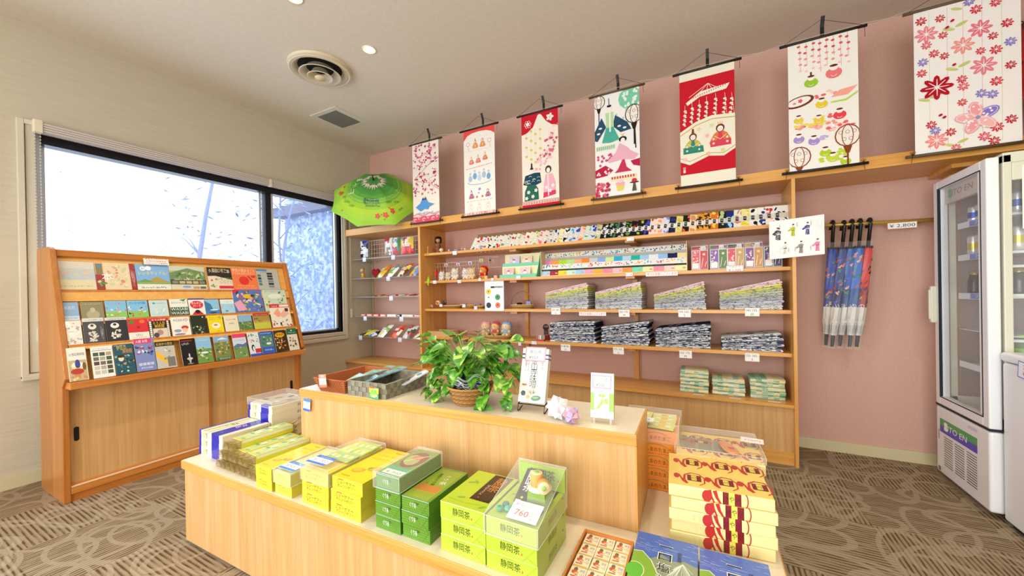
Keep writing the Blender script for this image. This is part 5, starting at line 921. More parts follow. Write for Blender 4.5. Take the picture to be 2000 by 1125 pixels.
L_ROWS = [
 (.004, [((178, 343), 465, 140, '#d8d4c8', [('r', 0, .0, 1, .35, '#e2d8b0'), ('r', 0, .35, 1, .75, '#c2cad0'), ('b', 0, .35, 1, .7, ['#d8cfa8', '#b8c8c0', '#e8b8a8'], 20), ('t', .5, .62, .09, 'サイクルロゲイニング', '#e8dc7a', .9), ('s', .1, .1, .8, .05, '#b8a878')], 'pale faded map poster'),
  ((465, 343), 748, 150, '#d8b088', [('r', 0, 0, .2, .55, '#a83038'), ('r', .2, 0, .85, 1, '#e8d4b0'), ('b', .25, .05, .85, .95, ['#f0e4c8', '#e0a890', '#c8d0a0', '#d88870'], 26), ('r', .86, 0, 1, 1, '#a02832'), ('r', .02, .55, .18, .95, '#8a7a4a'), ('d', .1, .86, .07, '#4f86b8', .05), ('t', .28, .36, .22, '本', '#ffffff'), ('b', 0, .05, .25, .35, GR, 8), ('s', .88, .1, .09, .7, '#f0d8d0')], 'dark red and gold poster'),
  ((748, 343), 985, 165, '#7fb4e8', [('r', 0, .22, 1, .34, '#8fae6a'), ('p', [(.25, .3), (.6, .52), (1, .3)], '#b09a4a'), ('p', [(0, .3), (.25, .42), (.5, .3)], '#6f9a5a'), ('r', 0, 0, 1, .22, '#e8ecd8'), ('s', .1, .05, .75, .08, '#4a6a9a'), ('d', .22, .84, .09, '#f4f8ff'), ('d', .38, .86, .09, '#f4f8ff'), ('t', .22, .80, .08, 'お', '#4a80c8'), ('t', .5, .60, .12, 'レンタサイクル!', '#f4f060', .85)], 'sky-blue cycle hire poster'),
  ((985, 343), 1235, 175, '#a8b888', [('r', 0, .8, 1, 1, '#c8d4c0'), ('p', [(0, .7), (.5, .92), (1, .75), (1, .45), (0, .45)], '#6f8a5a'), ('b', 0, .42, 1, .75, GR, 26), ('r', 0, .22, 1, .44, '#3f4a38'), ('t', .5, .40, .06, '2024.11 RENEWAL OPEN', '#f4f4e8', .8), ('g', .03, .24, .97, .38, 5, 1, ['#c8b88a', '#8a8a6a']), ('r', 0, 0, 1, .22, '#dcd8c0'), ('d', .42, .12, .12, '#7fa8e0', .05), ('r', .6, .04, .78, .14, '#b8a070'), ('r', .8, .04, .97, .14, '#6a6a50')], 'landscape photo poster with RENEWAL OPEN strip'),
  ((1250, 343), 1420, 185, '#2a1f1a', [('p', [(0, 0), (1, 0), (1, .45), (.3, .62), (0, .6)], '#e8dcc8'), ('t', .5, .78, .12, '久保田いちご園', '#f8f0e0', .85), ('t', .5, .9, .05, '伊豆の国市', '#f0c860', .6), ('t', .68, .42, .13, 'いちご狩り', '#3f9a4a', .62), ('t', .7, .27, .11, 'つりぐり', '#d83a3a', .55), ('r', .4, .05, 1, .18, '#d8303a'), ('b', .02, .1, .4, .5, ['#c8303a', '#e8e0d0', '#3a3a3a', '#6f9a4a'], 14)], 'black strawberry picking poster'),
  ((1420, 343), 1595, 190, '#ef7f4a', [('t', .5, .84, .11, '伊豆の国まるごと', '#fbe8c8', .92), ('t', .5, .70, .10, 'デジタルスタンプラリー', '#fbe8c8', .92), ('d', .45, .42, .2, '#e2332e', .2), ('p', [(.6, .62), (.66, .66), (.80, .46), (.74, .42)], '#c83a2a'), ('d', .85, .62, .1, '#cf4030', .06), ('s', .15, .16, .7, .05, '#fbe0c0'), ('s', .1, .06, .8, .04, '#fbe0c0')], 'orange stamp rally poster with red circle'),
  ((1595, 343), 1745, 198, '#b8bcb8', [('r', 0, .9, .5, 1, '#4f8ac8'), ('g', .45, .1, .75, .85, 1, 6, ['#4a6a8a', '#3a4a3a', '#7a8a9a', '#2a2a2a']), ('g', .02, .2, .2, .75, 1, 4, ['#5a7a5a', '#2f4a2f', '#4a80b8']), ('s', .2, .82, .3, .06, '#5a5a5a'), ('s', .5, .05, .4, .03, '#6a6a6a')], 'grey poster listing small photos')]),
 (.014, [((215, 563), 345, 433, '#8fb4d8', [('r', 0, .0, 1, .25, '#c8dcec'), ('t', .5, .62, .16, '水の力', '#e8f0f4', .6), ('s', .1, .1, .8, .08, '#4a6a8a')], 'slate-blue leaflet'),
  ((360, 560), 520, 430, '#8f8a68', [('d', .5, .3, .3, '#b0aa88', .25), ('d', .5, .55, .12, '#c0ba98', .14), ('s', .1, .86, .8, .05, '#d8d4b8')], 'olive leaflet with stone statue'),
  ((530, 552), 680, 423, '#7fc4ec', [('r', 0, .0, 1, .4, '#8fc860'), ('b', 0, .1, 1, .7, ['#f4e8d0', '#e8a870', '#e86a6a', '#8fc860', '#f8f8f8'], 22), ('t', .5, .8, .1, 'いちご祭り', '#e85a9a', .8)], 'bright cartoon leaflet with pink lettering'),
  ((685, 545), 828, 420, '#7fc4ec', [('r', 0, .0, 1, .4, '#8fc860'), ('b', 0, .1, 1, .7, ['#f4e8d0', '#d88850', '#e86a6a', '#8fc860', '#f8f8f8', '#4a4a4a'], 24), ('t', .5, .8, .1, 'わさび園', '#3a6ab8', .8)], 'bright cartoon leaflet with blue lettering'),
  ((838, 537), 968, 418, '#c8e0e4', [('d', .25, .82, .08, '#3f9ab0', .05), ('s', .35, .78, .5, .07, '#4a8a9a'), ('b', .1, .1, .9, .5, ['#b0d4dc', '#e4f0f0'], 12)], 'pale aqua leaflet'),
  ((980, 530), 1108, 410, '#eef0e8', [('r', 0, 0, 1, .52, '#2f5a44'), ('t', .5, .33, .17, 'WASABI', '#f4f6ec', .92), ('t', .5, .10, .17, 'WASABI', '#f4f6ec', .92), ('t', .5, .74, .10, 'はひふへわさび', '#5a6a5a', .8), ('p', [(.55, .95), (.95, 1), (.8, .85)], '#3f8a5a')], 'white and dark green WASABI leaflet'),
  ((1112, 524), 1225, 405, '#f4f4f0', [('r', 0, .92, 1, 1, '#2f4a9a'), ('d', .5, .62, .42, '#d8303a', .24), ('t', .5, .66, .13, 'めんたい', '#ffffff', .62), ('t', .5, .48, .13, 'パーク', '#ffffff', .5), ('p', [(.1, .0), (.9, .0), (.7, .22), (.3, .22)], '#c82a34'), ('d', .5, .22, .16, '#1a1a1a', .1)], 'white leaflet with big red heart badge'),
  ((1225, 518), 1325, 412, '#8fc8e8', [('p', [(0, .9), (.4, .7), (.55, .3), (0, .25)], '#3f7ab0'), ('r', 0, 0, 1, .3, '#3f86c8'), ('d', .6, .3, .3, '#e8f2f8', .04), ('d', .5, .12, .25, '#1f3a5a', .04)], 'blue seaside leaflet with dark headland'),
  ((1335, 513), 1430, 412, '#a8d8f0', [('r', 0, .7, 1, 1, '#e4f0f0'), ('s', .15, .8, .7, .06, '#5a8aa8'), ('b', 0, .1, 1, .55, ['#7fc0e4', '#c0e4f4'], 12), ('d', .4, .2, .1, '#2f5a8a', .03)], 'light sea-blue leaflet'),
  ((1430, 503), 1632, 343, '#5a78c0', [('b', .0, .05, 1, .95, MIX+['#f0a8c0', '#8fd05a', '#f0d040'], 60), ('p', [(0, .82), (.3, 1), (0, 1)], '#d8304a'), ('p', [(0, .4), (.22, .55), (.4, .1), (.1, .05)], '#e8a8c8'), ('d', .5, .7, .18, '#e8c02c', .1), ('d', .66, .72, .07, '#3a3a2a', .06)], 'big multicoloured flower and train leaflet'),
  ((1640, 497), 1800, 345, '#c8dcc8', [('b', 0, .05, 1, .9, GR+['#e8e8c8', '#f0d8a0', '#8fc0d8'], 36), ('s', .1, .9, .7, .05, '#5a5a8a'), ('d', .5, .7, .3, '#e8f0dc', .12)], 'large green illustrated map leaflet')]),
 (.024, [((245, 735), 370, 565, '#ece6da', [('b', 0, .6, 1, .98, ['#c89a8a', '#8a8aa8', '#d8c8a8'], 12), ('p', [(.5, .75), (.95, .5), (.5, .3), (.05, .5)], '#f4f0e8'), ('s', .2, .52, .6, .07, '#8a8a8a'), ('b', 0, .02, 1, .3, ['#b8a088', '#a8b8c8', '#c8a8a0'], 12)], 'white leaflet with diamond photo pattern'),
  ((378, 722), 530, 545, '#4a4a50', [('r', 0, .86, 1, 1, '#dcdcd8'), ('s', .1, .90, .8, .05, '#3a3a3a'), ('d', .42, .66, .2, '#e8e4d8', .12), ('d', .42, .70, .08, '#4a4a50', .05), ('b', .2, .05, .7, .5, ['#e4e0d4', '#d0ccc0'], 26), ('s', .8, .1, .12, .6, '#d8d8d8')], 'charcoal leaflet with white figure, left of the pair'),
  ((535, 707), 690, 540, '#2f2f38', [('r', 0, .88, 1, 1, '#dcdcd8'), ('s', .1, .90, .8, .05, '#3a3a3a'), ('d', .42, .66, .2, '#f0ece0', .12), ('d', .42, .70, .08, '#2f2f38', .05), ('b', .2, .05, .7, .5, ['#f0ece0', '#d8d4c8'], 26)], 'charcoal leaflet with white figure, beside the red one'),
  ((690, 702), 835, 553, '#d8303a', [('r', 0, 0, 1, .38, '#f0ece0'), ('t', .5, .20, .10, 'IZU', '#5a5a5a', .3), ('s', .15, .1, .7, .05, '#8a7a6a'), ('d', .2, .86, .14, '#4f8a3a', .09), ('d', .72, .88, .14, '#e8783a', .09), ('d', .5, .62, .08, '#a81f2a', .06)], 'red and white IZU leaflet'),
  ((840, 690), 980, 545, '#1f1c1a', [('r', .0, .86, 1, 1, '#d8303a'), ('t', .5, .88, .07, 'ろう人形館', '#ffffff', .7), ('t', .5, .68, .13, 'ろう人形', '#f4c82c', .62), ('t', .5, .54, .12, '美術館', '#f4c82c', .5), ('r', .15, .02, .88, .5, '#e0d4c0'), ('d', .5, .3, .16, '#b89078', .13), ('d', .3, .18, .14, '#4a4a5a', .12), ('g', 0, 0, .12, .86, 1, 9, ['#f0f0e8']), ('g', .88, 0, 1, .86, 1, 9, ['#f0f0e8'])], 'black film-strip leaflet with yellow lettering'),
  ((992, 675), 1125, 537, '#f4f2ea', [('t', .42, .78, .1, '伊豆長岡の', '#4a4a4a', .6), ('t', .82, .76, .16, 'ゆ', '#d8303a'), ('d', .7, .45, .2, '#d83a3a', .1), ('d', .68, .3, .15, '#f0d0b0', .13), ('d', .3, .3, .2, '#8fa8b8', .08), ('d', .4, .12, .3, '#8f8aa8', .05)], 'white hot-spring leaflet with red cap figure'),
  ((1130, 665), 1240, 525, '#24301f', [('b', .0, .05, 1, .5, ['#2f3f2a', '#5a6a4a', '#8a7a5a', '#c8c8b8'], 24), ('d', .8, .9, .05, '#e8e8e8')], 'very dark green leaflet'),
  ((1250, 655), 1355, 525, '#f2dc1c', [('t', .5, .86, .07, 'りんご園', '#4a8a3a', .8), ('t', .5, .76, .07, 'おかし工房', '#c8503a', .8), ('d', .5, .45, .3, '#f8f8e8', .16), ('d', .48, .48, .14, '#e8783a', .05), ('s', .15, .1, .7, .06, '#c8503a')], 'bright yellow leaflet'),
  ((1362, 645), 1460, 525, '#ece4c8', [('t', .5, .72, .08, 'さんかくの家', '#6a5a4a', .7), ('t', .5, .5, .06, '店舗案内', '#6a5a4a', .4), ('d', .5, .02, .1, '#5a3a2a', .03)], 'plain cream leaflet'),
  ((1462, 635), 1555, 522, '#8ab8e0', [('r', 0, 0, 1, .6, '#5a8a4a'), ('b', 0, .05, 1, .65, GR+TAN, 26)], 'green wildlife leaflet in the third row'),
  ((1565, 622), 1680, 510, '#b8b04a', [('r', 0, .84, 1, 1, '#b83038'), ('r', 0, .5, 1, .84, '#a8904a'), ('r', 0, .0, 1, .4, '#c8cc4a'), ('b', 0, .4, 1, .8, ['#7a5a3a', '#c88a3a'], 12), ('s', .1, .88, .8, .05, '#f0e0d0')], 'farm-field leaflet with red header'),
  ((1690, 607), 1828, 445, '#efe8d4', [('r', 0, .84, 1, 1, '#d8303a'), ('r', .5, .87, .98, .97, '#f4ecd8'), ('t', .25, .87, .06, 'つかさ', '#fff', .3), ('p', [(.15, .6), (.4, .82), (.55, .5), (.35, .42)], '#f0a88a'), ('p', [(.45, .5), (.75, .8), (.95, .55), (.6, .38)], '#f0b8a0'), ('r', .75, .66, .92, .80, '#2a2a2a'), ('b', 0, .02, 1, .36, ['#4a4a4a', '#c85a5a', '#8a8a7a', '#f4f4f0'], 18)], 'large cream and red leaflet with pink paper crane')]),
 (.034, [((272, 988), 410, 755, '#f2eee2', [('r', .03, .0, .97, .62, '#c8b088'), ('d', .5, .45, .34, '#f4f0e8', .12), ('d', .5, .5, .14, '#3a4a9a', .14), ('p', [(.1, .45), (.5, .33), (.9, .45), (.5, .38)], '#e8d030'), ('d', .45, .28, .35, '#b8403a', .09), ('b', .05, .02, .95, .2, ['#d8c04a', '#c88a5a', '#e8d8b0'], 12), ('d', .84, .42, .1, '#7a5a3a', .12), ('t', .5, .76, .07, '21世紀美術館', '#4a4a5a', .8)], 'white leaflet with a red and gold toy photo'),
  ((440, 965), 597, 745, '#f4f2ec', [('g', .06, .1, .94, .82, 3, 5, ['#7a6a5a', '#b8a88a', '#5a4a4a', '#a8b098', '#c8c8c0', '#4a5a4a']), ('s', .1, .9, .7, .04, '#9a9a9a'), ('r', .05, .86, .95, .875, '#7a7aa0')], 'white leaflet with a grid of small photos'),
  ((600, 940), 740, 730, '#23586a', [('t', .4, .82, .12, '伊豆の', '#e8c02c', .5), ('t', .68, .70, .12, '美術館', '#e8982c', .5), ('b', 0, .05, 1, .65, ['#2f7a8a', '#1f3a4a', '#8fb8a8', '#c89a4a', '#f0e0c8'], 30), ('d', .32, .52, .14, '#f0dcc0', .09), ('d', .32, .60, .2, '#3a2a2a', .05), ('s', .05, .94, .6, .04, '#d8ecec')], 'teal comic-style leaflet with orange lettering'),
  ((745, 918), 885, 690, '#7f8fc8', [('r', 0, .84, .9, 1, '#d8487a'), ('t', .4, .88, .07, '入館 お得', '#fff', .6), ('b', 0, .45, 1, .8, ['#e8e8f0', '#c83a5a', '#4f6ab8', '#3a3a5a'], 22), ('g', .1, .16, .9, .26, 4, 1, ['#c8d0ec']), ('t', .5, .07, .05, '伊豆の体験', '#eef', .6)], 'lilac-blue leaflet with pink header'),
  ((888, 898), 1025, 710, '#c8c4b8', [('r', 0, .82, 1, 1, '#2a2620'), ('t', .5, .86, .08, '反射炉の歴史', '#e8c860', .85), ('p', [(0, .62), (.1, .62), (.75, .22), (.7, .08), (0, .45)], '#f2c02c'), ('b', .4, .3, .9, .78, ['#8a8a88', '#b8b8b0', '#e8e8e0'], 14), ('r', .55, .05, .95, .4, '#7a7a74')], 'grey leaflet with a yellow diagonal arrow'),
  ((1065, 875), 1170, 690, '#181818', [('r', .1, .9, .8, .93, '#c83038'), ('s', .1, .76, .5, .09, '#e8e8e8'), ('d', .5, .24, .2, '#c8ccd0', .05), ('p', [(.4, .22), (.6, .22), (.52, .05), (.48, .05)], '#b8bcc0'), ('d', .5, .05, .22, '#8a8e92', .02), ('d', .5, .36, .05, '#d8dce0', .08)], 'black leaflet with silver lantern'),
  ((1172, 860), 1280, 680, '#8fc4ec', [('r', 0, 0, 1, .55, '#6f9a4a'), ('b', 0, .05, 1, .65, GR+['#e8e8e0'], 36), ('d', .5, .4, .26, '#e8f0f4', .04), ('s', .1, .86, .7, .05, '#f4f8ff')], 'green garden and blue sky leaflet'),
  ((1298, 840), 1405, 672, '#8ab0d8', [('p', [(.2, .85), (.55, .95), (.95, .85)], '#e8f0f8'), ('r', 0, 0, 1, .75, '#7a8a4a'), ('b', 0, .15, 1, .8, TAN+GR+['#d8883a'], 36), ('r', 0, 0, 1, .12, '#2f7a4a'), ('t', .55, .03, .07, 'サファリパーク', '#ffffff', .7)], 'safari leaflet with tiger and giraffe'),
  ((1430, 825), 1525, 655, '#cfe0f0', [('r', 0, .84, 1, 1, '#e8407a'), ('r', 0, 0, 1, .45, '#6f9a5a'), ('b', 0, .05, 1, .5, GR+['#c85a5a'], 22), ('p', [(0, .5), (.3, .6), (.7, .55), (1, .62), (1, .45), (0, .45)], '#5a7aa8'), ('s', .1, .7, .8, .06, '#e86a9a')], 'mountain meadow leaflet with pink header'),
  ((1535, 810), 1615, 645, '#e0e8f0', [('b', 0, .5, 1, .95, ['#e86a5a', '#4f86c8', '#f0c04a', '#4fa06a'], 18), ('d', .35, .35, .15, '#1a1a1a', .14), ('d', .38, .32, .08, '#f4f4f4', .1), ('r', .5, .12, 1, .3, '#c83a3a'), ('r', 0, 0, 1, .1, '#2f5ac8')], 'blue-framed penguin and train leaflet'),
  ((1620, 795), 1710, 637, '#2f62c0', [('r', .06, .3, .94, .82, '#4f8a7a'), ('b', .06, .4, .94, .8, GR+['#2f5a3a'], 18), ('d', .6, .45, .2, '#f0f4f4', .05), ('s', .1, .88, .8, .05, '#e8f0ff'), ('s', .2, .14, .7, .08, '#e8f0ff')], 'royal blue leaflet with white cruise boat'),
  ((1715, 778), 1800, 630, '#3a2c1a', [('d', .5, .78, .4, '#e8b02c', .12), ('b', .05, .1, .95, .65, ['#e8b04a', '#c8503a', '#f0e0b0', '#8a6a2a'], 30), ('t', .5, .76, .08, '黄金館', '#3a1a10', .6)], 'black and gold leaflet'),
  ((1808, 768), 1878, 615, '#e4dccb', [('r', 0, .72, 1, 1, '#23704a'), ('s', .15, .78, .7, .06, '#f0f4e8'), ('d', .5, .9, .06, '#f4f8f0', .03), ('b', .05, .15, .95, .65, ['#3a342e', '#5a4a3a', '#e8e0d0', '#b8a088'], 24)], 'dark green and white leaflet with black cattle')])]
rk = random.Random(17); rown = ['top', 'second', 'third', 'bottom']
RM = lambda P: Matrix(((0, -SN.x, ST_.x, P.x), (1, -SN.y, ST_.y, P.y), (0, -SN.z, ST_.z, P.z), (0, 0, 0, 1)))
cvt = lambda x, y: (60+x/3.571, 470+y/3.571)
for ri, (off, items) in enumerate(L_ROWS):
    for it in items:
        (bx, by), brx, ty, bg_, el, lb = it; off_ = off+rk.uniform(0, .003)
        y0_, t0_ = onrack(*cvt(bx, by), off=off_); y1_, _ = onrack(*cvt(brx, by-(brx-bx)*(0, .06, .09, .13)[ri]), off=off_); _, t1_ = onrack(*cvt(bx-(by-ty)*.17, ty), off=off_)
        w_, h_ = y1_-y0_-.002, t1_-t0_; th_ = .002 if ri == 0 else .004
        o = sheet(w_, h_, th_, bg_, el, rk).build('poster' if ri == 0 else 'leaflet', gloss)
        P = SA+SN*(off_+.0005+th_)+ST_*t0_; P.y = y0_; o.matrix_world = RM(P)
        tag(o, uniq(lb+' in the %s row of the rack' % rown[ri]), 'poster' if ri == 0 else 'leaflet', 'leaflets on the sloping rack')
    # wooden strip the row stands on
    vb = [ (178, 346, 1745, 346), (205, 566, 1435, 505), (235, 738, 1560, 622), (262, 992, 1880, 760)][ri]
    ya, ta = onrack(*cvt(vb[0], vb[1])); yb, tb = onrack(*cvt(vb[2], vb[3])); tm = (ta+tb)/2
    if ri < 3:
        P = SA+ST_*(tm-.004); P.y = RY0+.031; L_ = RY1-.031-P.y
        o = MB().box(0, L_, -(off+.014), 0, -.012, 0).build('step_rail', W_RACKY, rack, .001); o.matrix_world = RM(P)
        o = MB().box(0, L_, -(off+.012), -.0005, -.070 if ri == 0 else -.03, -.0125).build('step_board', W_BOARD, rack); o.matrix_world = RM(P)
A = Art(); y0_, t0_ = onrack(*cvt(790, 165), off=.02); y1_, _ = onrack(*cvt(965, 168), off=.02); w_ = y1_-y0_; h_ = .052; A.rect(0, 0, w_, h_, '#f4f2ec').up(); A.txt(w_/2, h_*.70, h_*.16, '伊豆パノラマパーク', '#4a4a5a', w=w_*.88).txt(w_/2, h_*.40, h_*.17, 'お得な往復乗車券', '#d8504a', w=w_*.8).txt(w_/2, h_*.10, h_*.16, 'フロントにて販売中', '#4a4a5a', w=w_*.88)
m = MB().box(0, w_, 0, .0006, 0, h_, '#f4f2ec').front(A); o = m.build('notice_card', paper); P = SA+SN*.021+ST_*(t0_); P.y = y0_; o.matrix_world = RM(P); tag(o, 'small white notice card with one red line taped to the top rail of the rack', 'sign')
# ------------------------------------------------------------------ goods on the wall shelves
def Y(y, u, v): return pt(1, y, u, v)
rg = random.Random(42)
# hand towels fanned along the top shelf
TW = [('white and slate', '#e4e0d8', '#5a6a7a'), ('white and red', '#e8e2da', '#c8303a'), ('pale lilac', '#d8d4e0', '#7a80b0'), ('red-topped cream', '#e8dcc8', '#c84030'), ('black and white', '#dcdad4', '#22242a'), ('teal-patterned', '#dcdcd0', '#2f5a5a'), ('scarlet-patterned', '#e8dcd4', '#c02834'), ('sage and white', '#dcdcc8', '#7a8a6a'), ('grey-striped', '#d8d6cc', '#6a706a'), ('cream and crimson', '#ece0cc', '#b82a3a'), ('pale green', '#dce0c8', '#8fae6a'), ('beige floral', '#e4d4bc', '#b87a5a'), ('white with red spot', '#eeeae0', '#d02a30'), ('ivory', '#e8e0c8', '#c8b088'), ('lime-edged', '#e0e0c0', '#a8c04a'), ('pink-topped', '#ecd4d0', '#e0707a'), ('maroon-patterned', '#e4d4c8', '#8a2430'), ('ash grey', '#cfcdc6', '#55585c'), ('navy-topped', '#dadcdc', '#2a3560'), ('yellow-cream', '#ece4b8', '#d8b84a'), ('panda-spotted', '#f0eee8', '#1c1c1c'), ('sky blue', '#cfe0ec', '#5a9ad0'), ('indigo dotted', '#d0d4e4', '#3a4a9a'), ('salmon', '#f0ccb8', '#e07a5a'), ('mint', '#d0e4d8', '#5aa890'), ('cobalt-topped', '#d4dcec', '#2f50a8'), ('olive', '#d0cca0', '#7a8040'),
 ('black with white label', '#1f1f22', '#e0e0d8'), ('jet black patterned', '#18181c', '#8fb0a0'), ('black and dark green', '#1c2420', '#4a7a50'), ('charcoal', '#26262c', '#c8c8c0'), ('forest and black', '#20281c', '#6a9a4a'), ('black and crimson', '#1c1a1c', '#b82a34'), ('black and lime', '#1e2018', '#b8c84a'), ('blue-black', '#181c2c', '#4a4ab8'), ('red-flowered cream', '#f0dccb', '#e0403a'), ('peach', '#f4d8c4', '#f0a088'), ('periwinkle', '#dfe0f0', '#8a8fd0'), ('solid navy', '#1f2340', '#2f3a6a'), ('mustard yellow', '#e8dc88', '#d8c040'), ('black with orange motif', '#20201c', '#e86a3a'), ('pale gold', '#ecdcb0', '#d89a5a'), ('orange and black cat-striped', '#e09a38', '#2a2420'), ('amber', '#e8a83c', '#4a3420'), ('rust orange', '#e0782c', '#f0d050'), ('green camellia on black', '#1c2818', '#b8d090'), ('midnight blue star', '#2a2f7a', '#a8dcec'), ('pale green and pink floral', '#e4ecdc', '#e07a7a'), ('lemon yellow', '#f0e8a0', '#e8d048'), ('white brush-lettered', '#f2eee4', '#1c1c1c'), ('white and navy block-print', '#f2f2f0', '#2f3f7f'), ('cream and red dragonfly', '#f4ece0', '#c8303a'), ('white and indigo leaf', '#f2f2ec', '#23305a')]
n = len(TW); xa, xb = Y(SF+.03, 917, 487).x, Y(SF+.03, 1513, 440).x
prev = 'the dolls and stones'
for i, (nm, c1, c2) in enumerate(TW):
    f = i/(n-1); x = xa+(xb-xa)*f; w, h, t = .088, .135, .010; A = Art()
    for _ in range(13): A.disc(rg.uniform(.1, .9)*w, rg.uniform(.05, .95)*h, rg.uniform(.007, .020), c2, ry=rg.uniform(.004, .014), n=7, rot=rg.uniform(0, 3))
    A.up(); A.rect(0, h*.36, w, h*.62, '#d8d4c8' if i < 27 or i > 44 else '#e8e4dc').up(); A.rect(w*.12, h*.38, w*.34, h*.60, '#22201e' if i > 26 else '#f0ece0').up(); A.txt(w*.23, h*.46, h*.08, '手拭', '#d8d4c8' if i > 26 else '#444', w=w*.16); A.rect(0, h*.345, w, h*.352, '#a8a498')
    lean = .36*(1-f)**.8+.02; m = MB().box(0, w, 0, t, 0, h, c1).front(A)
    o = m.build('hand_towel', cloth, None, .002); o.matrix_world = Matrix.Translation((x, SF+.035, ST[0]+.001)) @ Matrix.Rotation(.17, 4, 'Z') @ Matrix.Rotation(-.22, 4, 'X') @ Matrix.Rotation(lean, 4, 'Y')
    tag(o, uniq('%s folded towel, top shelf, right of %s' % (nm, prev)), 'towel', 'fanned hand towels on the top shelf'); prev = 'the %s one' % nm
MB().box(xa+.05, xb+.09, SF+.105, SF+.112, ST[0], ST[0]+.155).build('towel_backing', mat('kraft_board', '#8f6a48', .8)); tag(COL.objects['towel_backing'], 'long brown cardboard strip propping the fanned hand towels', 'board')
# handkerchiefs on a stepped cream display
xa, xb = Y(SF+.02, 1057, 546).x, Y(SF+.02, 1341, 524).x
dsp = thing('stepped_display', 'long cream stepped display stand holding two rows of folded handkerchiefs', 'display stand', (xa, SF+.02, ST[1]))
DW = xb-xa; cb = mat('cream_board', '#e2cf9a', .6)
MB().box(0, DW, .06, .066, 0, .105).box(0, DW, .066, .14, .098, .105).box(0, DW, .14, .146, 0, .215).build('steps', cb, dsp); MB().box(DW, DW+.004, 0, .15, 0, .22).build('end_board', cb, dsp); MB().box(-.004, 0, 0, .15, 0, .22).build('end_board', cb, dsp); MB().box(0, DW, 0, .06, 0, .006).build('front_ledge', cb, dsp)
HK1 = [('pink', '#f08fc0', '#4a4a6a'), ('orange', '#f0a04a', '#b8a83a'), ('lime', '#b0dc3a', '#4a6a4a'), ('pale green', '#b8e088', '#c8b02c'), ('salmon', '#f0b088', '#c8a020'), ('deep orange', '#f08a3a', '#3a7aa8'), ('grey striped', '#c8d0d4', '#5a7a8a'), ('cornflower', '#8ab0e8', '#8a7a6a'), ('pistachio', '#d0e8a0', '#5a9ad0'), ('cyan', '#3ab0e0', '#3a7a8a'), ('ice blue', '#b8d8ec', '#7a6a5a'), ('teal', '#2ab8a0', '#4a9a8a'), ('powder blue', '#a8ccf0', '#8a8a9a'), ('white and royal blue', '#e8ecf4', '#2f5ad0'), ('light blue', '#9ac4f0', '#4a80c8'), ('navy', '#262a54', '#2a2a2a'), ('cream and blue wave', '#f0e4a8', '#2f6ab0')]
HK2 = [('baby blue', '#b0d4f4', '#3a4a8a'), ('maroon', '#a83a4a', '#c02a50'), ('yellow', '#f0d840', '#7a9a5a'), ('mint', '#c8ecd8', '#a8c86a'), ('sky', '#a8d0f0', '#8ab8dc'), ('rose pink', '#f4a8b8', '#d83a4a'), ('tangerine', '#f4b04a', '#e0703a'), ('bright pink', '#f48aa8', '#e8883a'), ('blush', '#f4c0c8', '#e05a8a'), ('apricot', '#f4984a', '#c8503a'), ('aqua', '#7ae0c0', '#d8a03a'), ('buttercream', '#f4e8b0', '#7ab0d8'), ('candy pink', '#f494ac', '#e85a7a'), ('shell pink', '#f4d4c8', '#e8a08a'), ('lemon cream', '#f4ecb0', '#a8d0c8')]
for r_, (L_, y_, z_, h) in enumerate(((HK1, .076, .1055, .104), (HK2, .006, .0065, .100))):
    n = len(L_); prev = 'the mint rack'
    for i, (nm, c1, c2) in enumerate(L_):
        f = i/n; sp = DW/n; w = sp*1.0+.004; A = Art(); A.rect(0, 0, w, h*.42, c1)
        A.rect(0, h*.42, w, h, '#ece8dc' if i % 3 else '#dfe8e8').up()
        for _ in range(8): A.disc(rg.uniform(.12, .88)*w, rg.uniform(.66, .96)*h, rg.uniform(.004, .009), c2, ry=rg.uniform(.003, .006), n=6, rot=rg.uniform(0, 3))
        if r_ == 0: A.rect(0, h*.40, w, h*.62, '#b8b4a8').line([(0, h*.41), (w*.5, h*.38), (w, h*.43)], .003, '#8a9ab0')
        else: A.rect(0, h*.40, w, h*.55, '#3a3f3a').up(); A.scribble(w*.15, h*.45, w*.7, h*.05, '#8a9088', rg, 7, .2); A.rect(w*.6, h*.12, w*.85, h*.24, '#c8b088')
        m = MB().box(0, w, 0, .008, 0, h, c1).front(A); o = m.build('handkerchief', cloth, None, .0015); o.matrix_world = Matrix.Translation((xa+.001+sp*i, SF+.02+y_+.002, ST[1]+z_)) @ Matrix.Rotation(.05, 4, 'Z') @ Matrix.Rotation(-.28, 4, 'X')
        tag(o, uniq('%s folded handkerchief, %s row, right of %s' % (nm, ('upper', 'lower')[r_], prev)), 'handkerchief', ('upper', 'lower')[r_]+' row of handkerchiefs'); prev = 'the %s one' % nm
# chirimen pouches in clear bags
def bagbox(w, h, t, art, lb, name, cat, loc, rx=-.12, rz=0, group=None, film_=True, base='#e8e8e8'):
    t_ = thing(name, uniq(lb), cat, loc, 0, group, (rx, 0, rz)); MB().box(0, w, 0, t, 0, h, base).front(art).build('wrapped_body', gloss, t_, .002)
    if film_: MB().box(-.004, w+.004, -.003, t+.002, -.002, h+.012, '#ffffff').build('clear_bag', mat('crinkled_film', '#ffffff', .12, alpha=.13, spec=1.0), t_, .002)
    return t_
PO = [((1351, 526), 33, 42, '#e04a58', '#c81f2c', 'red and multicolour pouch pair, leftmost'), ((1387, 524), 35, 42, '#7a4aa8', '#4f7a2c', 'purple floral and moss green pouch pair'), ((1421, 522), 34, 42, '#d8404a', '#c8a050', 'red floral and ochre pouch pair'), ((1456, 520), 36, 43, '#7a3a98', '#d0983a', 'purple floral and gold pouch pair'), ((1493, 517), 36, 40, '#2f3a6a', '#26305a', 'dark navy pouch behind the yukata sheet')]
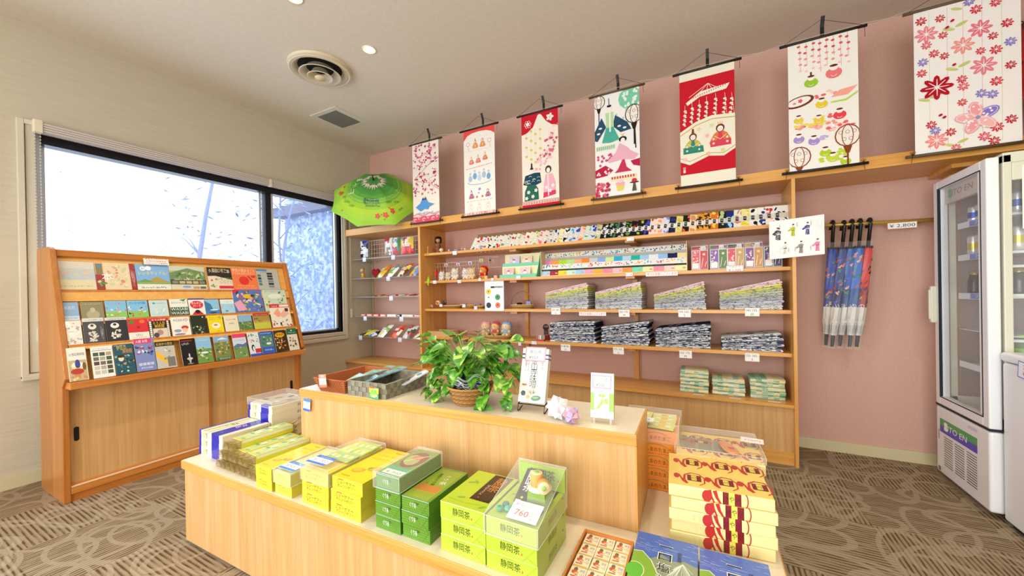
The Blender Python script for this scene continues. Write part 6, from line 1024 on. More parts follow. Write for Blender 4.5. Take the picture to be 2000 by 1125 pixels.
for k, ((u, v), wp, hp, c1, c2, lb) in enumerate(PO):
    p = Y(SF+.03, u, v); q = Y(SF+.03, u+wp, v-hp); w = q.x-p.x-.004; h = .145; A = Art()
    A.rect(w*.04, h*.03, w*.48, h*.97, c1).rect(w*.52, h*.03, w*.97, h*.97, c2).up()
    for _ in range(20): A.flower(rg.uniform(.08, .44)*w, rg.uniform(.08, .92)*h, .006, rg.choice(['#f0d090', '#f4f0e8', '#e8a0a8', '#c8a8e0']))
    A.flower(w*.75, h*.78, .010, '#f4e4d8').up(); A.rect(w*.06, h*.06, w*.44, h*.34, '#f4f2ec').line([(w*.6, h*.1), (w*.7, h*.6)], .003, '#f4f4f0').line([(w*.8, h*.15), (w*.9, h*.4)], .003, '#f4f4f0')
    bagbox(w, h, .018, A, lb+' in a clear bag on the second shelf', 'fabric_pouch', 'pouch', (p.x, SF+.035, ST[1]+.003), group='bagged pouches on the second shelf')
for k, ((u, v), wp, hp, c1, c2, lb) in enumerate([((1350, 490), 33, 24, '#c8202c', '#c8202c', 'crimson pouch'), ((1386, 488), 33, 26, '#4f6a2c', '#a02a68', 'green and magenta pouch'), ((1421, 484), 33, 26, '#4a2a1a', '#7a4a3a', 'dark brown floral pouch'), ((1456, 482), 34, 27, '#c8a05a', '#8a2a78', 'gold and purple pouch')]):
    p = Y(SF+.10, u, v); q = Y(SF+.10, u+wp, v); w = q.x-p.x; h = .185; A = Art(); A.rect(w*.03, h*.03, w*.35, h*.97, c1).rect(w*.35, h*.03, w*.97, h*.97, c2).up()
    for _ in range(20): A.flower(rg.uniform(.4, .92)*w, rg.uniform(.4, .92)*h, .006, rg.choice(['#f0d090', '#f4f0e8', '#e8a0a8']))
    A.up(); A.rect(w*.55, h*.72, w*.85, h*.98, '#f4f2ec'); A.scribble(w*.58, h*.76, w*.24, h*.18, '#555', rg, 5, .2)
    bagbox(w, h, .018, A, lb+' standing behind the front pouches on the second shelf', 'fabric_pouch', 'pouch', (p.x, SF+.105, ST[1]+.003), group='bagged pouches on the second shelf')
# yukata and robes folded in wedge-shaped stacks
def robe(w, d, tl, tr, c1, c2, seed, heavy=False):
    """folded garment: thin at the left, thick with round folds at the right"""
    r_ = random.Random(seed); m = MB(); N = 12; rows = []
    for i in range(N+1):
        f = i/N; x = w*f; t = tl+(tr-tl)*f; bulge = .0; P = []
        if i == N: P = [(x-.004, 0), (x+.002, t*.3), (x+.002, t*.7), (x-.004, t)]
        elif i == 0: P = [(x+.003, 0), (x, t*.3), (x, t*.7), (x+.003, t)]
        else: P = [(x, 0), (x, t*.33), (x, t*.67), (x, t)]
        rows.append(P)
    def prof(j): return (-.004, -.0065, -.0065, -.004)[j]
    V = []
    for P in rows:
        for (x, z), yy in zip(P, (0, -.004, -.004, 0)): V.append((x, yy+r_.uniform(-.0015, .0015), z))
    for P in rows:
        for (x, z) in P: V.append((x, d, z))
    k = len(rows)*4; F = []; CC = []
    pal = [c1, c1, c2] if not heavy else [c1, c2, c1, c2]
    for i in range(N):
        for j in range(3): F.append((i*4+j, (i+1)*4+j, (i+1)*4+j+1, i*4+j+1)); CC.append(c1)
        F.append((i*4+3, (i+1)*4+3, k+(i+1)*4+3, k+i*4+3)); CC.append(c1); F.append((i*4, k+i*4, k+(i+1)*4, (i+1)*4)); CC.append(c1)
    for j in range(3): F.append((N*4+j, k+N*4+j, k+N*4+j+1, N*4+j+1)); CC.append(c1); F.append((j, j+1, k+j+1, k+j)); CC.append(c1)
    m.add(V, F, CC); A = Art()
    for _ in range(46 if heavy else 26):
        x = r_.uniform(.004, w-.012); f = x/w; t = tl+(tr-tl)*f; z = r_.uniform(.12, .75)*t; l = r_.uniform(.004, .03 if heavy else .018); A.poly([(x, z), (min(w-.003, x+l), z+r_.uniform(0, .1)*t), (min(w-.003, x+l*.8), z+r_.uniform(.15, .3)*t), (x+.001, z+.2*t)], c2)
    A.up(); A.line([(0, tl*.48), (w, tr*.48)], .0008, '#8f8f88' if not heavy else '#c8ccd4')
    m.art(A, (0, -.0062, 0), (1, 0, 0), (0, 0, 1)); T = Art()
    for _ in range(12): T.flower(r_.uniform(.1, .9)*w, r_.uniform(.1, .9)*d, r_.uniform(.012, .022), c2)
    sl = (tr-tl)/w; m.art(T, (0, 0, 0), (1, 0, 0), (0, 1, 0), fn=lambda a, b, dd: (a, b, tl+sl*a+.0006+dd)); return m
def rstack(u0, u1, vb, vl, vr, z0, pal, size, shelf, wordk, d=.25, heavy=False):
    a, b = Y(SF+.02, u0, vb), Y(SF+.02, u1, vb); w = b.x-a.x; px = FPX/((a-CAMP).dot(_fw)); pxr = FPX/((b-CAMP).dot(_fw))
    HL, HR = (vb-vl)/px, (vb-vr)/pxr; n = len(pal); tl, tr = HL/n, HR/n
    for i, (nm, c1, c2) in enumerate(pal):
        o = robe(w*rg.uniform(.96, 1.0), d, tl*.94, tr*.94, c1, c2, i+int(u0), heavy).build('folded_yukata', cloth)
        o.location = (a.x+rg.uniform(0, .006), SF+.026+rg.uniform(-.004, .004), z0+.0008+tl*i); o.rotation_euler = (0, -math.atan2((tr-tl)*i, w), rg.uniform(-.012, .012))
        pos = 'topmost' if i == n-1 else 'bottom' if i == 0 else 'second from top' if i == n-2 else 'layer %d up' % (i+1)
        tag(o, uniq('%s folded yukata, %s, size %s stack, %s shelf' % (nm, pos, size, shelf)), 'yukata', wordk)
PW = [('navy and white', '#e0e2e0', '#1f2340'), ('grey and white', '#dcdcd8', '#4a4f5a'), ('grey speckled', '#c8ccd0', '#3a4250'), ('lilac-edged white', '#d8d8e4', '#5a5aa8'), ('charcoal striped', '#b8bcc0', '#33363c'), ('slate-patterned', '#c0c4c4', '#3f4a52'), ('grey woven', '#c4c4bc', '#55584f'), ('grey-green', '#c8ccb8', '#5a6450'), ('pale green', '#ccd4a8', '#4f5a48'), ('yellow-green', '#d8dc7a', '#5a5f8a'), ('yellow with blue flowers', '#e4e070', '#3a4a9a'), ('white and pink floral', '#ecd8dc', '#a8304a'), ('pale pink', '#f0dce0', '#c07088')]
NW = [('navy and white', '#e4e6e8', '#161c36'), ('white-patterned navy', '#1c2242', '#e8eaec'), ('light grey and navy', '#c8ccd4', '#1c2240'), ('dark navy', '#20264a', '#d8dce0'), ('block-print white', '#eceee8', '#20264a'), ('indigo', '#1a2040', '#f0f0ec'), ('grey-white', '#d0d2d4', '#262c48'), ('deep navy', '#181e3a', '#e0e4e8'), ('white-flecked navy', '#222848', '#f2f2f0'), ('pale', '#dcdee0', '#1c2240'), ('navy-panelled', '#1f2544', '#c8ccd4')]
for (u0, u1, vb, vl, vr, sz) in [(1065, 1150, 606, 574, 553, 'L'), (1162, 1255, 606.5, 573, 551, 'M'), (1277, 1380, 607, 578, 550, 'S'), (1405, 1530, 607, 571, 545, 'SS')]: rstack(u0, u1, vb, vl, vr, ST[2], PW, sz, 'third', 'pale patterned yukata stacks on the third shelf')
for (u0, u1, vb, vl, vr, sz, n) in [(1074, 1163, 671, 634, 627, 'LL', 10), (1174, 1268, 675, 642, 626, 'L', 10), (1280, 1388, 680, 644, 629, 'M', 11), (1409, 1531, 687, 662, 648, 'S', 7)]: rstack(u0, u1, vb, vl, vr, ST[3], (NW*2)[:n], sz, 'fourth', 'navy and white yukata stacks on the fourth shelf', heavy=True)
def softpack(w, d, t, seed):
    r_ = random.Random(seed); m = MB(); cs = ['#a8cdb0', '#ebe4b8', '#86bd9e', '#e2dca4', '#c0dcca', '#e8e6c8']; N = 6; V = []; F = []; CC = []
    for i in range(N+1):
        for (yy, zz) in ((0.004, 0), (-.003, t*.35), (-.002, t*.75), (.012, t), (d-.01, t), (d, 0)): V.append((w*i/N+r_.uniform(-.002, .002), yy+r_.uniform(-.002, .002), zz+(r_.uniform(-.0015, .0015) if zz else 0)))
    for i in range(N):
        for j in range(5): F.append((i*6+j, (i+1)*6+j, (i+1)*6+j+1, i*6+j+1)); CC.append(r_.choice(cs))
    F += [(0, 1, 2, 3, 4, 5), tuple(N*6+j for j in (5, 4, 3, 2, 1, 0))]; CC += [cs[0], cs[1]]; m.add(V, F, CC, 0, False); A = Art()
    for _ in range(7): x = r_.uniform(0, w*.8); A.line([(x, 0.001), (x+r_.uniform(.005, .03), t*.9)], .0012, '#f6f4e8')
    return m.art(A, (0, -.0042, 0), (1, 0, 0), (0, 0, 1))
for si, (u0, u1, vb, vt, n) in enumerate([(1329, 1384, 765, 722, 6), (1392, 1455, 770, 738, 4), (1466, 1533, 777, 738, 5)]):
    a, b = Y(-.33, u0, vb), Y(-.33, u1, vb); a = pt(2, CT, u0, vb); b = pt(2, CT, u1, vb+(u1-u0)*.07); w = b.x-a.x; t = (vb-vt)/(FPX/((a-CAMP).dot(_fw)))/n
    for i in range(n):
        o = softpack(w, .20, t*.93, i*7+si).build('cloth_bundle', cloth); o.location = (a.x+rg.uniform(-.003, .003), max(a.y, -.405), CT+.001+t*i); o.rotation_euler = (0, 0, rg.uniform(-.03, .03))
        tag(o, uniq('green and cream folded cloth, %s of the %s counter stack' % ('topmost' if i == n-1 else 'bottom' if i == 0 else 'layer %d' % (i+1), ['left', 'middle', 'right'][si])), 'cloth', 'green and cream folded cloths on the counter')
# size cards, price cards, red notices
K = '#2a2a2e'
def sizecard(u, v, l1, l2, where): 
    c = Y(SF-.004, u, v); A = Art(); A.rect(-.042, -.028, .042, .028, '#f4f3ec').up(); A.txt(-.004, .004, .016, l1, K, w=.062).txt(.036, .004, .005, 'cm', K).txt(0, -.022, .016, l2, K); m = MB().box(-.042, .042, 0, .0008, -.028, .028, '#f4f3ec').front(A)
    one('size_card', m, tagm, uniq('white size card reading %s %s %s' % (l1, l2, where)), 'price tag', c, (.06, 0, 0))
for u, v, a, b in [(1085.5, 608, '175 185', 'L'), (1219, 612, '165 175', 'M'), (1337, 612, '155 165', 'S'), (1469, 609.5, '143 155', 'SS')]: sizecard(u, v, a, b, 'on the third shelf edge')
for u, v, a, b in [(1104.6, 679, '185', 'LL'), (1208, 685, '175 185', 'L'), (1339, 692, '165 175', 'M'), (1469, 698, '155 165', 'S')]: sizecard(u, v, a, b, 'on the fourth shelf edge')
for u, v, w in [(1157, 613, .225), (1292, 535, .225)]:
    c = Y(SF-.004, u, v); A = Art(); A.rect(-w/2, -.0155, w/2, .0155, '#f6f4f0').up(); A.txt(0, -.009, .018, '帯はお部屋にございます', '#e0454a', w=w*.92); one('notice_strip', MB().box(-w/2, w/2, 0, .0008, -.0155, .0155, '#f6f4f0').front(A), tagm, 'white strip with red Japanese lettering on the %s shelf edge' % ('third' if u < 1200 else 'second'), 'sign', c)
TG = [(888, 494, .05, .036, 'top shelf below the small stones'), (1231, 467, .055, .026, 'top shelf below the black towels'), (1229, 536, .055, .026, 'second shelf left of the red notice'), (849, 551, .045, .032, 'second shelf below the lime charm'), (897, 550, .042, .028, 'second shelf below the plush toys'), (937, 546, .030, .026, 'second shelf below the red bear'), (961.6, 545.6, .028, .024, 'second shelf above the round-logo sheet'), (1012.6, 541.7, .045, .028, 'second shelf below the mint display'), (861, 596.6, .036, .026, 'front of the long shallow basket'), (905.8, 597.5, .036, .028, 'small basket beside the long one'), (929, 601.7, .036, .028, 'round basket left of the sheet'), (1015, 672, .030, .026, 'fourth shelf below the bagged dogs'), (1043, 669.5, .050, .026, 'fourth shelf below the small red box')]
for u, v, w, h, wh_ in TG: price('price_card', u, v, SF-.005, w, h, ['¥ 1,100' if w > .045 else '¥ 550'], uniq('small white price card, '+wh_), None, .05, '#6a7aa0', '#eef0f4', 'price cards on shelf edges', [.35])
price('price_card', 1435, 524, SF-.005, .105, .042, ['ちりめんポーチ', '¥ 1,320'], uniq('pink-bordered price card, second shelf below the pouches'), '#d89aa8', .05, '#5a5a6a', '#f4f0ee', None, [.22, .25])
for u, v, wh_ in [(1365, 770.6, 'left'), (1436, 778, 'middle'), (1513, 785, 'right')]:
    p = pt(2, CT+.001, u, v); A = Art(); A.rect(-.035, -.012, .035, .012, '#f0ede4').up(); A.scribble(-.028, -.006, .056, .012, '#6a6a60', rg, 9, .2); one('price_card', MB().box(-.035, .035, -.012, .012, 0, .0008, '#f0ede4').top(A, z=.0008), tagm, 'white card lying on the counter before the %s green cloth stack' % wh_, 'price tag', (p.x, max(p.y, -.405), CT+.0005))
# printed sheets hanging off the shelf edge
A = Art(); p = Y(SF-.006, 947.5, 607); q = Y(SF-.006, 983.5, 548.6); w, h = q.x-p.x, q.z-p.z; A.rect(0, 0, w, h, '#f4f4f6').up(); A.rect(w*.32, h*.77, w*.95, h*.83, '#2a2a30').up().txt(w*.72, h*.775, h*.04, '地酒豆知識', '#f4f4f4', w=w*.42).scribble(w*.38, h*.91, w*.5, h*.03, '#555', rg, 8, .2).scribble(w*.4, h*.70, w*.5, h*.02, '#999', rg, 10, .2).disc(w*.2, h*.65, w*.135, '#e4cf4a').disc(w*.68, h*.46, w*.135, '#4f9a5f').disc(w*.2, h*.46, w*.12, '#eef0ea').disc(w*.2, h*.19, w*.13, '#3a3f4a').disc(w*.68, h*.19, w*.13, '#e87a50').up()
for a, b in ((.2, .66), (.68, .47), (.2, .46), (.68, .20)): A.disc(w*a, h*b, w*.03, '#22301f').line([(w*(a-.09), h*(b-.02)), (w*(a+.09), h*(b-.02))], .001, '#6a6a4a')
for k in range(12): A.scribble(w*.4, h*(.03+.05*k), w*.5, h*.008, '#b0b0b8', rg, 8, .2)
one('printed_sheet', MB().box(0, w, 0, .0006, 0, h, '#f4f4f6').front(A), paper, 'white sheet with five coloured round logos hanging before the third shelf', 'sign', p)
p = Y(-.445, 1503, 507); q = Y(-.445, 1610, 442); w, h = q.x-p.x, .245; A = Art(); A.rect(0, 0, w, h, '#f5f3f0').up()
def kim(x, y, s, c, c2, k):
    A.poly([(x-.010*s, y), (x+.010*s, y-.002*s), (x+.009*s, y+.030*s), (x+.013*s, y+.052*s), (x-.002*s, y+.056*s), (x-.014*s, y+.050*s), (x-.007*s, y+.03*s)], c); A.poly([(x-.007*s, y+.050*s), (x-.026*s, y+.036*s), (x-.022*s, y+.028*s), (x-.006*s, y+.036*s)], c); A.up()
    A.rect(x-.008*s, y+.032*s, x+.009*s, y+.036*s, c2); 
    for j in range(5): A.disc(x-.005*s+.0035*s*j*(1 if j % 2 else .6), y+.006*s+.009*s*j, .0024*s, c2, n=5)
    A.disc(x+.001*s, y+.064*s, .0055*s, '#f0d4c0', ry=.007*s).up(); A.disc(x+.002*s, y+.069*s, .0055*s, '#2a201c', ry=.0038*s); A.L -= 2
for x, y, c, c2 in [(.14, .125, '#3a3a40', '#e8e8e8'), (.165, .120, '#4a4a50', '#f0f0f0'), (.43, .135, '#c0c83a', '#7a8a2a'), (.69, .135, '#4a4f88', '#e8e8f4'), (.28, .025, '#e8e4d8', '#22242a'), (.57, .022, '#9a948a', '#5a544a'), (.86, .025, '#e88ab0', '#c83a70')]: kim(w*x*1.0+.004, y, 1.05, c, c2, 0)
for x in (.20, .52, .77, .36, .48, .76): A.vtxt(w*x, .215 if x in (.2, .52, .77) else .06, .006, '浴衣帯付', '#8a8a8a')
A.scribble(.012, .015, .05, .045, '#c8c4c0', rg, 12, .1); A.scribble(w*.86, .15, .03, .08, '#c8c0d0', rg, 6, .1)
m = MB().box(0, w, 0, .0006, 0, h, '#f5f3f0').front(A); m.V = [(a, b, c+.018*a/w) for a, b, c in m.V]; one('yukata_sheet', m, paper, 'white sheet of seven yukata figures fixed to the right shelf upright', 'sign', p)
# ---- left end of the shelves: doll, stones, charms, plush, baskets
p = Y(SF+.06, 850, 493); dl = thing('kokeshi_doll', 'dark wooden doll with bobbed black hair at the left end of the top shelf', 'doll', (p.x+.02, SF+.09, ST[0]))
MB().lathe([(.026, 0), (.030, .01), (.027, .07), (.022, .105), (.012, .115)], 0, 0, 16, cols=['#5a3a28', '#6a4a30', '#7a5438', '#7a5438']).build('body', mat('doll_wood', None, .4), dl); m = MB().ball(0, 0, .14, .028, '#c89a74', 0, 16, 10, sz=1.0); m.build('head', mat('doll_wood', None), dl)
m = MB().lathe([(.0345, .112), (.036, .15), (.030, .172), (.001, .182)], '#17120f', 0, 16); m.F = [f for i, f in enumerate(m.F)]; 
V = [v for v in m.V]; keep = [i for i, f in enumerate(m.F) if not (sum(V[j][1] for j in f)/len(f) < -.018 and sum(V[j][2] for j in f)/len(f) < .150)]; m.F = [m.F[i] for i in keep]; m.C = [m.C[i] for i in keep]; m.M = [m.M[i] for i in keep]; m.S = [m.S[i] for i in keep]; m.build('bobbed_hair', mat('doll_hair', None, .5), dl)
A = Art(); A.disc(0, .05, .012, '#b83a2a', ry=.014).flower(0, .08, .010, '#c85a3a'); MB().art(A, (0, -.0305, 0), (1, 0, 0), (0, 0, 1)).build('painted_flower', mat('doll_wood', None), dl)
def rock(u, v, s, c, lb, shelf=0, name='stone', cat='stone', dy=.03):
    p = Y(SF+dy, u, v); r_ = random.Random(int(u)); m = MB().ball(0, 0, 0, s, c, 0, 7, 5); m.V = [(a*r_.uniform(.8, 1.15), b*r_.uniform(.8, 1.1), c_*r_.uniform(.8, 1.1)) for a, b, c_ in m.V]; m.S = [False]*len(m.S); zm = min(q[2] for q in m.V); m.V = [(a, b, c_-zm) for a, b, c_ in m.V]; one(name, m, paper, lb, cat, (p.x, SF+dy, ST[shelf]+.001))
rock(862, 492, .022, '#e8dcbc', 'cream faceted paper ball beside the wooden doll', name='origami_ball', cat='ornament'); rock(903, 489, .016, '#b8a898', 'small beige stone left of the fanned towels'); rock(877, 491, .012, '#cfc6be', 'tiny pale stone behind the top shelf price card'); rock(908, 488, .012, '#d8d0c8', 'tiny white stone nearest the fanned towels')
p = Y(SF+.02, 889, 489); m = MB().lathe([(.030, 0), (.034, .006), (.036, .016), (.033, .017), (.028, .006), (.001, .005)], '#8a94a8', 0, 20); one('small_dish', m, mat('dish_glaze', None, .3), 'small blue-grey dish on the top shelf behind a price card', 'dish', (p.x, SF+.05, ST[0]+.0005))
one('wood_plaque', MB().box(0, .012, 0, .07, 0, .075, '#c89a5a'), W_EDGE_Z, 'small wooden plaque leaning at the left end of the top shelf', 'plaque', (1.20, SF+.02, ST[0]+.0005), (0, .12, 0))
def wiregrid(name, lb, x0, x1, z0, z1, y, s=.042):
    g = thing(name, lb, 'wire grid', (0, 0, 0)); m = MB(); nx, nz = int((x1-x0)/s), int((z1-z0)/s)
    for i in range(nx+1): x = x0+(x1-x0)*i/nx; m.tube([(x, y, z0), (x, y, z1)], .0014 if 0 < i < nx else .0028, n=4)
    for j in range(nz+1): z = z0+(z1-z0)*j/nz; m.tube([(x0, y, z), (x1, y, z)], .0014 if 0 < j < nz else .0028, n=4)
    m.build('wire_panel', white_wire, g); return g
ga, gb = Y(-.20, 845, 540), Y(-.20, 934, 505); wiregrid('wire_grid', 'white wire grid leaning behind the plush toys on the second shelf', ga.x, gb.x, ST[1]+.001, ST[1]+.19, -.20, .036)
pm = mat('plush_fur', None, .95, bump=(500, .5), spec=.1)
def plush(x, y, z, s, body, head, ears, hood, lb, name='plush_toy', bag=True, belly=None, lying=False, group='bagged plush toys'):
    t = thing(name, uniq(lb), 'plush toy', (x, y, z), rg.uniform(-.3, .3), group)
    MB().ball(0, 0, .028*s, .030*s, body, 0, 14, 10, sz=.95, sy=.85).build('body', pm, t); m = MB().ball(0, -.006*s, .066*s, .031*s, head, 0, 14, 10, sz=.92, sx=1.08); m.build('head', pm, t)
    for q in (-1, 1): MB().ball(q*.020*s, 0, .092*s, .010*s, ears, 0, 8, 6).build('ear', pm, t); MB().ball(q*.016*s, -.024*s, .010*s, .011*s, head, 0, 8, 6).build('foot', pm, t); MB().ball(q*.027*s, -.014*s, .036*s, .009*s, head, 0, 8, 6, sz=1.3).build('paw', pm, t)
    if hood: MB().ball(0, .004*s, .070*s, .035*s, hood, 0, 14, 10, sz=.96).ball(0, .002*s, .034*s, .032*s, hood, 0, 12, 8, sz=.7).build('hood', pm, t)
    MB().ball(0, -.031*s, .058*s, .012*s, '#f6efe2', 0, 10, 6, sz=.7).build('muzzle', pm, t); f = MB().ball(0, -.043*s, .061*s, .0032*s, '#2a1c18', 0, 6, 5)
    for q in (-1, 1): f.ball(q*.012*s, -.036*s, .071*s, .0026*s, '#1c1412', 0, 6, 5)
    f.build('eyes_and_nose', black, t)
    if bag: MB().ball(0, -.004*s, .050*s, .052*s, '#ffffff', 0, 12, 10, sz=1.12, sx=1.0, sy=.95).build('clear_bag', mat('crinkled_film', '#ffffff', .12), t)
    return t
for u, v, s, b, h_, e, hd, lb in [(864, 548, .95, '#efe8e0', '#f2eae2', '#f0e4da', None, 'white plush rabbit in a bag at the left of the second shelf'), (876, 548, .85, '#ecd0a8', '#eed8b4', '#e8c898', None, 'small beige plush bear between the two white plush toys'), (890, 547, 1.2, '#f0e4d0', '#f4ead8', '#ecdcc4', None, 'round cream plush cat on the second shelf'), (911, 546, 1.15, '#f2e0d4', '#f4e6da', '#f0d8cc', None, 'pinkish white plush rabbit beside the tan plush bear'), (923, 545, 1.15, '#eecf9c', '#f0d4a4', '#e8c48c', None, 'tan plush bear with closed eyes on the second shelf')]:
    p = Y(SF+.07, u, v); plush(p.x, SF+.07, ST[1]+.001, s, b, h_, e, hd, lb)
p = Y(SF+.06, 945, 543); plush(p.x, SF+.06, ST[1]+.001, 1.25, '#e0983c', '#e8a04a', '#d82a2a', '#d82428', 'orange plush bear in a red hood on the second shelf', bag=False, group='unwrapped plush toys')
for u, b, h_, hd, lb in [(950, '#f0b878', '#f0c080', '#f4a8a8', 'plush dog in a pink hood, left of three bagged in the round basket'), (969, '#e8a858', '#f0b868', '#d8283c', 'plush dog in a red hood, middle of three bagged in the round basket'), (990, '#f0c890', '#f4d8a0', '#8ab8e8', 'plush dog in a pale blue hood, right of three bagged in the round basket')]:
    p = Y(SF+.09, u, 650); plush(p.x, SF+.09, ST[3]+.022, 1.35, b, h_, hd, hd, lb)
def charm(u, v, y, kind, c, lb, cc='#f0e8e0'):
    p = Y(y, u, v); t = thing('hanging_charm', uniq(lb), 'charm', p, 0, 'charms hanging on the wire'); MB().tube([(0, 0, .034), (.002, 0, .018), (0, 0, .008)], .0012, c, 0, 5).build('cord', cloth, t)
    if kind == 0: A = Art(); A.rect(-.020, -.022, .020, .012, cc).up(); A.disc(0, -.004, .010, c).rect(-.018, -.020, .018, -.014, c); MB().box(-.020, .020, 0, .006, -.022, .012, cc).front(A).build('bagged_charm', gloss, t, .002)
    else: MB().ball(0, 0, -.002, .009, c, 0, 10, 8).ball(0, 0, -.02, .007, cc, 0, 8, 6).tube([(0, 0, -.008), (-.007, 0, -.035), (-.009, 0, -.048)], .0012, cc, 0, 5).tube([(0, 0, -.008), (.007, 0, -.035), (.009, 0, -.048)], .0012, cc, 0, 5).build('figure', plast, t)
for u, v, k, c, lb, cc in [(871, 517, 0, '#a83a68', 'pink and white charm packet, leftmost on the wire grid', '#f0e4e8'), (894.5, 516, 0, '#98306a', 'pink and white charm packet, middle of the wire grid', '#f0e4e8'), (918, 513, 0, '#7a2a5a', 'pink and white charm packet, right on the wire grid', '#f0e8e4'), (939.5, 508, 0, '#6aa83a', 'green frog charm hanging right of the grid', '#e8e8a0'), (957, 508, 1, '#22221f', 'black charm hanging on the thin rod', '#c88a7a'), (964, 508, 1, '#b8dce8', 'pale blue charm hanging on the thin rod', '#d8d070')]: charm(u, v, -.215, k, c, lb, cc)
hb = thing('hook_bar', 'thin white wire rod with hooks left of the mint display', 'wire grid', (0, 0, 0)); a, b = Y(-.2, 934, 524), Y(-.2, 980, 521); c_, d_ = Y(-.2, 948, 502), Y(-.2, 975, 501); MB().tube([a, b], .002).tube([c_, d_], .002).tube([(c_.x+.04, -.2, a.z), (c_.x+.04, -.2, c_.z)], .002).build('wire', white_wire, hb)
def fishcharm(u, v, c, c2, lb, dx, y=SF-.012, z1=.10):
    p = Y(y, u, v); m = MB(); V = [(0, z1), (.012, z1*.72), (.016, z1*.45), (.008, z1*.1), (.014, 0), (-.002, .006), (-.010, z1*.3), (-.014, z1*.6), (-.008, z1*.85)]
    m.prism([(a+dx*(1-b/z1), b) for a, b in V], 0, .012, 1, c).ball(dx*.2, -.001, z1*.8, .003, '#1a1a1a', 0, 6, 4); m.tube([(0, .006, z1), (0, .006, z1+.04)], .001, c2); one('fish_ornament', m, cloth, lb, 'ornament', (p.x, p.y, p.z))
fishcharm(837, 558, '#b0d03a', '#8a9a3a', 'lime green fabric fish hanging at the left end of the second shelf', -.012); fishcharm(853, 543, '#d0242a', '#c8b04a', 'red fabric fish with yellow stripe by the wire grid', -.008, -.24, .09)
# mint tiered card display with round-sticker packets
a, b = Y(SF+.02, 976, 547), Y(SF+.02, 1051, 540); DW = b.x-a.x-.02; md = thing('tiered_rack', 'mint and cream two-tier display rack of pink packets on the second shelf', 'display stand', (a.x, SF+.02, ST[1])); mint = mat('mint_card', '#6fcfae', .5); crm = mat('cream_card', '#efe6b4', .55)
MB().box(0, DW, 0, .006, .004, .028).box(0, DW, 0, .055, 0, .004).build('lower_ledge', mint, md); MB().box(0, DW, .062, .068, .112, .136).box(0, DW, .068, .11, .108, .112).build('upper_ledge', mint, md); MB().box(.0, DW, .055, .059, .004, .108).box(.0, DW, .112, .116, .112, .225).build('backing', crm, md); MB().prism([(0, 0), (.116, 0), (.116, .225), (.10, .225)], DW, DW+.004, 0).build('side_panel', mint, md)
for k, (x, y, z, c, lb) in enumerate([(.03, .038, .006, '#f4b8a8', 'coral-patterned packet with round sticker, lower left in the mint rack'), (.20, .038, .006, '#f4d0c4', 'blush packet with round sticker, lower right in the mint rack'), (.06, .098, .114, '#d8c8e8', 'lilac packet with round sticker, upper left in the mint rack'), (.19, .098, .114, '#f4dcb8', 'cream packet with round sticker, upper right in the mint rack')]):
    w, h = .105, .086; A = Art(); A.rect(0, 0, w, h, c).up()
    for _ in range(14): A.disc(rg.uniform(.1, .9)*w, rg.uniform(.1, .9)*h, .008, rg.choice(['#f4e8e4', '#e89890', '#f0b8c0', '#d8a0d0']), ry=.005, n=7)
    A.up(); A.rect(w*.36, 0, w*.58, h*.75, '#b03a4a').up(); A.disc(w*.47, h*.45, .014, '#f8f4f0')
    bagbox(w, h, .008, A, lb, 'sweet_packet', 'packet', (a.x+x, SF+.02+y-.018, ST[1]+z), -.16, 0, 'round-sticker packets in the mint rack')
for u, v, c, c2, lb in [(948.5, 543, '#f0e0b8', '#e07a4a', 'small cream box with orange print beside the hooded bear'), (967.5, 542, '#e8d8b0', '#d8483a', 'tiny red and cream boxed charm left of the mint rack')]:
    p = Y(SF+.03, u, v); A = Art(); A.disc(.015, .013, .009, c2).up().disc(.015, .013, .004, '#f4e8d0'); one('charm_box', MB().box(0, .030, 0, .018, 0, .026, c).front(A), gloss, lb, 'box', (p.x-.015, SF+.03, ST[1]+.0005))
# baskets of the third and fourth shelves
def rbasket(name, lb, x, y, z, rx, ry, h, fl=1.15, c=('#b88a4a', '#8f6a34', '#d0a868'), open_=True, handle=0, nn=30):
    t = thing(name, lb, 'basket', (x, y, z)); m = MB(); rows = max(3, int(h/.008))
    for r_ in range(rows):
        f = (r_+.5)/rows; k = 1+(fl-1)*f; m.tube([((rx*k+.0018*(1 if (i+r_) % 2 else -1))*math.cos(q), (ry*k+.0018*(1 if (i+r_) % 2 else -1))*math.sin(q), h*f) for i, q in [(i, 2*PI*i/nn) for i in range(nn)]], .0038, c[r_ % 3], 0, 5, closed=True)
    m.lathe([(.001, .003), (1, .003), (.985*fl, h)], c[1], 0, 24, sx=rx, sy=ry); m.build('woven_body', mat('basket_weave', None, .75), t)
    MB().tube([(rx*fl*math.cos(q), ry*fl*math.sin(q), h) for q in [2*PI*i/32 for i in range(32)]], .0048, c[2], 0, 6, closed=True).build('rim', mat('basket_weave', None), t)
    if handle: MB().tube([(rx*fl*math.cos(q), 0, h+handle*math.sin(q)) for q in [PI*i/16 for i in range(17)]], .0042, '#9a6a3a', 0, 7).build('handle', mat('basket_weave', None), t)
    return t
p = Y(SF+.08, 880, 603); rbasket('shallow_basket', 'long shallow woven basket with a fabric ball, left end of the third shelf', p.x-.01, SF+.10, ST[2], .115, .06, .030)
p = Y(SF+.05, 915, 603); rbasket('small_basket', 'small woven basket in the middle of the third shelf group', p.x-.01, SF+.09, ST[2], .055, .045, .034); p = Y(SF+.05, 935, 605); rbasket('round_basket', 'small round basket beside the round-logo sheet', p.x+.005, SF+.05, ST[2], .048, .04, .026)
p = Y(SF+.08, 1020, 604); HBk = rbasket('handled_basket', 'oval wicker basket with a tall arched handle on the third shelf', p.x, SF+.085, ST[2], .105, .065, .036, 1.1, handle=.125)
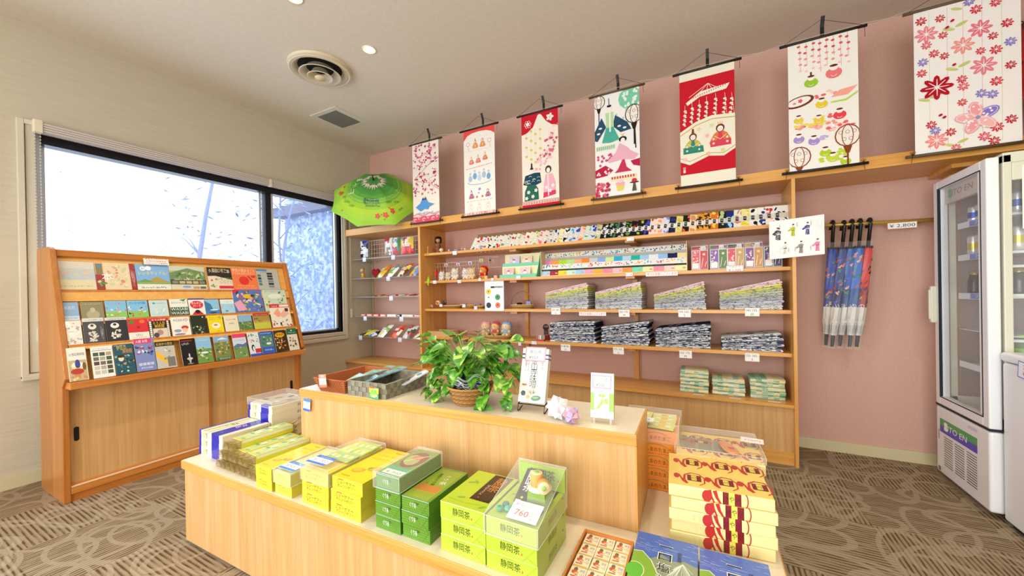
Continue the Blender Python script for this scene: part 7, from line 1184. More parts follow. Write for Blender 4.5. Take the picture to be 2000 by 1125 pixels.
for dx, c, lb, s in [(-.03, '#1c1a1a', 'black folded pouch in the handled basket', (.05, .03, .022)), (.065, '#8a9ac8', 'blue and white cloth pouch in the handled basket', (.05, .03, .035)), (.02, '#9a6a50', 'brown card standing at the back of the handled basket', (.055, .006, .06)), (-.06, '#f0ece0', 'folded white paper on the handled basket rim', (.045, .03, .008))]: one('pouch', MB().box(-s[0]/2, s[0]/2, -s[1]/2, s[1]/2, 0, s[2], c, taper=.003), cloth, lb, 'pouch', (p.x+dx, SF+.085+(.03 if 'card' in lb else 0), ST[2]+(.022 if 'card' in lb else .034)), .2, bevel=.004)
def patch(u, v, s, z, lb, pal, name='fabric_ball'):
    p = Y(SF+.08, u, v); m = MB().ball(0, 0, s, s, '#ffffff', 0, 12, 8, sz=.85); m.C = [lin(rg.choice(pal)) for _ in m.C]; one(name, m, cloth, lb, 'ornament', (p.x, SF+.08, z))
patch(856, 590, .030, ST[2]+.028, 'patchwork fabric ball in red, cream and gold on the long basket', ['#c83a3a', '#ecd49a', '#d8a848', '#f0e4c8']); patch(867, 590, .028, ST[2]+.03, 'dark patchwork fabric ball beside the red and gold one', ['#3a2f4a', '#7a4a5a', '#c8a878', '#4a3a3a']); patch(843.5, 602, .021, ST[2], 'small pink patchwork ball at the left end of the third shelf', ['#d89aa0', '#ecd8d0', '#8a3a4a'])
for u, c, lb in [(903, '#d8a0a0', 'pink card packet lying across the small basket'), (931, '#6a5aa8', 'purple thin packet at the back of the third shelf baskets')]: p = Y(SF+.08, u, 590); one('card_packet', MB().box(-.03, .03, -.02, .02, 0, .008, c), gloss, lb, 'packet', (p.x, SF+.10, ST[2]+.036), .1)
p = Y(SF+.06, 970, 660); rbasket('round_basket', 'round wicker basket of bagged plush dogs on the fourth shelf', p.x, SF+.09, ST[3], .125, .075, .032, 1.15)
p = Y(SF+.05, 870, 668); tb = thing('wooden_tray', 'long shallow wooden tray left of the basket on the fourth shelf', 'tray', (1.20, SF+.02, ST[3])); MB().box(0, .27, 0, .17, 0, .006).box(0, .27, 0, .006, 0, .052, sk=(0, -.012)).box(0, .27, .164, .17, 0, .055).box(0, .006, 0, .17, 0, .055).box(.264, .27, 0, .17, 0, .055).build('box', mat('straw_wood', '#d8b078', .6), tb)
for k in range(3): one('card_packet', MB().box(0, .06, 0, .10, 0, .006, ['#e4e0d8', '#c8d0e0', '#e8d8c0'][k]), gloss, ['cream', 'grey-blue', 'peach'][k]+' thin packet lying in the long wooden tray', 'packet', (1.225+.075*k, SF+.05, ST[3]+.007+.001*k), .1*k)
p = Y(SF+.05, 1050, 662); A = Art(); 
for k in range(5): A.rect(.004+.013*k, .012, .013+.013*k, .050, ['#3a3a3a', '#c8303a', '#e8e0d0', '#4a6a4a', '#2a2a2a'][k])
one('charm_box', MB().box(0, .072, 0, .03, 0, .014, '#b82a34').box(.002, .070, .012, .03, .014, .05, '#e8e4dc').front(A, y=.0118), gloss, 'small red and white box of key charms on the fourth shelf', 'box', (p.x, SF+.02, ST[3]+.0005), 0)
p = Y(SF+.12, 1066, 640); hm = thing('hand_mirror', 'dark oval compact mirror standing left of the LL yukata stack', 'mirror', (p.x, SF+.12, ST[3])); MB().lathe([(.001, -.004), (.026, -.004), (.030, 0), (.026, .004), (.001, .004)], '#3a2a28', 0, 20, (0, 0, .115), ax=Matrix.Rotation(PI/2, 3, 'X')).build('disc', mat('dark_lacquer', None, .2), hm); MB().box(-.03, .03, -.01, .02, 0, .05, '#8a2a30', taper=.004).box(-.02, .02, 0, .01, .05, .09, '#3a2f2a').build('stand_box', mat('dark_lacquer', None), hm)
# ---- glass shelves of the left bay
wiregrid('wire_grid', 'white wire grid hanging above the highest glass shelf', .12, 1.13, 1.60, 1.80, -.25)
def bag(w, h, t, pal, seed, lay=0):
    """pillow pack: w wide, h long"""
    r_ = random.Random(seed); N, M_ = 8, 10; V = []; F = []; CC = []; bl = [(r_.uniform(0, w), r_.uniform(0, h), r_.choice(pal)) for _ in range(12)]
    for s in (-1, 1):
        for i in range(N+1):
            for j in range(M_+1):
                a, b = i/N, j/M_; e = (math.sin(PI*a)**.5)*(math.sin(PI*b)**.5); V.append((w*a, s*t/2*e+r_.uniform(-.001, .001)*e, h*b))
    Q = (N+1)*(M_+1)
    for s in (0, 1):
        for i in range(N):
            for j in range(M_):
                q = s*Q+i*(M_+1)+j; f = (q, q+M_+1, q+M_+2, q+1); F.append(f if s == 0 else f[::-1]); cx, cy = w*(i+.5)/N, h*(j+.5)/M_; CC.append(min(bl, key=lambda o: (o[0]-cx)**2+(o[1]-cy)**2)[2])
    m = MB().add(V, F, CC, 0, True); A = Art(); A.rect(w*.25, h*.45, w*.75, h*.62, '#f8f4e8').up(); A.txt(w*.5, h*.48, h*.10, ['くん', 'もち', 'あめ', 'のり', 'まめ'][seed % 5], r_.choice(['#c8202c', '#2a2a2a', '#2f5a2a']), w=w*.4); m.art(A, (0, -t/2-.0008, 0), (1, 0, 0), (0, 0, 1)); return m
sn = mat('snack_film', None, .18, coat=.3)
RD = ['#c8202c', '#e8483a', '#f4e8d8', '#e0b83a', '#7a3a2a']; YL = ['#f0d02c', '#e8b82c', '#f8f0c8', '#6fae3a', '#e87a2c']; BK = ['#1c1c24', '#f0f0f4', '#c8ccd8', '#2f3f9a']; MXP = ['#e84a3a', '#f4f0e8', '#7a9ac8', '#e8c84a', '#8a2a3a']; GN = ['#8fc23a', '#f0d02c', '#4f9ad0', '#f8f8e8']
for u, v, wp, hp, pal, lb in [(705, 503, 14, 33, BK, 'black and white packet hooked on the left-bay wire grid'), (753, 499, 15, 35, ['#f0ece8', '#b83a3a', '#8a7a6a', '#f4f4f4'], 'red and white packet hooked on the wire grid, left of three'), (766, 497, 17, 34, ['#f4f0e4', '#e89a3a', '#5a8a5a', '#c83a3a', '#8aa8d0'], 'cream multicolour packet hooked on the wire grid, middle of three'), (784, 497, 24, 35, MXP+['#c8202c'], 'red-topped packet hooked on the wire grid, right of three')]:
    p, q = Y(-.27, u, v), Y(-.27, u+wp, v-hp); o = one('hanging_packet', bag(q.x-p.x, q.z-p.z, .03, pal, int(u)), sn, uniq(lb), 'packet', (p.x, -.275, p.z), 0, 'packets hooked on the wire grid')
def lying(x, z, w, h, t, pal, seed, lb, ang=.95, name='snack_bag', rz=-.35):
    m = bag(w, h, t, pal, seed); m.xf(Matrix.Rotation(-ang, 4, 'X')); zm = min(v[2] for v in m.V); m.xf(Matrix.Translation((0, 0, -zm))); one(name, m, sn, uniq(lb), 'snack', (x, -.30, z+.001), (0, 0, rz), 'snack bags on the glass shelves')
for k, (x, pal, lb) in enumerate([(.40, YL, 'yellow and white'), (.55, GN+['#e84a3a'], 'green and yellow'), (.72, YL+RD, 'yellow and red'), (.90, MXP, 'red and navy topped')]): lying(x, GZ[1], .17, .20, .05, pal, k+1, lb+' snack bag on the second glass shelf', .75)
for k, (x, lb) in enumerate([(.35, 'leftmost'), (.52, 'second'), (.68, 'third'), (.85, 'fourth'), (.99, 'rightmost')]): lying(x, GZ[2], .14, .12, .022, RD, k+9, 'flat red sweet packet on the middle glass shelf, '+lb, 1.45, 'sweet_packet', -.1)
for k, (x, w, c, lb) in enumerate([(.14, .075, '#e86a68', 'leftmost coral'), (.24, .085, '#f08a80', 'second coral'), (.35, .085, '#e8584e', 'third coral'), (.46, .085, '#f09088', 'fourth coral'), (.57, .13, '#f4ece8', 'white'), (.72, .05, '#1c1c1c', 'short black'), (.79, .16, '#eceae4', 'cream lettered'), (.97, .13, '#e87a7a', 'rightmost pink')]):
    A = Art(); A.rect(w*.1, .006, w*.75, .018, '#f8e8e0').up(); A.scribble(w*.15, .008, w*.55, .008, '#8a3a3a' if k != 6 else '#2a2a2a', rg, 7, .25); one('stick_box', MB().box(0, w, 0, .03, 0, .024, c).front(A), gloss, lb+' slim stick box on the fourth glass shelf', 'box', (x, -.30, GZ[3]+.0005), 0, 'slim boxes on the fourth glass shelf', .001)
for k, (x, pal, lb, a) in enumerate([(.10, ['#2a2a2a', '#e8d83a', '#8a2a2a', '#1c2a1c'], 'black and yellow toy packet, leftmost', 1.3), (.24, ['#1c2444', '#2a2a3a', '#4a80d8', '#e8e8f0'], 'dark navy toy packet', 1.3), (.40, ['#f4f0dc', '#e8d88a', '#8fae5a', '#f8f8f4'], 'cream and yellow rice snack bag', .8), (.60, ['#e8502c', '#f0784a', '#f4e0c8', '#c83020'], 'bright orange snack bag', .8), (.78, ['#c8303a', '#e8e0d8', '#3a5a3a', '#d8b878'], 'crimson and cream snack bag', .8), (.94, ['#e8703a', '#f0a060', '#f4e8d8'], 'pale orange snack bag at the post', .9)]): lying(x, GZ[4], .17, .19, .05, pal, k+20, lb+' on the lowest glass shelf', a)
g = thing('dog_figurine', 'small golden standing dog figurine at the left of the second glass shelf', 'figurine', (.16, -.27, GZ[1]+.001)); gm = mat('gold_figure', None, .35, metal=.2)
MB().ball(0, 0, .045, .026, '#e0a840', 0, 12, 8, sz=1.1, sx=.9).build('body', gm, g); MB().ball(.0, -.012, .098, .024, '#e8b858', 0, 12, 8).ball(.0, -.032, .092, .010, '#f4ecd8', 0, 8, 6).build('head', gm, g)
for q in (-1, 1): MB().ball(q*.017, -.006, .118, .009, '#2f7a4a', 0, 8, 6).build('ear', gm, g); MB().tube([(q*.014, -.010, .03), (q*.014, -.012, .004)], .008, '#e0a840', n=8).build('leg', gm, g)
one('fabric_heart', MB().prism([(0, -.0), (.06, .06), (.055, .10), (.03, .115), (0, .09), (-.03, .115), (-.055, .10), (-.06, .06)], 0, .03, 1, '#9a1f2c'), cloth, 'dark red padded fabric heart behind the golden dog', 'ornament', (.30, -.22, GZ[1]+.001), bevel=.008)
one('pink_rosette', MB().ball(0, 0, .03, .03, '#d8607a', 0, 10, 7, sz=.8), cloth, 'pink and green fabric rosette at the back of the second glass shelf', 'ornament', (.46, -.14, GZ[1]+.001))
for (u, v, wh_) in [(711.5, 507, 'highest glass shelf, left'), (767.7, 502.7, 'highest glass shelf, right'), (758, 544, 'second glass shelf'), (763.7, 582.7, 'middle glass shelf'), (713, 621.9, 'fourth glass shelf, left'), (784, 623, 'fourth glass shelf, right'), (704, 659.5, 'lowest glass shelf, left'), (780.8, 663.5, 'lowest glass shelf, right')]: price('price_card', u, v, -.336, .052, .048, ['¥', '380'], 'small blue-white price card clipped to the '+wh_, None, 0, '#7a94c8', '#eaf2ff', 'price cards on the glass shelves', [.25, .3])
# ------------------------------------------------------------------ printed cloth banners hanging above the shelving
rh = random.Random(77)
BW, BH = .338, .795; BM = mat('banner_cloth', None, .9, bump=(700, .15), spec=.15)
R1, PK, DP, GD, TL, NV, CRM = '#c8202e', '#ec9aa8', '#c8305a', '#dcc24a', '#2f8a7a', '#2a4a5a', '#f1ebdc'
def blob(A, x, y, r, c, k=5):
    for _ in range(k): A.disc(x+rh.uniform(-r, r), y+rh.uniform(-r, r)*.5, r*rh.uniform(.4, .7), c, ry=r*rh.uniform(.25, .45), n=9)
def doll(A, x, y, s, robe, trim, hair, lady=False, crown='#d8b83a'):
    A.poly([(x-.9*s, y), (x+.9*s, y), (x+1.0*s, y+.5*s), (x+.62*s, y+1.25*s), (x+.25*s, y+1.55*s), (x-.25*s, y+1.55*s), (x-.62*s, y+1.25*s), (x-1.0*s, y+.5*s)], robe).up()
    A.poly([(x-.12*s, y+1.5*s), (x+.12*s, y+1.5*s), (x+.35*s, y+.25*s), (x-.35*s, y+.25*s)], trim); A.line([(x-.55*s, y+1.1*s), (x, y+.7*s), (x+.55*s, y+1.1*s)], .05*s, '#f4efe2')
    for k in range(4): A.flower(x+(-.62 if k % 2 else .62)*s, y+(.35+.45*(k//2))*s, .13*s, '#f2e6d8')
    A.disc(x, y+1.85*s, .40*s, hair, ry=.42*s).up(); A.disc(x, y+1.78*s, .27*s, '#f6efe2', ry=.30*s).up(); A.disc(x-.09*s, y+1.8*s, .03*s, '#4a3a34').disc(x+.09*s, y+1.8*s, .03*s, '#4a3a34').disc(x, y+1.64*s, .035*s, '#c8403a')
    if lady:
        for k in (-1, 0, 1): A.line([(x+.12*s*k, y+2.2*s), (x+.22*s*k, y+2.5*s)], .06*s, crown)
    else: A.poly([(x-.14*s, y+2.1*s), (x+.14*s, y+2.1*s), (x+.09*s, y+2.75*s), (x-.09*s, y+2.75*s)], hair)
    A.up(-3)
def b1():
    A = Art(); A.rect(0, 0, BW, BH, '#f0e8da').up()
    for _ in range(26): blob(A, rh.uniform(.02, .32), rh.uniform(.55, .78), .022, rh.choice(['#e49ab0', '#d86a90', '#f0c0c4']), 3)
    for _ in range(12): blob(A, rh.uniform(.02, .32), rh.uniform(.30, .52), .022, rh.choice(['#f4d0cc', '#f0c4c8']), 3)
    A.up(); A.line([(.34, .62), (.2, .56), (.02, .44)], .006, '#a83a6a', .003).line([(.34, .30), (.22, .38), (.05, .42)], .005, '#a83a6a', .003).line([(.33, .46), (.2, .42)], .004, '#b8486a', .002).up()
    for _ in range(130): x, y = rh.uniform(.01, .33), rh.uniform(.27, .78); A.flower(x, y, rh.uniform(.007, .013), rh.choice(['#c0304e', '#a83070', '#d84a6a', '#f4e8e8']), None, rot=rh.uniform(0, 1))
    A.up(2); A.poly([(.04, .155), (.10, .19), (.135, .245), (.17, .245), (.20, .19), (.28, .165), (.21, .145), (.20, .12), (.15, .13), (.10, .11)], '#5a9ad8').up().poly([(.125, .225), (.135, .245), (.17, .245), (.18, .225), (.165, .215), (.15, .228), (.14, .214)], '#3a2a6a').up().disc(.145, .240, .008, '#f4f4f4', ry=.004).disc(.158, .236, .006, '#f4f4f4', ry=.005)
    for k in range(4): A.arc(.12+.05*k, .10-.012*(k % 2), .04, PI, 2*PI, .008, '#8ac0e4', ry=.014)
    A.rect(0, 0, BW, .055, '#d8506a').up()
    for k in range(6): A.arc(.03+.058*k, .025+.02*(k % 2), .020, 0, 5, .004, '#f6e8e4', ry=.014).disc(.03+.058*k, .03+.018*(k % 2), .005, '#f6e8e4')
    for k in range(14): A.disc(.02+.024*k, .075+.012*math.sin(k), .012, '#ec94a0', ry=.008)
    return A
def b2():
    A = Art(); A.rect(0, 0, BW, BH, '#f3eee4').up(); A.poly([(0, BH), (BW, BH), (BW, .72), (.30, .745), (.25, .762), (.17, .768), (.09, .762), (.04, .745), (0, .70)], '#e8504a').up()
    for x in (.13, .21): doll(A, x, .62, .032, '#e8864a', '#e8c84a', '#e0683a', x > .2)
    for x in (.05, .285): A.disc(x, .665, .018, '#f3eee4').arc(x, .665, .018, 0, 2*PI, .003, '#e0504a').line([(x, .645), (x+.01, .60)], .003, '#e0504a')
    for k in range(12): A.line([(.05+.02*k, .598+.003*math.sin(k)), (.06+.02*k, .600)], .003, '#d8c86a')
    for x, y in ((.085, .475), (.16, .48), (.235, .495)): doll(A, x, y, .028, '#e0664a', '#f0a880', '#e8b03a')
    for k in range(16): A.disc(.03+.018*k, .435+.0012*k, .005, '#d84a44', ry=.004)
    for k in range(5): A.disc(.07+.05*k, .34+.02*(k % 2), .022, ['#a8c4dc', '#7aa8d0', '#c0d4e4'][k % 3], ry=.030).disc(.07+.05*k, .385+.02*(k % 2), .012, '#b8cce0')
    A.arc(.17, .31, .13, PI, 2*PI, .006, '#8fb4d4', ry=.03)
    for x in (.08, .26): doll(A, x, .155, .030, '#9a6aa8', '#e0604a', '#7a4a98', x > .2)
    A.flower(.17, .235, .016, '#a88ac8').flower(.16, .20, .010, '#a88ac8').disc(.14, .165, .011, '#e86a4a').disc(.20, .165, .011, '#e86a4a')
    for k in range(8): A.rect(.03+.036*k, .128, .05+.036*k, .132, '#e0604a')
    for x in (.07, .165, .26): A.arc(x, .062, .026, 0, 2*PI, .0022, '#e89a84', ry=.034).arc(x, .098, .011, 0, 2*PI, .0022, '#e89a84').line([(x-.012, .05), (x, .075), (x+.012, .05)], .003, '#d84a3a')
    for k in range(34): A.rect(.004+.0098*k, 0, .004+.0098*k+rh.choice([.003, .006]), .026, '#e0503e')
    return A
def b3():
    A = Art(); A.rect(0, 0, BW, BH, '#f1ead9').up(); A.poly([(0, BH), (BW, BH), (BW, .655), (.28, .67), (.23, .71), (.185, .775), (.17, .782), (.155, .775), (.11, .68), (.05, .64), (0, .63)], R1).up(); A.flower(.265, .735, .034, '#f4efe4', '#d8a8a0'); 
    for k in range(6): A.arc(.06+.022*math.cos(k*PI/3), .715+.022*math.sin(k*PI/3), .010, 0, 2*PI, .003, '#f4efe4')
    A.disc(.06, .715, .015, '#f4efe4').up()
    for i, x in enumerate((.045, .09, .13, .175)):
        for j in range(4-(i == 0)): y = .62-.08*j+.03*(i % 2)-.02*(i == 0); A.line([(x, y-.03), (x, y+.045)], .0012, '#d8c888').disc(x, y, .012, GD, ry=.009).disc(x+.006, y-.008, .007, '#e8d47a')
    for _ in range(46): t = rh.random(); A.flower(.16+.16*t+rh.uniform(-.03, .03), .33+.22*t+rh.uniform(-.07, .10)*(.5+t), rh.uniform(.009, .016), rh.choice(['#f0b0b8', '#e86a88', '#d84a6a', '#f4c8cc']))
    for x in (.26, .30): A.line([(x, .62), (x, .48)], .0015, '#f0b8bc')
    A.up(); A.poly([(.03, .275), (.01, .20), (.10, .175), (.18, .20), (.17, .285), (.12, .29)], '#23485a').up()
    for _ in range(14): A.arc(rh.uniform(.02, .16), rh.uniform(.19, .27), .012, 0, 3.4, .0028, '#e8ecdc', ry=.007)
    A.poly([(.02, .055), (.155, .06), (.15, .15), (.125, .19), (.05, .19), (.025, .14)], '#2f6a58').up(); 
    for x, y in ((.04, .08), (.06, .13), (.10, .09), (.13, .14)): A.flower(x, y, .017, '#f0ead8')
    A.disc(.09, .315, .017, '#f3ece0', ry=.021).up().disc(.092, .328, .017, '#4a3428', ry=.009).poly([(.083, .33), (.100, .33), (.098, .375), (.086, .375)], '#4a3428').L -= 1
    A.poly([(.195, .065), (.31, .085), (.305, .19), (.28, .26), (.22, .26), (.205, .18)], '#f0b0bc').up().poly([(.195, .065), (.31, .085), (.308, .12), (.20, .11)], '#d8406a').line([(.24, .26), (.245, .08)], .010, '#f4e8e4')
    for x, y in ((.225, .15), (.285, .16), (.26, .12)): A.flower(x, y, .016, '#f6eeea')
    A.disc(.245, .30, .028, '#4a3a28', ry=.032).up().disc(.245, .292, .017, '#f5ece0', ry=.022).L -= 1
    A.rect(0, .048, BW, .051, R1).rect(0, 0, BW, .022, R1)
    for k in range(14): A.rect(.008+.024*k, .026, .023+.024*k, .043, R1)
    A.up(2)
    for k in range(14): A.rect(.012+.024*k, .030, .019+.024*k, .039, '#f1ead9')
    return A
def lantern(A, x, y, s, c, st='#f0e8dc'):
    A.disc(x, y, .055*s, st, ry=.060*s).arc(x, y, .055*s, 0, 2*PI, .006*s, c, ry=.060*s); A.arc(x, y, .025*s, 0, 2*PI, .004*s, c, ry=.060*s)
    for k in range(5): A.arc(x+(-.03+.015*k)*s, y+.02*s*(-1)**k, .009*s, 0, 2*PI, .002*s, c)
    A.poly([(x-.02*s, y-.06*s), (x+.02*s, y-.06*s), (x+.008*s, y-.10*s), (x-.008*s, y-.10*s)], c); A.line([(x, y-.09*s), (x, y-.20*s)], .008*s, c)
def b4():
    A = Art(); A.rect(0, 0, BW, BH, '#efeee8').up(); A.disc(.27, .73, .085, '#7cc8a8').up()
    for _ in range(20): A.flower(.27+rh.uniform(-.06, .05), .73+rh.uniform(-.06, .05), .011, '#eef4e8')
    for _ in range(16): A.flower(rh.uniform(.16, .30), rh.uniform(.55, .65), .010, '#a8d0c8')
    lantern(A, .035, .745, .85, '#2f2620'); lantern(A, .30, .60, 1.15, '#2f2620'); A.line([(.305, .49), (.31, .34)], .008, '#2f2620')
    A.poly([(0, .52), (.055, .62), (.09, .54), (.02, .44), (0, .45)], '#2f4f68').poly([(.16, .62), (.14, .54), (.20, .48), (.28, .49), (.25, .55)], '#2f4f68').up()
    for x, y in ((.03, .50), (.045, .54), (.19, .53), (.23, .51)): A.disc(x, y, .014, '#dfe8e0', ry=.008).arc(x, y, .014, 0, 3, .002, '#1f3a3a')
    A.poly([(.085, .65), (.145, .65), (.15, .52), (.16, .50), (.195, .43), (.13, .415), (.06, .42), (.095, .50)], '#b8d8a0').poly([(.09, .535), (.145, .535), (.19, .43), (.12, .415), (.055, .425)], '#4fae98').up(); A.disc(.115, .68, .018, '#f4ece0', ry=.02).disc(.115, .70, .018, '#20201f', ry=.010).line([(.115, .70), (.113, .76)], .006, '#4a5a9a').line([(.12, .65), (.12, .5)], .012, '#eef0e4')
    A.rect(.01, .365, .155, .40, '#e8dca0').up()
    for k in range(9): A.rect(.014+.016*k, .370, .024+.016*k, .395, '#7ac0c0')
    for _ in range(13): A.flower(rh.uniform(.02, .13), rh.uniform(.24, .35), .011, '#c84a78')
    A.poly([(.19, .40), (.16, .33), (.10, .28), (.11, .26), (.20, .27), (.30, .26), (.33, .29), (.27, .33), (.245, .36)], '#eab0c0').up(); A.poly([(.21, .27), (.175, .20), (.15, .175), (.28, .175), (.24, .21), (.225, .27)], '#c83a5a').poly([(0, .215), (.08, .245), (.14, .20), (.10, .165), (0, .155)], '#b82848').poly([(.27, .25), (.338, .26), (.338, .20), (.29, .215)], '#b82848').up(); A.disc(.215, .425, .030, '#2f2620', ry=.022).disc(.215, .415, .017, '#f4ece0', ry=.020)
    for k in (-1, 0, 1): A.line([(.215, .445), (.215+.012*k, .468)], .003, GD)
    for _ in range(9): A.flower(rh.uniform(.01, .12), rh.uniform(.17, .23), .009, '#f0e0dc')
    A.rect(.12, .115, .31, .15, '#f0e4a8')
    for k in range(9): A.rect(.125+.02*k, .128, .138+.02*k, .147, '#c84a6a')
    for _ in range(26): A.flower(rh.uniform(.0, .11), rh.uniform(.01, .12), .014, rh.choice(['#c83a58', '#e06a80', '#b82848']))
    A.disc(.19, .09, .035, '#f0a8b8', ry=.016).disc(.19, .105, .022, '#f4d0d8', ry=.010).poly([(.16, .075), (.22, .075), (.21, .035), (.17, .035)], '#e8d060'); A.disc(.295, .085, .035, '#3a3a34', ry=.006).disc(.295, .10, .020, '#d8303a', ry=.014).poly([(.288, .08), (.302, .08), (.312, .02), (.278, .02)], '#5a5a4a')
    return A
def b5():
    A = Art(); A.rect(0, 0, BW, BH, '#efe8d2').up(); A.rect(0, .08, BW, .74, R1).up(); A.poly([(0, .385), (.10, .44), (.2, .465), (BW, .45), (BW, .215), (.27, .175), (.18, .19), (.06, .145), (0, .175)], '#efe8d2').up().line([(0, .36), (.10, .415), (.2, .440), (BW, .425)], .006, '#c8a848').line([(BW, .235), (.27, .195), (.18, .21), (.06, .17), (0, .20)], .005, '#c8a848')
    A.poly([(.04, .585), (.13, .645), (.31, .66), (.29, .625), (.13, .61), (.05, .565)], '#efe8d2').up()
    for x in (.06, .11, .17, .22, .27): A.line([(.18, .69), (x, .62)], .003, '#efe8d2')
    for k in range(16): A.poly([(.07+.014*k, .605+.003*k), (.078+.014*k, .607+.003*k), (.074+.014*k, .618+.003*k)], R1)
    for i, x in enumerate((.035, .08, .125, .17, .225, .28, .32)):
        y0 = .56-.01*abs(i-3)+.02*(i > 3); A.line([(x, y0+.04), (x-.01+.004*i, y0-.10)], .002, '#efe8d2')
        for j in range(4): A.disc(x-.003*j, y0-.03*j, .010, '#efe8d2', ry=.007).disc(x+.006-.003*j, y0-.012-.03*j, .006, '#efe8d2')
    A.up(); doll(A, .082, .225, .062, '#c8b858', '#3f8a70', '#7a4428'); doll(A, .250, .245, .066, '#e07848', '#d84a5a', '#6a3a20', True); A.poly([(.02, .225), (.15, .225), (.145, .27), (.02, .27)], '#2f8a70').poly([(.19, .245), (.315, .245), (.312, .285), (.19, .285)], '#d84a5a')
    for x, y, c in [(.12, .385, '#ecd49a'), (.20, .395, '#d8dc9a'), (.17, .33, '#f2b8a8'), (.175, .205, '#f2b8a8'), (.265, .215, '#d4dc8a'), (.03, .19, '#f4c8b8')]: A.flower(x, y, .015, c)
    A.rect(.018, .095, .032, .135, '#f4ece0').up().vtxt(.025, .133, .010, '雛祭', R1)
    return A
def b6():
    A = Art(); A.rect(0, 0, BW, BH, '#f3efe6').up()
    for i in range(8):
        x = .06+.033*i; y1 = .60+.04*(i % 3)+.01*abs(i-4); A.line([(x, .79), (x+.004, y1-.02)], .0016, '#d86a70')
        for j in range(5): A.disc(x+rh.uniform(-.006, .006), .775-.038*j-.01*(i % 2), .009, '#d8505a' if j < 2 else '#ec9a98' if j < 4 else '#f4c8c4', ry=.007)
    def rd(x, y, s, c, top=False): A.disc(x, y, .032*s, c, ry=.026*s).up().disc(x, y+.024*s, .016*s, '#f6f0e8', ry=.012*s).disc(x, y+.036*s, .016*s, '#6a3420', ry=.006*s); (A.rect(x-.004*s, y+.036*s, x+.004*s, y+.060*s, '#6a3420') if top else None); A.arc(x, y-.004, .012*s, PI+.4, 2*PI-.4, .0025, '#f6f0e8'); A.up(-1)
    for _ in range(22): blob(A, rh.uniform(.02, .31), rh.choice([.44, .46, .43, .25, .23, .27, .31]), .022, rh.choice(['#f4b4ac', '#f0988e', '#f6c8bc', '#e86a68']), 3)
    for _ in range(7): blob(A, rh.uniform(.05, .18), rh.uniform(.27, .31), .022, '#ecd85a', 3)
    for _ in range(4): blob(A, rh.uniform(.03, .17), rh.uniform(.17, .20), .022, '#c4b4e0', 3)
    for _ in range(6): blob(A, rh.uniform(.16, .28), rh.uniform(.02, .09), .024, '#bcd83a', 3)
    A.up(2); rd(.115, .535, 1.1, '#9cc83a', True); rd(.225, .565, 1.25, '#ec7a7c'); rd(.165, .39, .95, '#e8cc3a'); rd(.25, .305, 1.0, '#e84a50'); rd(.05, .315, .8, '#e8cc4a'); rd(.15, .295, .8, '#e8cc4a'); rd(.05, .195, .9, '#a890d0'); rd(.125, .17, .9, '#a890d0'); rd(.18, .09, .9, '#b0d030'); rd(.215, .05, .9, '#c8d840'); rd(.275, .02, .8, '#b0d030')
    A.disc(.055, .43, .075, '#7a3c24', ry=.034, n=20, rot=.2).up().disc(.052, .432, .062, '#f3efe6', ry=.025, n=18, rot=.2).up().flower(.06, .435, .013, '#e8505a').disc(.03, .425, .010, '#ec8a88', ry=.006)
    A.poly([(.21, .42), (.25, .455), (.335, .465), (.29, .42)], '#f4a890').poly([(.21, .395), (.28, .395), (.335, .43), (.335, .42), (.28, .385), (.21, .387)], '#b0dc3a')
    lantern(A, .285, .175, 1.05, '#8a4428'); lantern(A, .05, .085, 1.05, '#8a4428'); return A
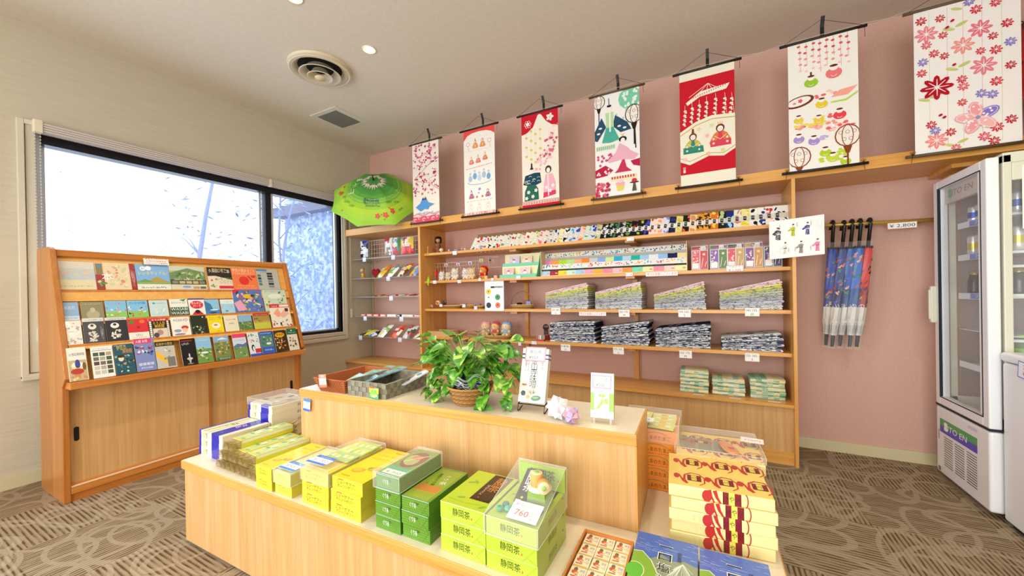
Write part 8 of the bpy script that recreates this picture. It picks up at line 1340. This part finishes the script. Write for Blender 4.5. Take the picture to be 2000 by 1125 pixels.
def b7():
    A = Art(); w = .40; A.rect(0, 0, w, BH, '#f2eee8').up()
    for x in (.06, .13, .19, .26, .33): A.line([(x, .02), (x+.002, .78)], .0016, rh.choice(['#c8d08a', '#e89aa0', '#d8a0a8']))
    A.up()
    for x, y, s in [(.16, .66, 1), (.17, .44, 1), (.06, .30, 1), (.16, .03, .9), (.19, .76, .9)]: A.disc(x-.022, y, .026*s, '#c4cc7a', ry=.009*s, rot=-.35).disc(x+.026, y+.014, .026*s, '#c4cc7a', ry=.009*s, rot=.4).line([(x-.045, y+.008), (x, y)], .001, '#f2eee8')
    def fl(x, y, r, c, c2='#f6f0ea', n=8, cen='#f0d8c8'):
        A.up(); A.flower(x, y, r, c, c2, n); A.L -= 1
    for x, y, r, c in [(.05, .66, .048, '#ec8a94'), (.255, .625, .046, '#e87a88'), (.19, .555, .046, '#f09a8c'), (.265, .425, .050, '#e88490'), (.085, .065, .046, '#f09088')]: fl(x, y, r, c, n=8)
    for x, y in [(.03, .74), (.105, .73), (.115, .635), (.05, .60), (.12, .52), (.08, .545), (.30, .57), (.255, .505), (.31, .495), (.03, .45), (.185, .375), (.19, .335), (.31, .33), (.185, .25), (.065, .155), (.14, .10), (.31, .09), (.265, .05), (.16, .012), (.30, .02), (.24, .73), (.31, .74), (.35, .62), (.36, .40), (.36, .12)]: fl(x, y, rh.uniform(.020, .026), rh.choice([R1, '#d8303e', '#e05a68']))
    for x, y in [(.035, .51), (.255, .28), (.295, .265), (.08, .12), (.215, .78), (.36, .52)]: fl(x, y, .023, '#8a7ac8')
    fl(.088, .355, .066, '#b81426', '#f4e8e4', 8)
    A.up(2)
    for k, c in enumerate(['#8a7ac8', '#f0a0a4', '#f0b0b0', '#f0a0a4', '#f2b8b4']): a = .5+k*2*PI/5; A.disc(.24+.042*math.cos(a), .155+.042*math.sin(a), .045, c, ry=.026, rot=a, n=14).up().arc(.24+.042*math.cos(a), .155+.042*math.sin(a), .038, 0, 2*PI, .002, '#f6efea', ry=.020, rot=a).up(-1)
    A.up(2)
    for k in range(24): a = rh.uniform(0, 6.28); q = rh.uniform(.02, .07); A.disc(.24+q*math.cos(a), .155+q*math.sin(a), .005, '#f6efea')
    A.disc(.24, .155, .010, '#8a9ac8')
    for x, y in [(.15, .70), (.13, .67), (.155, .46), (.10, .20), (.115, .185)]: A.disc(x, y, .009, '#b81426', ry=.006, rot=.6)
    return A
BN = [(1.300, b1, 0, 'cherry blossom banner with small blue mountain', '#3a2420'), (1.940, b2, 0, 'banner with rows of small dolls under a red scalloped top', '#1d1713'), (2.552, b3, 0, 'banner with red curtain top and standing doll couple', '#2a1c18'), (3.197, b4, 0, 'white banner with mint flower ball, lanterns and seated doll pair', '#5a4632'), (3.812, b5, 0, 'bright red banner with cream fan and two round dolls', '#24201a'), (4.443, b6, 0, 'pale banner with hanging red blossoms, round dolls and brown lanterns', '#1f1a16'), (5.050, b7, .06, 'wide white banner covered in red, pink and purple flowers', '#5a4a34')]
TP = []
for k, (xc, f, ex, lb, rc) in enumerate(BN):
    w = BW+ex; t = thing('hanging_banner', uniq(lb+', above the overhead board'), 'banner', (xc, -.455, 1.888), 0, 'printed cloth banners along the wall')
    A = f(); m = MB(); N = 8
    bend = lambda x, z: 0.0
    V = [(-w/2+w*i/N, bend(w*i/N, BH*j/16), BH*j/16) for j in range(17) for i in range(N+1)]; Fq = [(j*(N+1)+i, j*(N+1)+i+1, (j+1)*(N+1)+i+1, (j+1)*(N+1)+i) for j in range(16) for i in range(N)]; m.add(V, Fq, '#f1ebdc', 0, True)
    m.add([(a, b+.0012, c) for a, b, c in V], [q[::-1] for q in Fq], '#f1ebdc'); m.art(A, (0, 0, 0), (1, 0, 0), (0, 0, 1), dz=.0001, fn=lambda x, z, d: (min(max(x, 0), w)-w/2, -.0006-d, min(max(z, 0), BH))); 
    rot_ = Matrix.Rotation(.0, 4, 'Y'); m.build('printed_cloth', BM, t)
    rm = mat('banner_rod_%d' % k, rc, .45)
    MB().tube([(-w/2-.043, 0, BH+.006), (w/2+.043, 0, BH+.006)], .0085, n=10).build('top_rod', rm, t); MB().tube([(-w/2-.040, -.002, -.006), (w/2+.040, -.002, -.006)], .0085, n=10).build('bottom_rod', rm, t)
    MB().tube([(-w/2-.02, -.006, BH+.012), (0, .004, BH+.115), (w/2+.02, -.006, BH+.012)], .0013, '#4a3a2a').tube([(w/2+.03, -.005, BH), (w/2+.032, -.005, BH-.06)], .0011, '#2a1f18').build('cord', cloth, t); m = MB()
    for s in (-1, 1):
        x = s*(w/2+.015)
        for q in range(2): m.tube([(x, -.012, -.004), (x-.012+.024*q, -.016, .014), (x-.004+.008*q, -.014, .018), (x, -.012, .0)], .0014, '#2a1f18', 0, 4)
        m.tube([(x, -.012, -.006), (x+.006*s, -.014, -.045)], .0013, '#2a1f18', 0, 4)
    m.build('bow', cloth, t)
    h = thing('banner_hook', uniq('black hook behind the '+lb.replace('banner with rows', 'banner, rows')), 'hook', (xc+(.03 if k < 3 else .01), -.43, 1.93), 0, 'black hooks holding the banners')
    MB().prism([(.006, 0), (.010, 0), (.010, .84), (-.018, .89), (-.022, .885), (.006, .835)], -.010, .010, 0).build('bar', black, h)
    TP.append(Vector((xc, -.46, 2.80-.014*abs(math.sin(k)))))
st = MB(); P = [Vector((.98, -.47, 2.68))]
for a, b in zip(TP, TP[1:]): P += [a+Vector((.20, 0, -.085)), (a+b)/2+Vector((0, 0, -.10)), b+Vector((-.20, 0, -.085))]
one('hanging_string', st.tube(P, .0012, '#d8d4c8', 0, 4), cloth, 'thin white string running from banner to banner', 'string', (0, 0, 0))
# open umbrellas lying on the overhead board
def openumb(c0, axis, R, dep, lb, mkart, cols, roll):
    t = thing('open_umbrella', lb, 'umbrella', c0); a = Vector(axis).normalized(); h = Vector((0, 0, 1)).cross(a).normalized(); v = a.cross(h); M = Matrix(((h.x, v.x, a.x), (h.y, v.y, a.y), (h.z, v.z, a.z)))
    n = 8; S = 6; Rn = 10; m = MB(); V = []; F = []; CC = []
    def P(th, f, off=0):
        th0 = (th-roll) % (PI/4); mid = abs(th0-PI/8)/(PI/8); r = R*f*(1-.10*(1-mid**2)*f**2); z = dep*(math.cos(f*1.25)-math.cos(1.25))/(1-math.cos(1.25))-.015*(1-mid**2)*math.sin(PI*f); return M @ Vector((r*math.cos(th), r*math.sin(th), z+off))
    for j in range(Rn+1):
        for i in range(n*S): V.append(P(roll+2*PI*i/(n*S), j/Rn))
    for j in range(Rn):
        for i in range(n*S): F.append((j*n*S+i, j*n*S+(i+1) % (n*S), (j+1)*n*S+(i+1) % (n*S), (j+1)*n*S+i)); CC.append(cols[j])
    m.add(V, F, CC, 0, True); m.art(mkart(R), (0, 0, 0), (1, 0, 0), (0, 1, 0), fn=lambda x, y, d: P(math.atan2(y, x), min(1, math.hypot(x, y)/R), .004+d)); m.build('canopy', mat('umbrella_nylon', None, .5), t)
    m = MB()
    for k in range(8): th = roll+k*PI/4; m.tube([P(th, f, -.006) for f in (0, .25, .5, .75, 1.0)]+[M @ Vector((R*1.03*math.cos(th), R*1.03*math.sin(th), -.004))], .003, '#1c1c1c', 0, 5)
    m.build('ribs', black, t); m = MB().tube([M @ Vector((0, 0, dep-.01)), M @ Vector((0, 0, dep+.065))], .008, '#15130f', 0, 8, .005).tube([M @ Vector((0, 0, -.18)), M @ Vector((0, 0, dep))], .006, '#15130f'); m.build('shaft', black, t)
    return t
def ga(R):
    A = Art(); V = []
    for k in range(64): a = 2*PI*k/64; V.append(((.15 if k % 2 else .20+.05*rh.random())*R*2*math.cos(a)*.62, (.15 if k % 2 else .20+.05*rh.random())*R*2*math.sin(a)*.62))
    A.poly(V, '#dcd6c4').up()
    for k in range(30): a = 2*PI*k/30; A.line([(.05*math.cos(a), .05*math.sin(a)), (.11*math.cos(a), .11*math.sin(a))], .0025, '#c4bca8', .001)
    for r_, a0, a1 in ((.24, 3.4, 6.0), (.27, 4.0, 6.2), (.25, 5.0, 6.9), (.28, 3.2, 4.4)): A.arc(0, 0, r_, a0, a1, .004, '#b8dc8a')
    for j, ch in enumerate('富士山'): A.txt(-.15-.035*j, .03-.085*j, .055, ch, '#e4ecc8')
    A.txt(.0, -.275, .042, '静岡県', '#2f5a78', w=.15).txt(.01, -.31, .022, 'Shizuoka Pref', '#3f6a70', w=.14)
    for x, y, s in [(.06, -.40, .028), (.14, -.375, .030), (.205, -.32, .028), (-.36, -.04, .028), (-.39, .0, .02), (-.33, .05, .016)]: A.flower(x, y, s, '#e0483e', '#f08a6a')
    for x, y in [(.10, -.38), (.17, -.30), (.13, -.42), (-.33, -.28), (-.30, .09)]: A.disc(x, y, .009, '#e0483e', ry=.006)
    for x, y, r_ in [(.22, -.12, .8), (.25, -.22, .4), (.17, -.25, .6), (-.27, -.22, -.5), (-.22, -.28, -.4), (-.08, -.26, -1.3), (-.30, -.15, -.6), (.30, -.28, .9)]: A.txt(x, y, .018, '伊豆長岡', '#4f8a4a', w=.06, rot=r_)
    return A
gc = ['#3f8a3a', '#3f8a3a', '#458f3c', '#4a983a', '#5aa83a', '#7cc03a', '#a0d038', '#b4dc3a', '#a8d838', '#9cd43a']
openumb((.63, -.47, 2.20), (.42, -.56, .60), .485, .235, 'open green umbrella with white mountain-top motif on the overhead board corner', ga, gc, PI/8+.10)
def ra(R):
    A = Art()
    for k in range(26): a, r_ = rh.uniform(0, 6.28), rh.uniform(.1, .42); A.flower(r_*math.cos(a), r_*math.sin(a), .045, '#5a1018')
    return A
openumb((5.62, -.47, 2.33), (-.30, -.75, .45), .46, .18, 'open red umbrella with dark petals beside the widest banner', ra, ['#d8302a', '#d8302a', '#cf2a26', '#cf2a26', '#c82822', '#c8342a', '#d0402e', '#c82822', '#b82420', '#a82020'], 0)
sc = bpy.context.scene; sc.view_settings.view_transform = 'Standard'; sc.view_settings.look = 'None'; sc.view_settings.exposure = -0.32; sc.view_settings.gamma = 1; sc.view_settings.use_curve_mapping = False
sc.cycles.max_bounces = 8; sc.cycles.diffuse_bounces = 4; sc.cycles.glossy_bounces = 3; sc.cycles.transparent_max_bounces = 16; sc.cycles.transmission_bounces = 4; sc.cycles.caustics_reflective = False; sc.cycles.caustics_refractive = False
sc.cycles.use_denoising = True; sc.cycles.sample_clamp_indirect = 4
